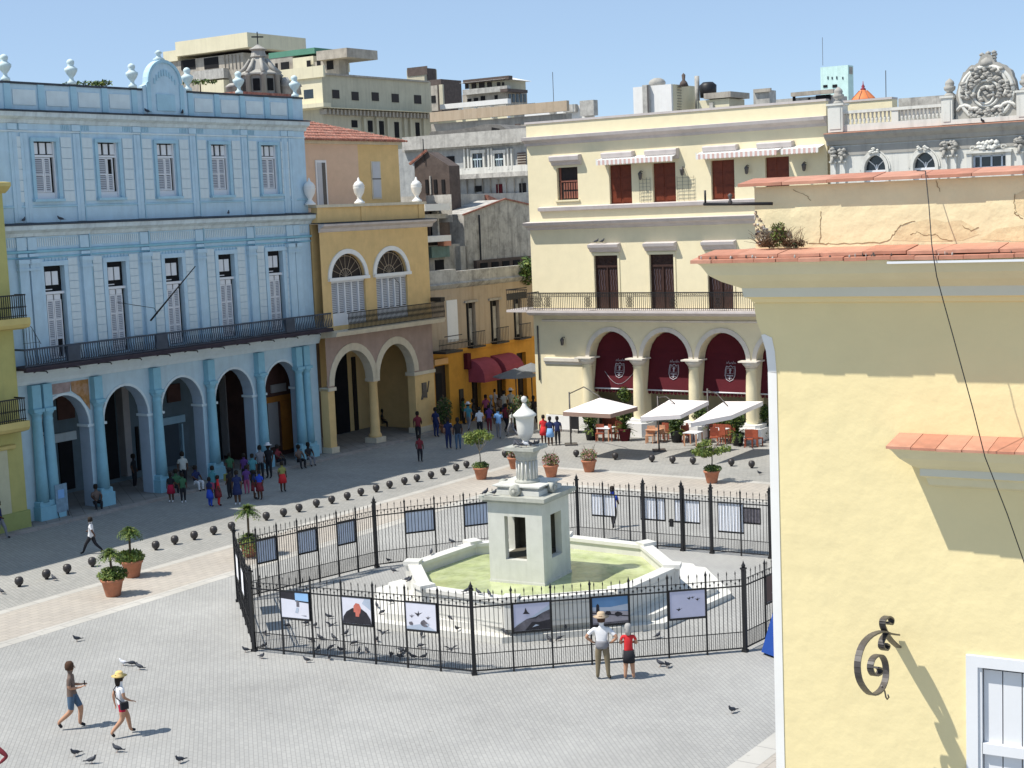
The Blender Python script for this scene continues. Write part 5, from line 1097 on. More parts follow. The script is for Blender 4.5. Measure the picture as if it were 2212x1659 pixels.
mb = MB(); mb.prism([(.0, 12.865), (.345, 12.862), (.345, 12.882), (0, 12.915)], -.45, NX, 0, 'x'); mb.box(-.46, .0, -2, -.0, 12.865, 12.92); mb.build('ledge_bed', mat('mortar bed', (.40, .24, .17), var=.4, scale=14), NH)
mb = MB(); rnd = random.Random(5)
for k in range(60):
    x = rnd.uniform(-.4, 3.2); s_ = rnd.uniform(.003, .010); mb.lathe([(0, -.01), (s_, 0), (s_*.8, .012), (0, .02)], (x, -rnd.choice([.315, .33, .35]), 12.888+rnd.uniform(-.01, .01)), 5, rnd.choice([0, 1]))
mb.build('mortar_crumbs', [M['decay_l'], M['darkbrick']], NH)
# parapet coping tiles
tc_ = [tile_mesh(.33, -.25, .075, .022, .12, M['tile']), tile_mesh(.33, -.25, .075, .022, .12, M['tile2'])]
for k in range(14): inst('tile', tc_[k % 2], NH, (-.21+k*.33, random.uniform(-.004, .004), 13.415+random.uniform(-.003, .003)))
# window hood of the near house
hp = [(0, 11.27), (.04, 11.29), (.06, 11.34), (.10, 11.36), (.10, 11.41), (.16, 11.44), (.24, 11.50), (.29, 11.56), (.31, 11.575)]
mb = MB(); L_ = [(1.16-n*.75, n, z) for n, z in hp]
for (a, b) in zip(L_[:-1], L_[1:]):
    mi = 1 if 11.35 < (a[2]+b[2])/2 < 11.42 else 0
    mb.face([(a[0], -a[1], a[2]), (3.1, -a[1], a[2]), (3.1, -b[1], b[2]), (b[0], -b[1], b[2])], mi); mb.face([(a[0], -a[1], a[2]), (b[0], -b[1], b[2]), (b[0], 0, b[2]), (a[0], 0, a[2])], mi)
mb.face([(L_[-1][0], -.31, 11.575), (3.1, -.31, 11.575), (3.1, 0, 11.575), (L_[-1][0], 0, 11.575)])
mb.build('window_hood', [M['cornice_near'], M['cornice_grey']], NH)
th = [tile_mesh(.17, .0, .34, .018, .13, M['tile2']), tile_mesh(.17, .0, .34, .018, .13, M['tile'])]
for k in range(13): inst('tile', th[k % 3 == 1], NH, (.915+k*.17, random.uniform(-.005, .005), 11.595+random.uniform(-.002, .002)))
# window with board shutter
o = MB().box(1.45, 2.6, -.2, -.12, 7.9, 10.02).build('window', M['white'], NH)
MB().box(1.37, 1.45, -.1, .025, 7.9, 10.1).box(1.45, 2.6, -.1, .026, 10.02, 10.1).box(1.45, 1.475, -.1, .01, 7.9, 10.02).build('window_frame', M['white'], o)
bd = MB().box(.004, .126, -.06, -.028, 7.92, 9.995).mesh('shutter_board', M['white'])
for k in range(9): inst('shutter_board', bd, o, (1.478+.13*k, 0, 0))
MB().box(1.48, 2.6, -.027, .012, 9.40, 9.475).build('shutter_brace', M['white'], o)
# wrought iron lamp bracket
FP_ = Frame((FN.w(.893, 0).x, FN.w(.893, 0).y), 210)
def c6(x, y): return FP_.px(1612.9+x*.4793, 864+y*.4793)
br = fthing(FP_, 'scroll_bracket', 'black wrought iron scroll bracket with a hook on the yellow wall', 'bracket')
def strap(P, name, r=.016):
    Q = [c6(*q_) for q_ in P]; Q = [Vector((a, 0, z)) for a, z in Q]
    R_ = []
    for i in range(len(Q)-1):      # smooth
        p0, p1, p2, p3 = Q[max(i-1, 0)], Q[i], Q[i+1], Q[min(i+2, len(Q)-1)]
        for t in (0, .33, .66): R_.append(.5*((2*p1)+(p2-p0)*t+(2*p0-5*p1+4*p2-p3)*t*t+(3*p1-p0-3*p2+p3)*t**3))
    R_.append(Q[-1]); mb = MB(); w_ = .022
    for A_, B_ in zip(R_[:-1], R_[1:]):
        d = (B_-A_).normalized(); nrm = Vector((-d.z, 0, d.x))*.006; y = Vector((0, w_, 0))
        c8 = [A_-nrm-y, A_+nrm-y, A_+nrm+y, A_-nrm+y, B_-nrm-y, B_+nrm-y, B_+nrm+y, B_-nrm+y]
        for f in ((0, 1, 5, 4), (1, 2, 6, 5), (2, 3, 7, 6), (3, 0, 4, 7)): mb.face([c8[i] for i in f], 0, False)
    mb.face([R_[0]-nrm-y, R_[0]+nrm-y, R_[0]+nrm+y, R_[0]-nrm+y]); mb.face([R_[-1]-nrm-y, R_[-1]+nrm-y, R_[-1]+nrm+y, R_[-1]-nrm+y])
    mb.build(name, M['iron_grey'], br)
strap([(678, 1058), (640, 1052), (610, 1043), (560, 1062), (520, 1108), (500, 1180), (505, 1250), (530, 1300), (566, 1328), (605, 1306), (626, 1255), (626, 1195), (612, 1158), (590, 1150), (566, 1168), (557, 1208), (572, 1240), (597, 1232), (600, 1212), (584, 1205)], 'large_scroll')
strap([(628, 1052), (613, 1018), (614, 992), (634, 976), (652, 990), (646, 1010), (630, 1002)], 'top_scroll')
strap([(630, 1052), (610, 1082), (607, 1112), (623, 1126), (634, 1108), (621, 1098)], 'lower_scroll')
strap([(626, 1050), (652, 1085), (684, 1114)], 'wall_strap'); 
Q = [c6(*q_) for q_ in ((608, 1288), (622, 1312), (627, 1338), (634, 1349), (641, 1340), (636, 1328))]; MB().tube([(a, 0, z) for a, z in Q], .006, 5).build('hook', M['iron_grey'], br)
# loose cable hanging down the near wall, cracks
cn = lambda x, y, off: (lambda q_: (q_[0], -off, q_[1]))(FN.px((2550+x*.6629)*.57604, (600+y*.6629)*.57604, off))
cab = [cn(1340, 60, .02), cn(1388, 62, .085), cn(1396, 140, .12), cn(1408, 260, .2), cn(1424, 480, .36), cn(1436, 560, .40), cn(1452, 660, .41), cn(1490, 800, .42), cn(1540, 980, .43), cn(1600, 1200, .44), cn(1660, 1420, .45), cn(1725, 1680, .46), cn(1850, 2000, .46), cn(1990, 2400, .46)]
o = MB().tube(cab, .0038, 5).build('hanging_cable', M['iron'], None, FN.O, FN.rz); tag(o, 'thin black cable sagging down in front of the yellow house', 'cable')
mb = MB()
for P_ in ([(725, 470), (790, 470), (850, 475), (1000, 472), (1130, 466), (1180, 450), (1210, 420), (1225, 390), (1260, 365), (1330, 345)], [(790, 460), (797, 400), (794, 340), (797, 290)], [(1300, 420), (1340, 410), (1380, 425), (1440, 420), (1470, 440), (1540, 455)], [(1600, 370), (1650, 400), (1690, 380)], [(1895, 190), (1885, 240), (1900, 290), (1890, 300), (1940, 330)], [(640, 170), (700, 190), (740, 230)], [(1450, 120), (1470, 180)]):
    Q_ = []
    for (x0, y0), (x1, y1) in zip(P_[:-1], P_[1:]):
        for t in range(4): Q_.append((x0+(x1-x0)*t/4+rnd.uniform(-5, 5), y0+(y1-y0)*t/4+rnd.uniform(-5, 5)))
    Q_.append(P_[-1]); mb.tube([cn(x, y, .0015) for x, y in Q_], [rnd.uniform(.0012, .0032) for _ in Q_], 4)
mb.build('wall_crack', mat('crack shadow', (.30, .21, .11), var=.3), NH)
mb = MB()
for P_ in ([(1200, 455), (1225, 400), (1265, 372), (1330, 352), (1420, 330), (1500, 350), (1590, 340), (1660, 380), (1690, 420), (1600, 455), (1480, 462)], [(1890, 200), (1946, 170), (1946, 320), (1905, 300)], [(1700, 450), (1790, 390), (1946, 370), (1946, 462)]):
    mb.face([cn(x, y, .0012) for x, y in P_])
mb.build('plaster_scar', mat('bare tan plaster', (.74, .60, .36), var=.14, scale=6, dirt=.45, dirtcol=(.50, .38, .22), dscale=5, bump=.4, bscale=12), NH)
# broken corner with exposed stone and dry weeds
mb = MB(); rnd = random.Random(8)
for k in range(150):
    x = rnd.uniform(-.112, .06); z = rnd.uniform(12.96, 13.22); s_ = rnd.uniform(.006, .016)
    if x > -.112+.17*(1-(z-12.96)/.27): continue
    mb.lathe([(0, -s_), (s_, -s_*.3), (s_*.9, s_*.4), (0, s_*.8)], (x, .004, z), 5, rnd.choice([0, 0, 1, 2]), smooth=False)
mb.build('exposed_rubble', [M['decay_l'], M['beige'], M['darkbrick']], NH)
WD = fthing(FN, 'ledge_weeds', 'clump of dry brown weeds and green leaves growing on the terracotta ledge', 'plant')
rnd = random.Random(21); mb = MB()
for k in range(130):
    x = rnd.uniform(-.05, .25); h = rnd.uniform(.04, .17)*(1.15-abs(x-.07)*2.2); a = rnd.uniform(-.09, .09)
    mb.tube([(x, -.05, 12.955), (x+a*.5, -.07-rnd.random()*.05, 12.955+h*.6), (x+a+rnd.uniform(-.05, .05), -.08-rnd.random()*.08, 12.955+h)], [.0025, .002, .001], 3)
mb.build('dry_stem', M['dryleaf'], WD)
leaf_cloud((.10, -.09, 13.05), (.06, .05, .09), 420, .014, 4, .8).build('foliage', [M['leaf_l'], M['leaf'], M['dryleaf']], WD)
leaf_cloud((.02, -.06, 13.0), (.07, .04, .05), 160, .012, 5, .2).build('foliage', [M['dryleaf'], M['dryleaf'], M['leaf_d']], WD)
leaf_cloud((.22, -.07, 12.98), (.08, .04, .03), 200, .011, 6, .2).build('foliage', [M['dryleaf'], M['leaf_d'], M['dryleaf']], WD)
# pipe sticking out from the near roof corner
a = FN.px(1520, 441, .1); b = FN.px(1640, 441, .1); u = FN.px(1523, 411, .1); v = FN.px(1577, 418, .1); v2 = FN.px(1577, 441, .1)
pp = fthing(FN, 'roof_pipe', 'thin dark pipe with upright stubs sticking out from the near roof corner', 'pipe')
MB().tube([(a[0], -.1, a[1]), (b[0]+.1, -.1, b[1])], .012, 6).build('pipe', M['iron'], pp); MB().tube([(u[0], -.1, a[1]), (u[0], -.1, u[1])], .008, 5).build('stub', M['iron'], pp); MB().lathe([(.012, 0), (.02, .01), (.01, .03), (.013, .05), (.02, .065), (.0, .08)], (v[0], -.1, v2[1]), 8).build('valve', M['iron_grey'], pp)
# ------------------------------------------------------------------ fountain
FC = Vector((.7, 49.75, 0))
ft = thing('fountain', 'white marble fountain with open square tower and urn in an octagonal green pool', 'fountain', FC)
def octo(R, ph=257, c=(0, 0)): return [(c[0]+R*cos(radians(ph+45*k)), c[1]+R*sin(radians(ph+45*k))) for k in range(8)]
ST = [(-.64, 45.13), (4.45, 45.98), (7.1, 49.3), (6.7, 53.0), (3.4, 55.4), (-1.8, 55.2), (-5.1, 52.0), (-4.9, 47.6)]
def poly_h(P, z0, z1, mb, mi=0):
    mb.v += [(p[0], p[1], z0) for p in P]+[(p[0], p[1], z1) for p in P]; b = len(mb.v)-2*len(P); k = len(P)
    mb.f += [tuple(b+i for i in reversed(range(k))), tuple(b+k+i for i in range(k))]; mb.m += [mi, mi]; mb.sm += [False]*2
    for i in range(k): j = (i+1) % k; mb.f.append((b+i, b+j, b+k+j, b+k+i)); mb.m.append(mi); mb.sm.append(False)
def sc(P, f): return [((p[0]-FC.x)*f, (p[1]-FC.y)*f) for p in P]
mb = MB(); poly_h(sc(ST, 1.0), -.02, .20, mb); mb.build('step', M['marble'], ft)
mb = MB(); poly_h(sc(ST, .92), .20, .42, mb); mb.build('step', M['marble'], ft)
Ro, Ri = 4.62, 4.28
O8, I8 = octo(Ro), octo(Ri)
for i in range(8):
    j = (i+1) % 8; mb = MB()
    a, b, c, d = Vector(O8[i]), Vector(O8[j]), Vector(I8[j]), Vector(I8[i])
    poly_h([a, b, c, d], .42, 1.22, mb); e = .07
    def outp(v, f): return tuple(Vector(v)*f)
    poly_h([outp(a, 1+e/Ro), outp(b, 1+e/Ro), outp(c, 1-e/Ri), outp(d, 1-e/Ri)], 1.22, 1.34, mb)
    mb.build('basin_wall', M['marble'], ft)
    m_ = (a+b)/2; u = (b-a).normalized(); nrm = m_.normalized(); L = (b-a).length/2-.35
    mb = MB(); q1 = m_-u*L+nrm*.012; q2 = m_+u*L+nrm*.012
    for z0, z1 in ((.55, .60), (1.05, 1.10)): poly_h([q1, q2, q2-nrm*.02, q1-nrm*.02], z0, z1, mb)
    mb.build('panel_moulding', M['marble_g'], ft)
    mb = MB(); ang = atan2(a.y, a.x); 
    def rb(R0_, R1_, hw, z0, z1):
        u2 = Vector((cos(ang), sin(ang))); v2 = Vector((-sin(ang), cos(ang))); poly_h([u2*R1_-v2*hw, u2*R1_+v2*hw, u2*R0_+v2*hw, u2*R0_-v2*hw], z0, z1, mb)
    rb(Ri-.02, Ro+.08, .19, .42, 1.30); rb(Ri-.08, Ro+.14, .25, 1.30, 1.44)
    mb.build('corner_pier', M['marble'], ft)
mb = MB(); poly_h(octo(Ri+.02), .42, .92, mb); mb.build('pool_water', M['water'], ft)
# tower
FT = Frame((.80, 48.43), 118)
tw = MB(); a = 2.03; zs, zt = 1.72, 3.19; w_ = .62
tw.box(-a, 0, -a, 0, .5, zs)
tk = .24
for u in (-a, -w_):
    tw.box(u, u+w_, -tk, 0, zs, zt); tw.box(u, u+w_, -a, -a+tk, zs, zt)
    for x0 in (-a, -tk): tw.box(x0, x0+tk, max(u, -a+tk), min(u+w_, -tk), zs, zt)
tw.box(-a, 0, -a, 0, zt, 3.66)
def tp(mb, name, m):
    """tower meshes are made in the tower's own axes"""
    me = mb.mesh(name, m); o = bpy.data.objects.new(name, me); COL.objects.link(o); o.parent = ft
    o.location = FT.O-FC; o.rotation_euler = (0, 0, FT.rz); return o
tp(tw, 'tower', M['marble_g'])
mb = MB(); e = .1; mb.box(-a-e, e, -a-e, e, 3.66, 3.74); mb.box(-a-.2, .2, -a-.2, .2, 3.74, 3.87); tp(mb, 'tower_cornice', M['marble_w'])
mb = MB(); mb.box(-a-.02, .02, -a-.02, .02, .5, 1.0); tp(mb, 'tower_base', M['marble_g'])
inner_shade = mat('damp dark stone', (.11, .10, .075), var=.3, scale=3)  # dark stone tone, with the shade inside the tower put into the colour
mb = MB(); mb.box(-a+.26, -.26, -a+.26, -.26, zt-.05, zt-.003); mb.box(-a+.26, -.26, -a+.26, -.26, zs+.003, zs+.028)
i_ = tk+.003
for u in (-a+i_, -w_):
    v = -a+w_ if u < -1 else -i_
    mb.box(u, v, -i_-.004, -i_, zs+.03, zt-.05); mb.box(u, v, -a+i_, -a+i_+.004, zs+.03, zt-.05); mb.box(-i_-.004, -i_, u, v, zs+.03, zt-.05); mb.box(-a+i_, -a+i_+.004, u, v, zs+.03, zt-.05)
tag(tp(mb, 'inner_shade_lining', inner_shade), kind='stuff')
c = -a/2; cy = a/2; h = .84
mb = MB(); mb.box(c-h, c+h, c-h, c+h, 3.875, 4.02); b = len(mb.v)
lv = [(h, 4.02), (h-.10, 4.07), (h-.06, 4.12), (h+.04, 4.15), (h+.04, 4.19)]
for (r0, z0), (r1, z1) in zip(lv[:-1], lv[1:]):
    for k in range(4):
        s4 = [(1, 1), (-1, 1), (-1, -1), (1, -1)]; p_, q_ = s4[k], s4[(k+1) % 4]
        mb.face([(c+p_[0]*r0, cy+p_[1]*r0, z0), (c+q_[0]*r0, cy+q_[1]*r0, z0), (c+q_[0]*r1, cy+q_[1]*r1, z1), (c+p_[0]*r1, cy+p_[1]*r1, z1)])
mb.face([(c-h-.04, cy-h-.04, 4.19), (c+h+.04, cy-h-.04, 4.19), (c+h+.04, cy+h+.04, 4.19), (c-h-.04, cy+h+.04, 4.19)])
tp(mb, 'scroll_block', M['marble_g'])
for k in range(4):
    ang = k*pi/2; mb = MB(); mb.lathe([(0, -.14), (.07, -.15), (.09, -.11), (.17, -.13), (.20, -.09), (.20, .10)], (0, 0, 0), 14)
    mb.tube([(.13*cos(t*.7)*(1-t*.06), .13*sin(t*.7)*(1-t*.06), -.135) for t in range(11)], .02, 4)
    mb.v = [(c-(p_[2]+0)*cos(ang)*-1*-1+0*p_[0], 0, 0) if False else (c + (h+.06-p_[2]-.0)*cos(ang) - p_[0]*sin(ang), cy + (h+.06-p_[2])*sin(ang) + p_[0]*cos(ang), 4.04+p_[1]) for p_ in mb.v]
    tp(mb, 'scroll', M['marble_w'])
mb = MB(); mb.lathe([(.42, 4.19), (.42, 4.24), (.35, 4.28), (.335, 4.32), (.33, 4.95), (.37, 4.98), (.36, 5.02), (.38, 5.12), (.46, 5.24), (.52, 5.30)], (c, cy, 0), 24); mb.box(c-.54, c+.54, -cy-.54, -cy+.54, 5.30, 5.42); tp(mb, 'column', M['marble_w'])
mb = MB()
for k in range(16):
    t = 2*pi*k/16; mb.tube([(c+.34*cos(t), cy+.34*sin(t), 4.33), (c+.34*cos(t), cy+.34*sin(t), 4.92)], .032, 5)
tag(tp(mb, 'column_flutes', M['marble']), kind='stuff')
UN = [(.20, 5.42), (.18, 5.48), (.10, 5.56), (.12, 5.62), (.22, 5.72), (.27, 5.86), (.29, 6.1), (.31, 6.34), (.33, 6.38), (.39, 6.43), (.39, 6.48), (.33, 6.53), (.26, 6.60), (.15, 6.68), (.09, 6.76), (.05, 6.86)]
mb = MB().lathe(UN, (c, cy, 0), 24); mb.lathe([(.03, 6.86), (.08, 6.90), (.105, 6.98), (.08, 7.06), (.0, 7.10)], (c, cy, 0), 14); tp(mb, 'urn', M['marble'])

# ------------------------------------------------------------------ iron fence with photograph panels
V = dict(A=(-9.94, 51.63), B=(-8.34, 45.45), C=(-1.43, 42.12), D=(6.58, 43.27), E=(10.5, 48.1), F=(9.35, 54.75), G=(2.4, 58.9), H=(-5.41, 55.91))
pk = MB().box(-.0085, .0085, -.0085, .0085, .12, 2.34); pk.lathe([(.0, 2.48), (.02, 2.40), (.012, 2.33)], (0, 0, 0), 4); pk.lathe([(.0, 2.02), (.035, 2.09), (.0, 2.16)], (0, 0, 0), 4, 0, .9, .25)
PK_L = pk.mesh('picket', M['iron'])
pk = MB().box(-.0085, .0085, -.0085, .0085, .12, 2.14); pk.lathe([(.0, 2.24), (.03, 2.17), (.012, 2.12)], (0, 0, 0), 4); PK_S = pk.mesh('picket', M['iron'])
ps = MB().box(-.005, .005, -.005, .005, .14, .60).mesh('short_picket', M['iron'])
pst = MB().box(-.024, .024, -.024, .024, 0, 2.38); pst.lathe([(.035, 2.38), (.045, 2.42), (.02, 2.48), (.0, 2.56)], (0, 0, 0), 6); PST = pst.mesh('post', M['iron'])
bp_ = MB().box(-.052, .052, -.052, .052, 0, 2.5); bp_.box(-.075, .075, -.075, .075, 2.5, 2.55); bp_.lathe([(.05, 2.55), (.065, 2.62), (.03, 2.68), (.0, 2.78)], (0, 0, 0), 8); bp_.box(-.08, .08, -.08, .08, 0, .08)
BPM = bp_.mesh('corner_post', M['iron'])
SECT = {}
def section(a, b, where, n=7, first_post=True, gate=False):
    A_, B_ = Vector((*V[a], 0)), Vector((*V[b], 0)); d = B_-A_; az = math.degrees(atan2(d.x, d.y)); fr = Frame(V[a], az); L = d.length
    t = fthing(fr, 'fence_section', 'black iron railing section '+where, 'fence', 'straight sections of the railing round the fountain')
    inst('corner_post', BPM, t)
    w_ = L/n
    for i in range(1, n): inst('post', PST, t, (w_*i, 0, 0))
    for z0, z1 in ((.10, .14), (.60, .62), (1.98, 2.02), (2.19, 2.205)):
        MB().box(.05, L-.05, -.014, .014, z0, z1).build('rail', M['iron'], t)
    for i in range(n):
        for k in range(1, 9): inst('picket', PK_L if k % 2 else PK_S, t, (w_*(i+k/9), 0, 0))
        for k in range(0, 9): inst('short_picket', ps, t, (w_*(i+(k+.5)/9), 0, 0))
    SECT[a+b] = (fr, L, w_); return t
section('A', 'B', 'at the far left, seen almost end on', 6)
section('B', 'C', 'at the front left with three photographs')
section('C', 'D', 'at the front right where two visitors look in')
section('D', 'E', 'at the right edge, half hidden by the yellow house', 5)
section('E', 'F', 'on the right side hidden by the yellow house', 5)
section('F', 'G', 'at the back right with the locked gate')
section('G', 'H', 'at the back behind the fountain tower')
section('H', 'A', 'at the back left along the paved band')
# gate leaves fixing
fr, L, w_ = SECT['FG']
gt = fthing(fr, 'gate_bolt', 'black bolt and lock on the double gate in the back right railing', 'bolt')
MB().box(L*.47-.5, L*.47+.35, .04, .08, 1.08, 1.13).build('bar', M['iron'], gt); MB().box(L*.47+.15, L*.47+.3, .03, .1, .9, 1.2).build('lock', M['iron'], gt)
for f in (.64, .29, .44):
    o = inst('gate_post', BPM, [c for c in COL.objects if c.name.startswith('fence_section') and '(locked' not in c.name and 'locked' in c['label']][0], (L*f, 0, 0))
# photograph panels
PR = {n: mat('print '+n, c, rough=.5, var=v, scale=s_) for n, c, v, s_ in (('white', (.68, .68, .76), .06, 3), ('dark', (.03, .028, .035), .4, 5), ('sky', (.12, .25, .45), .15, 2), ('haze', (.42, .48, .58), .1, 2), ('sand', (.36, .33, .36), .15, 4), ('skinred', (.55, .16, .12), .2, 4), ('mid', (.14, .13, .15), .5, 5), ('lilac', (.52, .52, .66), .08, 2), ('brown', (.10, .055, .05), .2, 3), ('back', (.60, .67, .80), .08, 2), ('backw', (.86, .88, .94), .04, 2), ('iceblue', (.28, .48, .75), .1, 2))}
def poster(key, s0, wd, label, draw, side=1, z0=1.22, z1=2.03, both=None):
    """side +1: picture faces out of the ring (n>0 or <0 set by frame)"""
    fr, L, w_ = SECT[key]; t = fthing(fr, 'photo_panel', label, 'poster', 'photograph panels wired to the railing'); sg = side
    n0, n1 = sorted((sg*.035, sg*.055))
    MB().box(s0+.04, s0+wd-.04, n0, n1, z0, z1).build('panel_board', PR['backw'] if both is None else PR[both], t)
    mb = MB()
    for a, b, c, d in ((s0+.02, s0+wd-.02, z1-.03, z1+.02), (s0+.02, s0+wd-.02, z0-.06, z0+.005), (s0+.02, s0+.05, z0, z1), (s0+wd-.05, s0+wd-.02, z0, z1)): mb.box(a, b, min(sg*.03, sg*.065), max(sg*.03, sg*.065), c, d)
    mb.build('panel_frame', M['iron'], t)
    if draw:
        names = []; mb = MB(); lay = 0
        for col, P in draw:
            if col not in names: names.append(col)
            lay += 1; n = sg*(.056+.0012*lay)
            flip = (fr.N.dot(Vector((0, -1, 0))) * sg) < 0
            Q = [(s0+.05+(wd-.10)*(u if drawdir(fr, sg) else 1-u), -n, z0+.01+(z1-z0-.04)*v) for u, v in P]
            mb.face(Q, names.index(col))
        mb.build('print', [PR[n] for n in names], t)
    return t
def drawdir(fr, sg): return fr.D.x > 0
R_ = [(0, 0), (1, 0), (1, 1), (0, 1)]
def blob(x, y, r, n=7, sx=1, seed=0):
    rnd = random.Random(seed); return [(min(1, max(0, x+sx*r*rnd.uniform(.6, 1.1)*cos(2*pi*k/n))), min(1, max(0, y+r*1.3*rnd.uniform(.6, 1.1)*sin(2*pi*k/n)))) for k in range(n)]
bird = lambda x, y, s_: [(x-s_, y+s_*.3), (x-s_*.2, y+s_*.1), (x, y+s_*.9), (x+s_*.15, y+s_*.1), (x+s_, y+s_*.5), (x+s_*.2, y-s_*.2), (x-s_*.1, y-s_*.8)]
P1 = [('white', R_), ('dark', [(0, .74), (.52, .70), (.52, 1), (0, 1)]), ('iceblue', [(.52, .68), (1, .66), (1, 1), (.52, 1)]), ('dark', [(.52, .66), (1, .62), (1, .68), (.52, .70)]), ('mid', [(.56, .45), (.66, .45), (.66, .66), (.60, .72), (.56, .66)]), ('haze', [(.5, .22), (.6, .2), (.64, .4), (.56, .42)]), ('mid', [(.7, .12), (.9, .1), (.9, .13)])]
P2 = [('white', R_), ('haze', [(.7, .8), (1, .55), (1, 1), (.8, 1)]), ('dark', [(0, 0), (1, 0), (.97, .22), (.85, .45), (.66, .6), (.36, .6), (.15, .45), (.03, .25)]), ('skinred', [(.40, .45), (.62, .40), (.66, .62), (.60, .78), (.48, .80), (.40, .68)]), ('skinred', [(.46, .28), (.58, .28), (.6, .42), (.46, .44)])]
P3 = [('white', R_), ('haze', [(0, .1), (.6, .25), (.9, .05), (1, 0), (0, 0)]), ('dark', bird(.42, .6, .14)), ('mid', bird(.2, .5, .09)), ('mid', bird(.74, .48, .09)), ('mid', blob(.6, .25, .12, 8, 1.2, 2)), ('mid', blob(.15, .22, .07, 6, 1.5, 3)), ('haze', bird(.72, .22, .08))]
P4 = [('lilac', R_), ('haze', [(0, .2), (.5, .5), (1, .9), (1, .2)]), ('mid', [(0, 0), (1, 0), (1, .72), (.8, .62), (.6, .48), (.35, .42), (.1, .22), (0, .12)]), ('dark', [(.3, 0), (1, 0), (1, .35), (.7, .28), (.5, .3)]), ('dark', [(.35, .42), (.6, .48), (.8, .60), (.6, .42)]), ('dark', [(.25, .62), (.45, .60), (.38, .70), (.33, .85), (.3, .70)]), ('haze', [(.5, .1), (.7, .16), (.6, .2)])]
P5 = [('sky', R_), ('haze', [(0, .5), (1, .45), (1, .7), (.5, .62), (0, .66)]), ('sand', [(0, 0), (1, 0), (1, .42), (0, .52)]), ('dark', [(.1, .45), (.2, .45), (.19, .72), (.15, .78), (.11, .72)]), ('dark', [(0, .42), (1, .22), (1, .26), (0, .46)]), ('dark', blob(.42, .38, .08, 7, 1.5, 5)), ('dark', blob(.72, .34, .08, 7, 1.6, 6)), ('mid', [(0, .0), (1, 0), (1, .08), (0, .05)])]
P6 = [('lilac', R_), ('dark', bird(.26, .32, .09)), ('dark', bird(.56, .72, .08)), ('dark', bird(.66, .74, .06)), ('dark', bird(.8, .66, .08))]
w_ = SECT['BC'][2]
for i, (dr, lb) in enumerate(((P1, 'photo panel of a tiny figure on snow with a pale blue corner'), (P2, 'photo panel of a dark coated figure with a reddish face'), (P3, 'photo panel of dark wading birds on white, left of the front corner post'))):
    poster('BC', w_*(1+2*i), w_, lb, dr, 1, 1.2, 2.03)
w_ = SECT['CD'][2]
for i, (dr, lb) in enumerate(((P4, 'photo panel of a dark rocky slope, right of the front corner post'), (P5, 'photo panel of boats on a beach in front of the hatted man'), (P6, 'photo panel of small birds on plain lilac, at the front right'))):
    poster('CD', w_*(1+2*i), w_, lb, dr, 1, 1.2, 2.03)
poster('DE', SECT['DE'][2]*.95, SECT['DE'][2], 'dark brown photo panel at the right edge beside the yellow house', [('brown', R_), ('white', bird(.3, .3, .03)), ('skinred', bird(.6, .6, .04))], 1, 1.2, 2.03)
w_ = SECT['HA'][2]; n_ = 7
for i, k in enumerate((5, 3, 1)):
    poster('HA', w_*k, w_, 'blue grey back of a photo panel on the back left railing, '+['nearest the potted palm', 'middle of three', 'nearest the rear corner'][i], None, 1, 1.2, 2.03, 'back')
w_ = SECT['GH'][2]
for i, k in enumerate((5, 3)):
    poster('GH', w_*k, w_, 'blue back of a photo panel behind the fountain, '+['the one clear of the tower', 'the one touching the tower'][i], None, 1, 1.2, 2.03, 'back')
w_ = SECT['AB'][2]
for i, k in enumerate((1, 3)):
    poster('AB', w_*k, w_, 'photo panel seen nearly edge on at the far left railing, '+['farther one', 'nearer one'][i], None, 1, 1.2, 2.03, 'backw')
L = SECT['FG'][1]
for f, lb, z0, col in ((.865, 'left of the gate, below the blue shirted man', 1.15, 'backw'), (.60, 'on the left gate leaf', 1.15, 'backw'), (.42, 'on the right gate leaf', 1.15, 'backw'), (.20, 'tall one right of the gate', .9, 'backw')):
    poster('FG', L*f-.6, 1.1, 'white back of a photo panel '+lb, None, 1, z0, 2.0, col)
poster('FG', .35, .75, 'small dark panel on the back railing nearest the yellow house', None, 1, 1.3, 1.85, 'mid')

# ------------------------------------------------------------------ ball bollards
blm = MB().lathe([(.07, 0), (.07, .05), (.10, .07), (.15, .13), (.17, .21), (.155, .30), (.10, .365), (.0, .39)], seg=12).mesh('ball_bollard', M['rubber'])
rowB = [(42, 1262), (101, 1246), (146, 1234), (200, 1219), (337, 1183), (378, 1171), (420, 1161), (462, 1150), (500.7, 1141), (575.7, 1119), (613, 1111), (646.5, 1101), (684, 1091), (717, 1083), (750.6, 1075), (780, 1066), (813, 1058), (842, 1050), (874, 1042), (901, 1035.7), (931.5, 1029), (958, 1021), (986, 1012.5), (1008, 1006), (1091, 983)]
rowY = [(1245, 982), (1329, 988), (1408.5, 993), (1453, 996), (1497, 998), (1580, 1002), (1624, 1006)]
ORD = ['first', 'second', 'third', 'fourth', 'fifth', 'sixth', 'seventh', 'eighth', 'ninth', 'tenth', 'eleventh', 'twelfth', 'thirteenth', 'fourteenth', 'fifteenth', 'sixteenth', 'seventeenth', 'eighteenth', 'nineteenth', 'twentieth', 'twenty-first', 'twenty-second', 'twenty-third', 'twenty-fourth', 'twenty-fifth']
for i, (x, y) in enumerate(rowB):
    tag(inst('ball_bollard', blm, None, G(x, y+5)), ORD[i]+' black ball bollard from the left along the shadow edge', 'bollard', 'ball bollards round the square')
for i, (x, y) in enumerate(rowY):
    tag(inst('ball_bollard', blm, None, G(x, y+5)), ORD[i]+' black ball bollard from the left in front of the cafe parasols', 'bollard', 'ball bollards round the square')
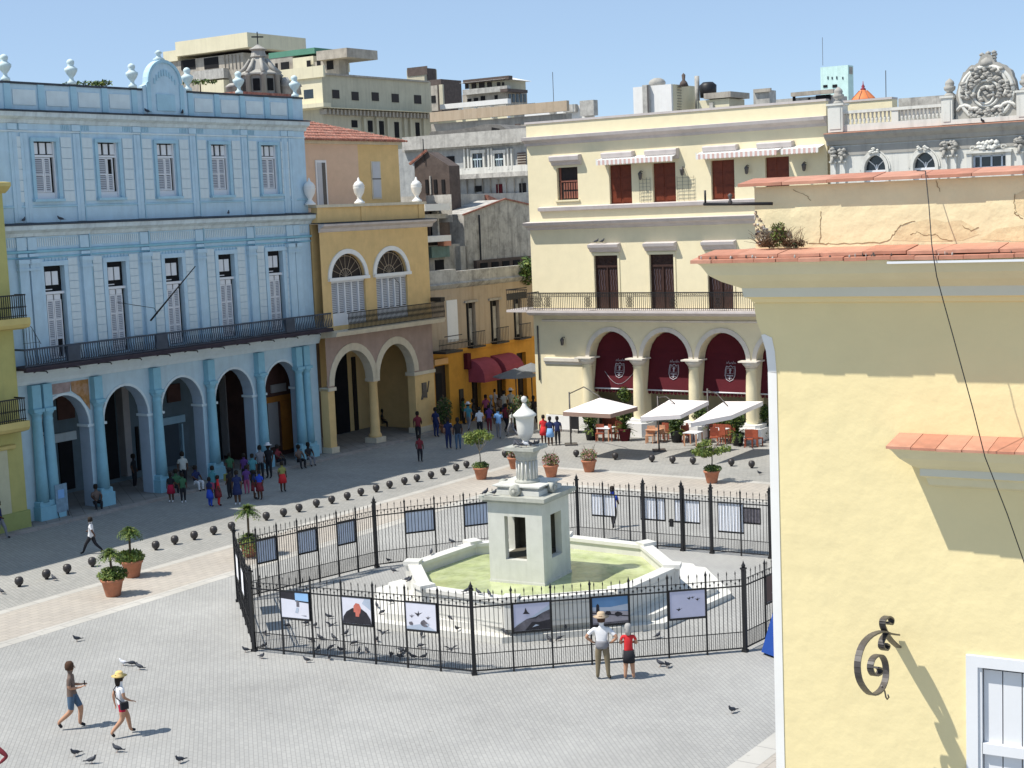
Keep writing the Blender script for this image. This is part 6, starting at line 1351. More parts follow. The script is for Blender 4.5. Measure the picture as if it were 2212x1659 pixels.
# ------------------------------------------------------------------ potted plants
potm = MB().lathe([(.30, 0), (.33, .08), (.45, .62), (.50, .66), (.52, .76), (.46, .78), (.44, .70)], seg=18).mesh('pot', M['terracotta'])
def frond_crown(c, n, L, seed, droop=.9, w_=.05, mi=None):
    rnd = random.Random(seed); mb = MB()
    for k in range(n):
        a = rnd.uniform(0, 2*pi); el = rnd.uniform(-.1, 1.5); l = L*rnd.uniform(.7, 1.1); d = Vector((cos(a)*cos(el), sin(a)*cos(el), sin(el))); P = []
        for t in (0, .33, .66, 1): P.append(Vector(c)+d*l*t+Vector((0, 0, -droop*l*t*t*.8)))
        m = rnd.choice([0, 0, 1, 2]); s_ = Vector((-sin(a), cos(a), 0))
        for i in range(3):
            w0 = w_*(1-.25*i); w1 = w_*(1-.25*(i+1)) if i < 2 else .004
            mb.face([P[i]-s_*w0, P[i]+s_*w0, P[i+1]+s_*w1, P[i+1]-s_*w1], m)
            for sg in (-1, 1):
                for j in range(2):
                    q = P[i]+(P[i+1]-P[i])*(.25+.5*j); mb.face([q, q+s_*sg*w_*2.6+(P[i+1]-P[i])*.35-Vector((0, 0, .03)), q+(P[i+1]-P[i])*.22], m)
    return mb
def potted(px, py, kind, h, label, cat='potted plant', seed=1, s=.78):
    t = thing('potted_plant', label, cat, G(px, py), random.Random(seed).uniform(0, 6), 'terracotta pots round the fountain')
    inst('pot', potm, t, (0, 0, 0), 0, (s, s, s))
    MB().lathe([(.43, 0), (.0, .03)], (0, 0, .70*s), 12, 0, s, s).build('soil', mat('dark soil', (.06, .045, .03)), t)
    if kind == 'palm':
        MB().tube([(0, 0, .6), (.03, .02, 1.0), (.0, .03, h-.25)], [.05, .045, .04], 6).build('trunk', M['trunk'], t)
        frond_crown((0, .03, h-.36), 170, .50, seed, .7, .035).build('crown', LF, t)
        leaf_cloud((.08, .0, .92*s), (.56, .56, .28), 1300, .07, seed+1, .5).build('foliage', [M['leaf'], M['leaf_l'], M['leaf_l']], t)
    elif kind == 'bushpalm':
        frond_crown((0, 0, .65), 190, .68, seed, .7).build('foliage', LF, t); MB().tube([(0, 0, .6), (.0, .03, h-.3)], .045, 6).build('trunk', M['trunk'], t); frond_crown((0, 0, h-.42), 130, .56, seed+3, .6, .035).build('crown', LF, t)
    elif kind == 'tree':
        mb = MB(); mb.tube([(0, 0, .6), (.04, 0, 1.1), (.0, .05, 1.5), (.0, .05, h-.7)], [.04, .035, .03, .02], 6)
        rnd = random.Random(seed)
        for k in range(7): a = rnd.uniform(0, 6.3); mb.tube([(.02, .03, 1.4), (.25*cos(a), .25*sin(a), 1.75), (.6*cos(a), .6*sin(a), h-rnd.uniform(.3, .7))], [.02, .015, .006], 4)
        mb.build('trunk', M['bark'], t)
        cr_ = MB()
        for k in range(11):
            a = rnd.uniform(0, 6.3); r_ = rnd.uniform(.15, .75); q = leaf_cloud((r_*cos(a), r_*sin(a), h-rnd.uniform(.35, .95)), (.30, .30, .20), 150, .07, seed*20+k, .2); b = len(cr_.v); cr_.v += q.v; cr_.f += [tuple(i+b for i in f) for f in q.f]; cr_.m += q.m; cr_.sm += q.sm
        cr_.build('crown', [M['leaf_l'], M['leaf_l'], M['leaf']], t)
        leaf_cloud((.05, 0, .70), (.44, .44, .18), 600, .06, seed+1, .3).build('foliage', LF, t)
    elif kind == 'flower':
        leaf_cloud((0, 0, .85), (.46, .46, .32), 620, .06, seed, .3).build('foliage', [M['leaf'], mat('dry rose leaf', (.28, .16, .08), var=.3), mat('faded pink flower', (.48, .20, .22), var=.3)], t)
        rnd = random.Random(seed); mb = MB()
        for k in range(12): a = rnd.uniform(0, 6.3); mb.tube([(0, 0, .7), (.35*cos(a), .35*sin(a), 1.1+rnd.random()*.3)], .008, 3)
        mb.build('stem', M['trunk'], t)
    return t
potted(245, 1287, 'palm', 1.9, 'potted palm with leafy base, nearest one at the left', seed=3, s=.84)
potted(287, 1246, 'palm', 2.1, 'potted palm just behind the nearest one at the left', seed=9, s=.84)
potted(540, 1202, 'bushpalm', 2.25, 'bushy potted palm behind the left corner of the railing', seed=5)
potted(1040, 1035, 'tree', 2.75, 'terracotta pot with a small yellow green tree left of the fountain urn', seed=7)
potted(1113, 1012, 'flower', 1.3, 'terracotta pot half hidden behind the fountain column on its left', seed=15)
potted(1191, 1030, 'flower', 1.4, 'terracotta pot with pinkish flowers right of the fountain column', seed=16)
potted(1273, 1019, 'flower', 1.3, 'terracotta pot with reddish dry leaves and a bare stick', seed=18)
potted(1538, 1043, 'tree', 2.35, 'terracotta pot with a small green tree near the yellow house', seed=22)

# ------------------------------------------------------------------ cafe under the cream palace
def quad_sheet(name, P, m, t_=.03):
    mb = MB(); Q = [Vector(p) for p in P]; k = len(Q); mb.face(Q); mb.face([q-Vector((0, 0, t_)) for q in Q])
    for i in range(k): j = (i+1) % k; mb.face([Q[i], Q[j], Q[j]-Vector((0, 0, .16)), Q[i]-Vector((0, 0, .16))])
    return mb
def parasol(label, P, apex, pole_xy, arm=True, m='canvas'):
    t = thing('cafe_parasol', label, 'parasol', (pole_xy.x, pole_xy.y, 0), 0, 'cream cafe parasols'); o0 = Vector((pole_xy.x, pole_xy.y, 0))
    Q = [Vector(p)-o0 for p in P]; ap = Vector(apex)-o0; mb = MB()
    for i in range(len(Q)): j = (i+1) % len(Q); mb.face([Q[i], Q[j], ap])
    mb.build('canopy', M[m], t)
    mb = MB()
    for i in range(len(Q)):
        j = (i+1) % len(Q); mb.face([Q[i], Q[j], Q[j]-Vector((0, 0, .22)), Q[i]-Vector((0, 0, .22))])
    mb.build('valance', M['canvas'] if m == 'canvas' and 'tilted' in label else M['canvas_b'], t)
    mb = MB()
    for q in Q: mb.bar(q-Vector((0, 0, .04)), ap-Vector((0, 0, .06)), .025)
    mb.build('rib', M['iron_grey'], t)
    MB().tube([(0, 0, 0), (0, 0, 3.0)], .045, 8).build('pole', M['iron_grey'], t)
    MB().box(-.35, .35, -.35, .35, 0, .08).build('base', M['iron_grey'], t)
    MB().tube([(0, 0, 2.9), ((ap.x)*.5, (ap.y)*.5, ap.z+.35), (ap.x, ap.y, ap.z+.05)], .03, 6).build('arm', M['iron_grey'], t)
    return t
c1 = G(1297, 884, 2.55)
parasol('cream square parasol with brown edge at the left of the cafe', [c1+FY.D*a+FY.N*b for a, b in ((-1.45, -1.45), (1.45, -1.45), (1.45, 1.45), (-1.45, 1.45))], c1+Vector((0, 0, .62)), G(1233.6, 961))
def mid3(P): s_ = Vector((0, 0, 0)); [s_.__iadd__(Vector(p)) for p in P]; return s_/len(P)
P = [G(1383, 901, 2.25), G(1447, 863, 2.75), G(1531, 866, 2.75), G(1470, 896, 2.3)]; parasol('cream parasol tilted toward the sun in the middle of the cafe', P, mid3(P)+Vector((0, 0, .18)), G(1424, 974))
P = [G(1492, 914, 2.2), G(1565, 867, 2.7), G(1648, 867, 2.7), G(1580, 897, 2.3)]; parasol('cream parasol tilted toward the sun nearest the yellow house', P, mid3(P)+Vector((0, 0, .18)), G(1531, 955))
def chair(px, py, rz, label, m='redwood', s=1):
    t = thing('cafe_chair', label, 'chair', G(px, py), rz, 'cafe chairs'); mb = MB().box(-.23, .23, -.23, .23, .42, .47); mb.build('seat', M[m], t); MB().box(-.23, .23, -.23, -.19, .5, .95).build('backrest', M[m], t)
    lg = MB().box(-.025, .025, -.025, .025, 0, .42).mesh('leg', M[m])
    for x in (-.2, .2):
        for y in (-.2, .2): inst('leg', lg, t, (x, y, 0))
def table(px, py, label, m='c_white'):
    t = thing('cafe_table', label, 'table', G(px, py), FY.rz, 'cafe tables'); MB().box(-.42, .42, -.42, .42, .71, .75).build('tabletop', M[m], t)
    lg = MB().box(-.03, .03, -.03, .03, 0, .71).mesh('leg', M['tan'])
    for x in (-.36, .36):
        for y in (-.36, .36): inst('leg', lg, t, (x, y, 0))
table(1310, 951, 'white topped cafe table under the left parasol'); table(1416, 955, 'cafe table beside the middle parasol pole', 'tan'); table(1498, 962, 'white topped cafe table behind the small potted tree'); table(1555, 955, 'cafe table under the right parasol')
for i, (x, y, r_, lb, m) in enumerate(((1296, 953, .4, 'red brown chair left of the table under the left parasol', 'redwood'), (1326, 952, 2.5, 'red brown chair right of the table under the left parasol', 'redwood'), (1342, 945, 1.1, 'red brown chair beside the dark planter under the left parasol', 'redwood'), (1405, 957, .2, 'tan chair left of the middle parasol pole', 'tan'), (1432, 953, 3.3, 'tan chair right of the middle parasol pole', 'tan'), (1443, 948, 3.0, 'red brown chair next to the green planter tub', 'redwood'), (1482, 956, .7, 'red brown chair nearest the second column base', 'redwood'), (1493, 950, 1.8, 'red brown chair behind the one at the second column base', 'redwood'), (1543, 962, .4, 'red brown chair left of the table under the right parasol', 'redwood'), (1567, 958, 2.8, 'red brown chair right of the table under the right parasol', 'redwood'), (1618, 966, .3, 'red brown chair left of the last column base', 'redwood'), (1636, 964, 2.9, 'red brown chair in front of the last column base', 'redwood'))):
    chair(x, y, FY.rz+r_, lb, m)
def tub(px, py, label, seed, hgt=1.5, pot='iron', g='leaf'):
    t = thing('planter_tub', label, 'planter', G(px, py), 0, 'cafe planters'); MB().lathe([(.26, 0), (.36, .6), (.40, .65), (.36, .68)], seg=14).build('tub', M[pot], t)
    frond_crown((0, 0, .65), 70, .75, seed, .5, .04).build('foliage', [M['leaf'], M['leaf_l'], M['leaf_d']], t); leaf_cloud((0, 0, hgt), (.45, .45, .5), 760, .085, seed, .3).build('foliage', [M['leaf_d'], M['leaf'], M['leaf_l']], t); MB().tube([(0, 0, .5), (0, 0, hgt)], .03, 5).build('stem', M['trunk'], t)
tub(1277, 950, 'leafy pale green bush in a tub left of the left parasol', 31, 1.3); tub(1350, 952, 'dark tub plant at the first column base', 32, 1.5, 'maroon'); tub(1462, 955, 'dark green tub between the tan and red chairs', 33, 1.2); tub(1594, 962, 'dark tub plant right of the right parasol pole', 34, 1.4); tub(1513, 948, 'tall fern tub behind the second column base', 35, 1.4); tub(1352, 935, 'tall yellow green plant beside the first arch column', 36, 2.3, 'iron'); tub(1570, 945, 'fern tub behind the red wooden planter', 37, 1.5, 'redwood'); tub(1650, 950, 'bush in a tub at the edge of the yellow house', 38, 1.5)
bo = MB().box(.005, .155, -.22, .22, .05, .85).mesh('board', M['redwood'])
def box_planter(px, py, wd, label, seed):
    t = thing('wooden_planter', label, 'planter', G(px, py), FY.rz, 'cafe planters')
    for k in range(int(wd/.16)): inst('board', bo, t, (-wd/2+k*.16, 0, 0))
    leaf_cloud((0, 0, 1.15), (wd/2, .3, .4), 800, .06, seed, .5).build('foliage', LF, t)
box_planter(1326, 926, 1.3, 'red wooden planter box with plants beneath the left parasol', 41); box_planter(1560, 948, 2.0, 'large red wooden planter box behind the right parasol', 42)
o = thing('menu_stand', 'small dark notice stand before the white plinth', 'sign stand', G(1242, 936), FY.rz)
MB().box(-.28, .28, -.03, .03, .25, 1.0).build('board', M['iron'], o); MB().box(-.2, .2, -.035, -.031, .35, .9).build('board_face', M['iron_grey'], o)
for x in (-.24, .24): MB().box(x-.02, x+.02, -.03, .03, 0, .25).build('leg', M['iron'], o)
# grey parasol of the street cafe and a blue one by the railing
t = thing('street_parasol', 'flat grey parasol in the street below the maroon awnings', 'parasol', G(1118, 912)); 
fr = t.location; z_ = 2.75
c = G(1113, 818, 0); 
MB().tube([(0, 0, 0), (0, 0, 3.3)], .04, 6).build('pole', M['iron_grey'], t); MB().lathe([(1.45, 2.9), (1.4, 2.97), (.0, 3.42)], (0, 0, 0), 8, smooth=False).build('canopy', mat('grey parasol cloth', (.17, .18, .19), rough=.9), t)
t = thing('street_parasol', 'second flat grey parasol touching the cream palace corner', 'parasol', G(1152, 905)); MB().tube([(0, 0, 0), (0, 0, 3.4)], .04, 6).build('pole', M['iron_grey'], t); MB().lathe([(1.3, 3.1), (1.25, 3.17), (.0, 3.6)], (0, 0, 0), 8, smooth=False).build('canopy', MATS['grey parasol cloth'], t)
p0 = G(1690, 1412); t = thing('blue_parasol', 'blue cloth corner showing beside the yellow house', 'parasol', p0)
MB().lathe([(.62, .08), (.05, 1.9), (.0, 2.0)], (0, 0, 0), 6, smooth=False).build('canopy', M['bluecloth'], t); MB().tube([(0, 0, 0), (0, 0, 2.2)], .02, 6).build('pole', M['iron_grey'], t)
# ------------------------------------------------------------------ people
def pose_joints(pose):
    J = dict(pelvis=(0, 0, .95), belly=(0, .01, 1.08), chest=(0, 0, 1.28), neck=(0, .0, 1.47), head0=(0, .015, 1.57), head1=(0, .02, 1.68),
             shL=(-.18, 0, 1.40), shR=(.18, 0, 1.40), elL=(-.23, -.03, 1.13), elR=(.23, -.03, 1.13), wrL=(-.23, .06, .90), wrR=(.23, .06, .90), haL=(-.23, .09, .82), haR=(.23, .09, .82),
             hiL=(-.095, 0, .91), hiR=(.095, 0, .91), knL=(-.10, .02, .50), knR=(.10, .02, .50), anL=(-.10, -.01, .09), anR=(.10, -.01, .09), toL=(-.11, .15, .035), toR=(.11, .15, .035))
    if pose == 'walk':
        J.update(knL=(-.09, .20, .52), anL=(-.09, .26, .10), toL=(-.09, .41, .05), knR=(.10, -.02, .50), anR=(.10, -.36, .19), toR=(.10, -.27, .05), elL=(-.22, -.12, 1.15), wrL=(-.22, -.10, .92), haL=(-.22, -.08, .84), elR=(.22, .03, 1.13), wrR=(.20, .22, 1.0), haR=(.19, .29, .98))
    if pose == 'stride':
        J.update(pelvis=(0, 0, .88), belly=(0, .01, 1.0), knL=(-.09, .26, .50), anL=(-.09, .42, .09), toL=(-.09, .57, .05), knR=(.10, -.14, .46), anR=(.10, -.46, .16), toR=(.10, -.36, .04), elL=(-.24, -.16, 1.13), wrL=(-.24, -.26, .95), haL=(-.24, -.28, .88), elR=(.22, .12, 1.14), wrR=(.2, .27, 1.05), haR=(.2, .33, 1.06), hiL=(-.095, 0, .85), hiR=(.095, 0, .85))
    if pose == 'phone':
        J.update(knL=(-.09, .20, .52), anL=(-.09, .14, .10), toL=(-.09, .29, .04), knR=(.10, -.02, .49), anR=(.10, -.37, .20), toR=(.10, -.28, .06), elL=(-.20, .0, 1.13), wrL=(-.13, .24, 1.13), haL=(-.10, .31, 1.15), elR=(.21, .0, 1.13), wrR=(.13, .24, 1.12), haR=(.10, .31, 1.14))
    if pose == 'hips':
        J.update(elL=(-.42, -.06, 1.17), elR=(.42, -.06, 1.17), wrL=(-.24, .02, 1.0), wrR=(.24, .02, 1.0), haL=(-.18, .07, .98), haR=(.18, .07, .98), knL=(-.12, .0, .5), knR=(.13, .0, .5), anL=(-.14, -.02, .09), anR=(.15, -.02, .09), toL=(-.17, .13, .035), toR=(.19, .13, .035))
    if pose == 'folded':
        J.update(elL=(-.27, .03, 1.15), elR=(.27, .03, 1.15), wrL=(-.06, .2, 1.2), wrR=(.06, .22, 1.16), haL=(.03, .2, 1.22), haR=(-.03, .23, 1.15), anL=(-.13, -.01, .09), anR=(.13, -.01, .09), toL=(-.15, .13, .035), toR=(.16, .13, .035))
    if pose == 'sit':
        J.update({k: (v[0], v[1], v[2]-.48) for k, v in J.items() if k[:2] not in ('kn', 'an', 'to')}); J.update(knL=(-.14, .42, .48), knR=(.14, .42, .46), anL=(-.12, .40, .09), anR=(.13, .42, .09), toL=(-.13, .54, .03), toR=(.14, .56, .03), elL=(-.24, .10, .72), wrL=(-.15, .32, .60), haL=(-.12, .38, .56), elR=(.24, .10, .72), wrR=(.15, .32, .60), haR=(.12, .38, .56))
    return J
BON = [('pelvis', 'belly', 'hip'), ('belly', 'chest', 'torso'), ('chest', 'neck', 'torso'), ('neck', 'head0', 'head'), ('head0', 'head1', 'head'), ('chest', 'shL', 'torso'), ('chest', 'shR', 'torso'),
       ('shL', 'elL', 'uarm'), ('shR', 'elR', 'uarm'), ('elL', 'wrL', 'farm'), ('elR', 'wrR', 'farm'), ('wrL', 'haL', 'hand'), ('wrR', 'haR', 'hand'), ('pelvis', 'hiL', 'hip'), ('pelvis', 'hiR', 'hip'),
       ('hiL', 'knL', 'thigh'), ('hiR', 'knR', 'thigh'), ('knL', 'anL', 'shin'), ('knR', 'anR', 'shin'), ('anL', 'toL', 'foot'), ('anR', 'toR', 'foot')]
RAD = dict(pelvis=(.17, .145), belly=(.165, .14), chest=(.175, .145), neck=(.058, .058), head0=(.086, .095), head1=(.088, .102), sh=(.075, .07), el=(.052, .052), wr=(.034, .034), ha=(.040, .024), hi=(.115, .118), kn=(.076, .082), an=(.048, .05), to=(.046, .03))
BODY = {}
def body_mesh(pose, sleeve='short', legs='long', hair='short', fem=False, fingers=False, hooded=False):
    """continuous skinned body; slots: 0 skin 1 top 2 bottom 3 shoes 4 hair"""
    key = (pose, sleeve, legs, hair, fem, fingers)
    if key in BODY: return BODY[key]
    J = pose_joints(pose); names = list(J); idx = {n: i for i, n in enumerate(names)}; V_ = [J[n] for n in names]; E_ = [(idx[a], idx[b]) for a, b, _ in BON]
    R_ = [RAD.get(n, RAD.get(n[:2])) for n in names]
    if fem: R_ = [((r[0]*.88, r[1]*.92) if n in ('chest', 'belly') else (r[0]*.85, r[1]*.85) if n[:2] in ('sh', 'el', 'wr') else r) for n, r in zip(names, R_)]
    if fingers:
        for s_ in 'LR':
            w0 = Vector(J['wr'+s_]); h0 = Vector(J['ha'+s_]); d = (h0-w0).normalized(); sd_ = Vector((1, 0, 0)) if abs(d.x) < .8 else Vector((0, 1, 0)); sd_ = (sd_-d*sd_.dot(d)).normalized(); nn = d.cross(sd_)
            for k, (o_, l_) in enumerate(((-.027, .062), (-.009, .075), (.009, .070), (.027, .055))):
                p1 = h0+sd_*o_+d*.03; p2 = p1+d*l_*.55+nn*.01; p3 = p2+d*l_*.4+nn*.025
                b = len(V_); V_ += [tuple(p1), tuple(p2), tuple(p3)]; R_ += [(.0105, .0105), (.0095, .0095), (.008, .008)]; E_ += [(idx['ha'+s_], b), (b, b+1), (b+1, b+2)]
            q1 = w0+(h0-w0)*.5+sd_*(-.038); q2 = q1+d*.035-sd_*.012; b = len(V_); V_ += [tuple(q1), tuple(q2)]; R_ += [(.012, .012), (.010, .010)]; E_ += [(idx['wr'+s_], b), (b, b+1)]
    me = bpy.data.meshes.new('tmp'); me.from_pydata(V_, E_, []); o = bpy.data.objects.new('tmp', me); COL.objects.link(o)
    md = o.modifiers.new('Skin', 'SKIN'); md.branch_smoothing = .6; md.use_smooth_shade = True
    sv = me.skin_vertices[0].data
    for i, r in enumerate(R_): sv[i].radius = r; sv[i].use_root = (i == 0)
    sb = o.modifiers.new('Sub', 'SUBSURF'); sb.levels = 1 if not fingers else 2; sb.render_levels = sb.levels
    dg = bpy.context.evaluated_depsgraph_get(); out = bpy.data.meshes.new_from_object(o.evaluated_get(dg)); bpy.data.objects.remove(o); bpy.data.meshes.remove(me)
    out.name = 'body'; out.materials.clear()
    for k in range(5): out.materials.append(None)
    segs = [(Vector(J[a]), Vector(J[b]), t) for a, b, t in BON]
    for p in out.polygons:
        c = p.center; best = None
        for a, b, t in segs:
            ab = b-a; u = max(0, min(1, (c-a).dot(ab)/ab.length_squared)); dd = (c-(a+ab*u)).length
            dd -= dict(torso=.145, hip=.13, head=.09, uarm=.055, farm=.038, hand=.03, thigh=.09, shin=.055, foot=.04)[t]
            if best is None or dd < best[0]: best = (dd, t, u)
        t, u = best[1], best[2]; s_ = 0
        if t == 'torso': s_ = 1
        elif t == 'hip': s_ = 2 if c.z < J['pelvis'][2]-.03 else 1
        elif t == 'uarm': s_ = 1 if (sleeve == 'long' or (sleeve == 'short' and u < .7) or (sleeve == 'none' and u < .12)) else 0
        elif t == 'farm': s_ = 1 if sleeve == 'long' else 0
        elif t == 'thigh': s_ = 2 if (legs == 'long' or (legs == 'shorts' and u < .85) or (legs == 'mini' and u < .42)) else 0
        elif t == 'shin': s_ = 2 if legs == 'long' else 0
        elif t == 'foot': s_ = 3
        elif t == 'head':
            hz = J['head0'][2]; s_ = 0
            if hair != 'none' and c.z > hz-.02 and (c.y < J['head0'][1]-.012 or c.z > hz+.13): s_ = 4
            if c.z < J['neck'][2]-.0: s_ = 1
        p.material_index = s_; p.use_smooth = True
    BODY[key] = out; return out
GROUPN = {}
def person(px, py, h, face, label, top, bottom, shoes='c_black', skin='skin', hair='hair', pose='stand', sleeve='short', legs='long', fem=False, hat=None, bag=None, skirt=None, group=None, z=0.0, fingers=False, fa=0):
    g_ = G(px, py, z); t = thing('person', label, 'person', g_, -radians(face), group); s_ = h/1.76; t.scale = (s_, s_, s_)
    me = body_mesh(pose, sleeve, legs, 'short', fem, fingers)
    o = bpy.data.objects.new('body', me); COL.objects.link(o); o.parent = t
    for i, m_ in enumerate((skin, top, bottom, shoes, hair)): o.material_slots[i].link = 'OBJECT'; o.material_slots[i].material = M[m_]
    J = pose_joints(pose); hd = J['head1']; hy = hd[2]
    hc = MB().lathe([(.10, -.10), (.112, -.02), (.105, .06), (.07, .115), (.0, .13)], (hd[0], hd[1]-.022, hy), 10, 0, 1, 1.08).build('hair', M[hair], t)
    if fingers:
        mb = MB(); mb.lathe([(.0, -.03), (.014, -.015), (.010, .02), (.0, .03)], (hd[0], hd[1]+.115, hy-.045), 6); mb.build('nose', M[skin], t)
        mb = MB()
        for x in (-.035, .035): mb.lathe([(0, -.010), (.011, 0), (0, .010)], (hd[0]+x, hd[1]+.100, hy-.02), 6)
        mb.build('eyes', M['dark'], t)
    if fem: MB().lathe([(.07, -.24), (.09, -.12), (.09, 0), (.05, .08)], (hd[0], hd[1]-.06, hy), 8).build('hair', M[hair], t)
    if hat: MB().lathe([(.20, .03), (.22, .04), (.11, .065), (.11, .13), (.08, .165), (.0, .17)], (hd[0], hd[1]-.01, hy), 16).build('hat', M[hat], t)
    if skirt: MB().lathe([(.26, -.44), (.24, -.2), (.16, .10)], (0, 0, J['pelvis'][2]+.02), 12, 0, 1, .8).build('skirt', M[skirt], t)
    if bag == 'back': MB().prism([(-.15, -.28), (.15, -.28), (.15, -.12), (.11, -.10), (-.11, -.10), (-.15, -.12)], J['chest'][2]-.25, J['chest'][2]+.14, 0, 'z').build('backpack', M[fa or 'c_navy'], t); 
    if bag == 'back':
        for c in [c for c in t.children]: pass
    if bag == 'side':
        MB().box(.19, .29, -.12, .10, .82, 1.02).build('shoulder_bag', M[fa or 'c_black'], t)
        MB().tube([(-.15, -.02, 1.44), (-.06, -.15, 1.34), (.08, -.15, 1.14), (.23, -.03, 1.0)], .016, 4).build('strap', M[fa or 'c_black'], t)
    if bag == 'hand': MB().box(.20, .26, -.14, .04, .45, .75).build('bag', M[fa or 'c_white'], t)
    return t

# the four nearest visitors and a fifth at the frame edge
p = person(160, 1573, 1.80, 85, 'dark haired walker in brown shirt and denim shorts looking at a phone', 'c_brown', 'c_denim', 'c_black', 'skin', 'hair_b', 'phone', 'short', 'shorts', fingers=True)
MB().box(-.045, .045, -.36, -.345, 1.14, 1.26).build('phone', M['c_black'], p)
p = person(266, 1589, 1.66, 55, 'woman in straw hat, white vest and crimson shorts with a black bag across her back', 'c_white', 'c_crimson', 'c_black', 'skin', 'hair', 'walk', 'none', 'mini', True, hat='c_straw', bag='side', fingers=True)
p = person(1303, 1467, 1.86, 12, 'man in tan hat and white shirt, hands on hips, at the railing', 'c_white', 'c_khaki', 'c_black', 'skin', 'hair_b', 'hips', 'short', 'long', hat='c_tan', fingers=True)
MB().lathe([(.165, .86), (.18, .94), (.17, 1.02), (.16, 1.07)], (0, -.01, 0), 12, 0, 1, .78).build('tied_jumper', M['c_grey'], p); MB().prism([(-.14, 1.02), (.14, 1.02), (.12, .72), (-.10, .76)], -.16, -.13).build('jumper_back', M['c_grey'], p)
p = person(1360, 1467, 1.58, 5, 'grey haired woman in red top and black shorts beside the hatted man', 'c_red', 'c_black', 'c_white', 'skin', 'hair_g', 'folded', 'none', 'shorts', True, fingers=True)
MB().lathe([(.185, .55), (.175, .75), (.16, .95)], (0, 0, 0), 14, 0, 1.05, .85).build('shorts_hem', M['c_black'], p)
person(-12, 1738, 1.78, 200, 'person in maroon sleeve cut off by the left frame edge, elbow out', 'c_maroon', 'c_grey', 'c_black', 'skin', 'hair', 'hips', 'long', 'long', fingers=True)
person(200, 1196, 1.50, 275, 'boy in white shirt and dark trousers striding along the shadowed road', 'c_white', 'c_black', 'c_black', 'skin_d', 'hair', 'stride', 'short', 'long')
person(1325, 1140, 1.72, 20, 'person in bright blue shirt walking behind the back railing', 'c_blue', 'c_black', 'c_black', 'skin_d', 'hair', 'walk', 'short', 'long')
# school children and adults by the blue arcade
c = lambda x, y: (345.6+x*.1823, 950.5+y*.1823)
KG = 'children and adults gathered before the blue arcade'
for (x, y, h, fc, lb, kw) in (
    (600, 790, 1.38, 40, 'child with pink backpack over blue dress, leftmost of the standing children', dict(top='c_navy', bottom='c_blue', skirt='c_blue', bag='back', fa='c_pink', skin='skin_d')),
    (700, 780, 1.44, 70, 'child in long red dress beside the pink backpack', dict(top='c_red', bottom='c_red', skirt='c_maroon', skin='skin_d')),
    (640, 700, 1.6, 20, 'adult in teal top behind the child in red dress', dict(top='c_teal', bottom='c_black', skin='skin_d')),
    (835, 695, 1.5, 300, 'child in dark clothes with a yellow green bag', dict(top='c_black', bottom='c_black', bag='back', fa='c_yellow', skin='skin_d')),
    (925, 765, 1.62, 180, 'tall girl in navy with white collar and white knee socks', dict(top='c_navy', bottom='c_navy', shoes='c_white', skirt='c_navy', skin='skin_d', legs='mini')),
    (1035, 640, 1.4, 340, 'child in purple and pink behind the girl with white socks', dict(top='c_purple', bottom='c_pink', skin='skin_d')),
    (1125, 700, 1.38, 90, 'child in blue shirt and red skirt, left one of the pair', dict(top='c_navy', bottom='c_maroon', skirt='c_maroon', skin='skin_d', legs='mini')),
    (1190, 705, 1.40, 200, 'child in blue top and red skirt with a white bag, right one of the pair', dict(top='c_blue', bottom='c_red', skirt='c_maroon', bag='hand', skin='skin_d', legs='mini')),
    (1460, 612, 1.48, 150, 'lone child in yellow top and red skirt right of the group', dict(top='c_yellow', bottom='c_red', skirt='c_red', skin='skin_d', legs='mini')),
    (1200, 470, 1.76, 160, 'tall adult in dark clothes at the fourth column', dict(top='c_grey', bottom='c_black', skin='skin_d')),
    (1300, 450, 1.78, 200, 'adult in black with a white cap at the column', dict(top='c_black', bottom='c_black', skin='skin_d', hat='c_white')),
    (840, 500, 1.5, 170, 'child in green top at the back of the group', dict(top='c_green', bottom='c_black', skin='skin_d')),
    (1010, 520, 1.55, 200, 'girl in purple top at the back of the group', dict(top='c_purple', bottom='c_black', skin='skin_d')),
    (1110, 540, 1.6, 180, 'adult in teal shirt at the back of the group', dict(top='c_teal', bottom='c_black', skin='skin_d')),
    (285, 560, 1.8, 160, 'man in pinkish shirt standing at the third arch', dict(top='c_offwhite', bottom='c_black', skin='skin_d')),
    (140, 735, 1.42, 190, 'child in crimson skirt at the kerb below the third arch', dict(top='c_black', bottom='c_crimson', skirt='c_crimson', shoes='c_white', skin='skin_d', legs='mini')),
    (280, 740, 1.42, 150, 'child in dark green at the kerb below the third arch', dict(top='c_green', bottom='c_black', shoes='c_white', skin='skin_d'))):
    X, Y_ = c(x, y); kw.setdefault('legs', 'long'); person(X, Y_, h, fc, lb, group=KG, **kw)
for (x, y, fc, lb, top, bot, zz) in ((430, 595, 130, 'seated person with a pale cloth on the step at the third arch', 'c_navy', 'c_white', 0), (1650, 330, 140, 'seated person in brown on the step by the last blue column', 'c_brown', 'c_black', 0), (1765, 300, 140, 'seated person in black on the step nearest the ochre house', 'c_black', 'c_grey', 0), (1400, 330, 120, 'seated person in maroon by the orange door', 'c_maroon', 'c_black', 0), (200, 640, 140, 'seated person in green on the step left of the group', 'c_green', 'c_black', 0)):
    X, Y_ = c(x, y); person(X, Y_, 1.7, fc, lb, top, bot, skin='skin_d', pose='sit', group=KG)
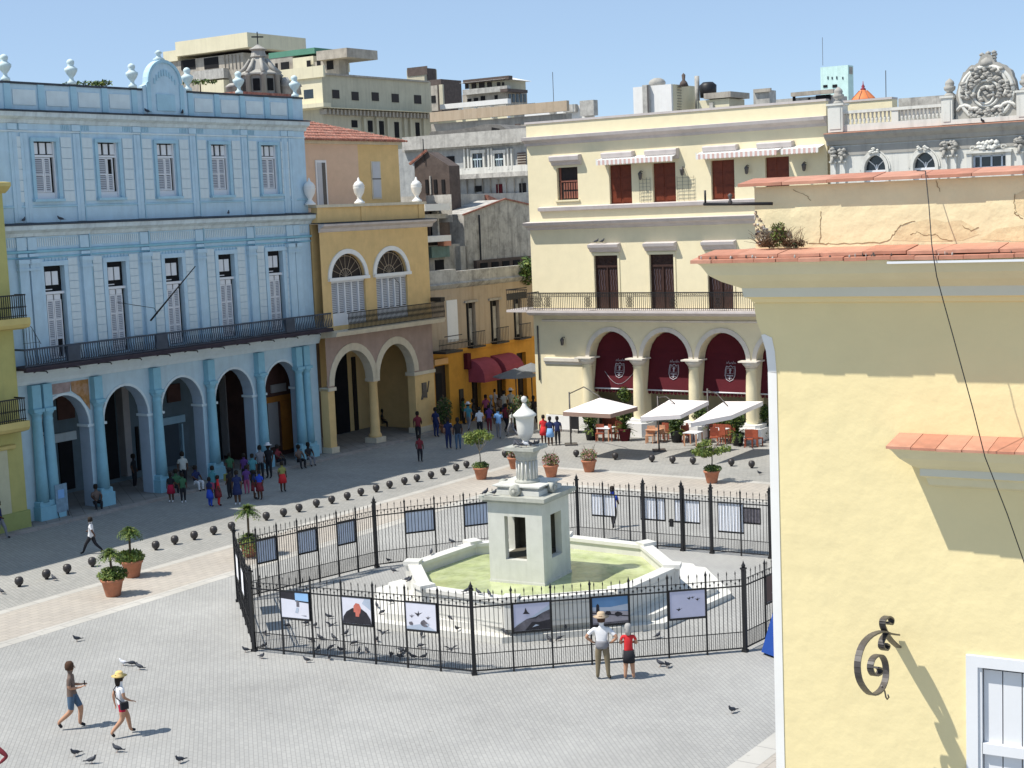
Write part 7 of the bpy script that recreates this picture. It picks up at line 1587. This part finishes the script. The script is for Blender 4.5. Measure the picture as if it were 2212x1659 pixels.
for (X, Y_, h, fc, lb, top, bot, po) in ((118, 1120, 1.75, 200, 'woman in white top standing in the first blue arch', 'c_white', 'c_black', 'stand'), (210, 1103, 1.7, 150, 'seated person in dark clothes at the foot of the second blue column', 'c_brown', 'c_black', 'sit'), (292, 1055, 1.75, 100, 'person in black leaning inside the second blue arch', 'c_black', 'c_black', 'stand'), (2, 1165, 1.7, 90, 'person in navy cut off at the left edge beside the olive house', 'c_navy', 'c_grey', 'walk'), (828, 925, 1.65, 120, 'seated person in dark clothes under the ochre arch', 'c_black', 'c_black', 'sit')):
    person(X, Y_, h, fc, lb, top, bot, skin='skin_d', pose=po, group='people under the arcades')
t = thing('easel_board', 'pale blue grey display board standing in the first blue arch', 'display board', G(137, 1122), FB.rz)
MB().box(-.33, .33, -.04, .0, .35, 1.65).build('board', mat('blue grey board', (.22, .33, .42), var=.3, scale=4), t); MB().box(-.2, .15, .001, .012, 1.0, 1.4).build('board_print', M['c_lblue'], t)
for x in (-.28, .28): MB().tube([(x, 0, .4), (x, -.12, 0)], .02, 4).build('leg', M['iron'], t)
# people at the mouth of the street
c = lambda x, y: (910.1+x*.1354, 794.9+y*.1354)
SG = 'crowd at the mouth of the street'
crowd = [(904, 953, 1.74, 0, 'man with red backpack before the ochre pier', 'c_maroon', 'c_black', dict(bag='back', fa='c_maroon'), 1), (908, 998, 1.45, 10, 'child in dark clothes walking nearest in the shaded road', 'c_maroon', 'c_black', {}, 1)]
for x, y, h, fc, lb, top, bot, kw in ((240, 1100, 1.75, 30, 'person in plain navy beside the ochre pier', 'c_navy', 'c_navy', {}), (440, 1290, 1.76, 10, 'person with a white patterned backpack over navy', 'c_navy', 'c_navy', dict(bag='back', fa='c_white')), (595, 1300, 1.78, 350, 'person in black top and blue jeans', 'c_black', 'c_denim', {}), (760, 1000, 1.7, 20, 'person with white cap and pale teal top', 'c_teal', 'c_grey', dict(hat='c_white')), (940, 1080, 1.7, 0, 'person in white top seen from behind', 'c_white', 'c_black', {}), (1240, 1130, 1.82, 5, 'man in light blue shirt and grey trousers', 'c_lblue', 'c_grey', {}), (1130, 880, 1.75, 90, 'grey haired man in grey shirt', 'c_grey', 'c_black', dict(hair='hair_g')), (1040, 850, 1.68, 200, 'person in pink top by the shop door', 'c_pink', 'c_black', {}), (1440, 780, 1.8, 180, 'person with a broad white hat under the grey parasol', 'c_offwhite', 'c_black', dict(hat='c_white')), (1360, 1020, 1.7, 30, 'person in maroon top left of the fountain urn', 'c_maroon', 'c_black', {}), (1450, 1090, 1.6, 300, 'person in pale top just behind the fountain urn', 'c_offwhite', 'c_grey', {}), (540, 880, 1.72, 170, 'person in grey against the orange wall', 'c_grey', 'c_navy', {}), (420, 860, 1.7, 200, 'person in olive by the dark doorway', 'c_brown', 'c_black', {}), (1960, 960, 1.72, 200, 'person in red at the corner of the cream palace', 'c_red', 'c_black', {}), (840, 930, 1.7, 100, 'person in black next to the white cap', 'c_black', 'c_black', {}), (1550, 930, 1.72, 340, 'person in yellow brown behind the urn', 'c_tan', 'c_black', {}), (1260, 850, 1.7, 140, 'person in brown in the middle of the street', 'c_brown', 'c_black', {}), (1700, 900, 1.75, 10, 'person in dark grey right of the urn knob', 'c_grey', 'c_black', {}), (1800, 880, 1.7, 350, 'person in black against the cream palace shadow', 'c_black', 'c_black', {}), (680, 900, 1.65, 60, 'person in green near the shop window', 'c_green', 'c_black', {}), (1090, 1010, 1.6, 20, 'person in purple beside the light blue shirt', 'c_purple', 'c_maroon', {}), (1330, 800, 1.75, 180, 'person in cream shirt at the cafe door', 'c_offwhite', 'c_navy', {}), (1620, 820, 1.7, 90, 'person in tan deep in the street', 'c_tan', 'c_grey', {}), (1180, 760, 1.72, 30, 'person in white deep in the street', 'c_white', 'c_grey', {}), (1500, 1000, 1.55, 80, 'child in yellow by the urn', 'c_yellow', 'c_black', {}), (340, 980, 1.6, 300, 'person in dark teal near the pier', 'c_green', 'c_navy', {})):
    X, Y_ = c(x, y); crowd.append((X, Y_, h, fc, lb, top, bot, kw, 0))
for e_ in crowd:
    X, Y_, h, fc, lb, top, bot, kw, _ = e_
    person(X, Y_, h, fc, lb, top, bot, skin='skin_d' if len(lb) % 3 else 'skin', group=SG, pose='walk' if len(lb) % 2 else 'stand', **kw)
for (x, y, lb, top, bot, kw) in ((1958, 1205, 'person in red with pink skirt, left of three by the white plinth', 'c_red', 'c_pink', dict(skirt='c_red', legs='mini')), (2062, 1235, 'person in dark top and pale blue skirt, middle of three by the white plinth', 'c_navy', 'c_lblue', dict(skirt='c_lblue', legs='mini')), (2180, 1232, 'person in dark top with pale stripes, right of three by the white plinth', 'c_navy', 'c_black', {})):
    X, Y_ = c(x, y); person(X, Y_, 1.62, 185, lb, top, bot, skin='skin_d', group='three visitors by the white plinth', **kw)
# plants in the street mouth
for i, (x, y, r_, lb) in enumerate(((925, 930, .55, 'olive green potted bush at the ochre pier'), (1125, 935, .8, 'tall bush left of the fountain urn in the street'), (962, 935, .5, 'dull green bush beside the crowd'))):
    g_ = G(x, y); t = thing('street_bush', lb, 'bush', g_, 0, 'bushes at the street mouth'); leaf_cloud((0, 0, 1.35), (r_, r_, .95), 900, .09, 60+i, .3).build('foliage', [M['leaf_d'], M['leaf'], M['dryleaf']], t); MB().tube([(0, 0, 0), (0, 0, 1.4)], .04, 5).build('trunk', M['trunk'], t); inst('pot', potm, t, (0, 0, 0), 0, (.7, .7, .7))

# ------------------------------------------------------------------ pigeons
def pigeon_mesh(kind, dark=True):
    mb = MB(); P_ = dict(stand=[(0, -.17, .10), (0, -.08, .13), (0, .02, .15), (0, .09, .19), (0, .115, .235), (0, .13, .27), (0, .155, .275)], peck=[(0, -.18, .17), (0, -.08, .15), (0, .02, .14), (0, .09, .12), (0, .13, .075), (0, .15, .05), (0, .165, .035)], fly=[(0, -.18, .02), (0, -.08, .01), (0, .02, .0), (0, .09, .01), (0, .12, .02), (0, .15, .025), (0, .17, .02)])[kind]
    r = [.018, .055, .072, .055, .034, .032, .012]
    mb.tube(P_, r, 8, 0); a = Vector(P_[0])
    mb.prism([(-.03, -a.y), (.03, -a.y), (.042, -a.y+.09), (-.042, -a.y+.09)], a.z-.006, a.z+.006, 1, 'z')
    h = Vector(P_[-2]); mb.tube([h+(Vector(P_[-1])-h)*.9, h+(Vector(P_[-1])-h)*1.9], [.008, .002], 4, 2)
    if kind == 'fly':
        for s_ in (-1, 1): mb.face([(s_*.04, .07, .03), (s_*.16, .09, .13), (s_*.33, -.01, .16), (s_*.18, -.07, .10), (s_*.05, -.06, .03)], 1)
    else:
        for s_ in (-1, 1):
            mb.face([(s_*.058, .06, P_[3][2]-.03), (s_*.078, -.02, P_[2][2]+.01), (s_*.03, -.16, P_[0][2]+.02), (s_*.06, -.05, P_[1][2]-.05)], 1)
            mb.tube([(s_*.03, .0, .09), (s_*.032, .01, .0), (s_*.032, .035, .003)], .006, 3, 2)
    return mb
pg = [mat('slate pigeon', (.055, .06, .075), rough=.6, var=.3, scale=20), mat('dark pigeon wing', (.025, .026, .034), rough=.6, var=.4, scale=20), mat('pigeon foot', (.25, .08, .06))]
PM = {k: pigeon_mesh(k).mesh('pigeon', pg) for k in ('stand', 'peck', 'fly')}
PW = pigeon_mesh('stand').mesh('pigeon', [M['c_white'], M['c_white'], pg[2]])
def inside(P, x, y):
    s_ = False
    for i in range(len(P)):
        a, b = P[i], P[i-1]
        if (a[1] > y) != (b[1] > y) and x < (b[0]-a[0])*(y-a[1])/(b[1]-a[1])+a[0]: s_ = not s_
    return s_
def pigeon(x, y, label, kind='stand', z=None, rz=None, group=None, me=None, s_=.72):
    if z is None:
        z = 0
        for zz, P_ in ((.42, [(FC.x+q[0], FC.y+q[1]) for q in sc(ST, .92)]), (.20, ST)):
            g_ = G(x, y, zz)
            if inside(P_, g_.x, g_.y): z = zz; break
    rnd = random.Random(int(x*7+y)); o = inst('pigeon', me or PM[kind], None, G(x, y, z), rnd.uniform(0, 6.28) if rz is None else rz, (s_, s_, s_))
    return tag(o, label, 'pigeon', group)
PG = 'pigeons of the square'
for x, y, k, r_, lb in ((166.6, 1386, 'stand', 2.2, 'lone dark pigeon far up the paving above the phone walker'), (285, 1439, 'peck', -1.2, 'pigeon pecking between the white bird and another dark one'), (302, 1447, 'stand', 1.2, 'right one of two dark pigeons above the straw hat'), (163, 1634, 'stand', 2.4, 'grey pigeon below the phone walker'), (198, 1650, 'stand', -1.6, 'dark pigeon at the very bottom left of the paving'), (254, 1625, 'stand', 1.4, 'black pigeon below the woman in straw hat'), (389, 1649, 'stand', 2.4, 'dark pigeon standing alone at the bottom edge'), (1582, 1541, 'stand', 2.2, 'lone pigeon on the paving at the right'), (1427, 1440, 'stand', 1.2, 'left pigeon of the pair right of the woman in red'), (1442, 1443, 'stand', 2.5, 'right pigeon of the pair right of the woman in red'), (1641, 1026, 'stand', 2.0, 'small pigeon on the paving near the cafe bollards'), (117, 1254, 'stand', 1.0, 'tiny pigeon between the second and third bollards'), (4, 1283, 'stand', 1.0, 'tiny pigeon at the left edge below the first bollard')):
    pigeon(x, y, lb, k, 0, r_, PG, s_=.82)
pigeon(267, 1438, 'white pigeon on the paving above the straw hat', 'stand', 0, 1.5, PG, PW, .82)
c1_ = lambda x, y: (489.6+.2777*x, 1008+.2777*y+4)
OUT = [(150, 1430, 'tiny pigeon outside the left corner post'), (275, 1480, 'pigeon outside the railing near the left corner post'), (625, 1510, 'pigeon pecking on the paving outside the front left railing'), (800, 1490, 'flattened pigeon by the foot of the front left railing')]
for x, y, lb in OUT: pigeon(*c1_(x, y), lb, 'stand', 0, None, PG)
FL = 'dark pigeon of the flock feeding inside the railing'
flock = [c1_(*q) for q in ((475, 1240), (300, 1300), (290, 1400), (620, 1220), (690, 1240), (815, 1220), (660, 1350), (730, 1335), (835, 1335), (990, 1375), (930, 1300), (715, 1420), (810, 1410), (890, 1430), (1030, 1440), (1090, 1430), (1220, 1280), (1170, 1085), (1210, 1135), (795, 1170), (1170, 1350), (1280, 1050), (1280, 1470), (1350, 1480), (1360, 1430), (1400, 1440))]
flock += [(806.4+.2431*x, 1094.5+.2431*y+4) for x, y in ((430, 1140), (420, 1240), (450, 1340), (355, 1340), (250, 1290), (160, 1320), (240, 1340), (680, 985), (745, 1090), (840, 1005), (1050, 985), (920, 1120), (690, 1250), (1175, 1120), (1710, 1080), (1560, 1180), (1650, 1175), (1820, 930))]
flock += [(1209.7+.2431*870, 1094.5+.2431*1150+4)]
for i, (x, y) in enumerate(flock): pigeon(x, y, FL, 'peck' if i % 3 == 0 else ('fly' if i % 11 == 5 else 'stand'), None, None, 'flock inside the railing')
c2_ = lambda x, y: (806.4+.2431*x, 1094.5+.2431*y)
for x, y, z, lb in ((935, 782, 1.34, 'pigeon on the front basin wall, middle one'), (1030, 795, 1.34, 'pigeon on the front basin wall, right one'), (830, 768, 1.34, 'pigeon on the front basin wall, left one'), (700, 330, 1.46, 'pigeon on the pier at the back left of the basin'), (515, 425, 1.34, 'pigeon sliding down the back left basin wall'), (180, 590, 1.34, 'pigeon on the left basin wall'), (300, 668, 1.40, 'left of two pigeons on the front left basin pier'), (325, 672, 1.40, 'right of two pigeons on the front left basin pier'), (135, 495, 0, 'pigeon on the paving outside the left pier of the basin')):
    pigeon(*c2_(x, y), lb, 'stand', z, None, PG)
ux = FT.w(-2.03/2, -2.03/2)
for k, lb in enumerate(('leftmost', 'second', 'third', 'fourth', 'fifth', 'sixth', 'rightmost')):
    a = 3.6+k*.38; o = inst('pigeon', PW if k == 3 else PM['stand'], None, (ux.x+.42*cos(a), ux.y+.42*sin(a), 5.42), a*1.7, (.8,)*3); tag(o, ('white' if k == 3 else 'dark')+' pigeon at the foot of the marble urn, '+lb, 'pigeon', PG)
for x, y, z, lb in ((1060, 1065, 3.875, 'left of two pigeons on the tower cornice'), (1071, 1062, 3.875, 'right of two pigeons on the tower cornice')):
    q = FT.w(-2.05 if x < 1065 else -1.72, .06); o = inst('pigeon', PM['stand'], None, (q.x, q.y, z), 1+x, (.8,)*3); tag(o, lb, 'pigeon', PG)
for fr, s_, n, z, lb in ((FB, -19.0, .25, 13.60, 'pigeon on the middle cornice at the left end of the blue palace'), (FB, -17.0, .3, 13.60, 'second pigeon on the middle cornice of the blue palace'), (FB, -6.3, .3, 13.60, 'pigeon on the middle cornice near the flag pole top'), (FB, -11.3, .25, 18.63, 'pigeon on the cornice below the pediment, left'), (FB, -9.0, .25, 18.63, 'pigeon on the cornice below the pediment, right'), (FY, -1.6, .25, 11.15, 'left pigeon on the first door hood of the cream palace'), (FY, -1.2, .25, 11.15, 'right pigeon on the first door hood of the cream palace'), (FY, 21.0, 1.3, 16.5, 'pigeon on the cornice below the stone crest')):
    q = fr.w(s_, n); o = inst('pigeon', PM['stand'], None, (q.x, q.y, z), s_, (.9,)*3); tag(o, lb, 'pigeon', PG)
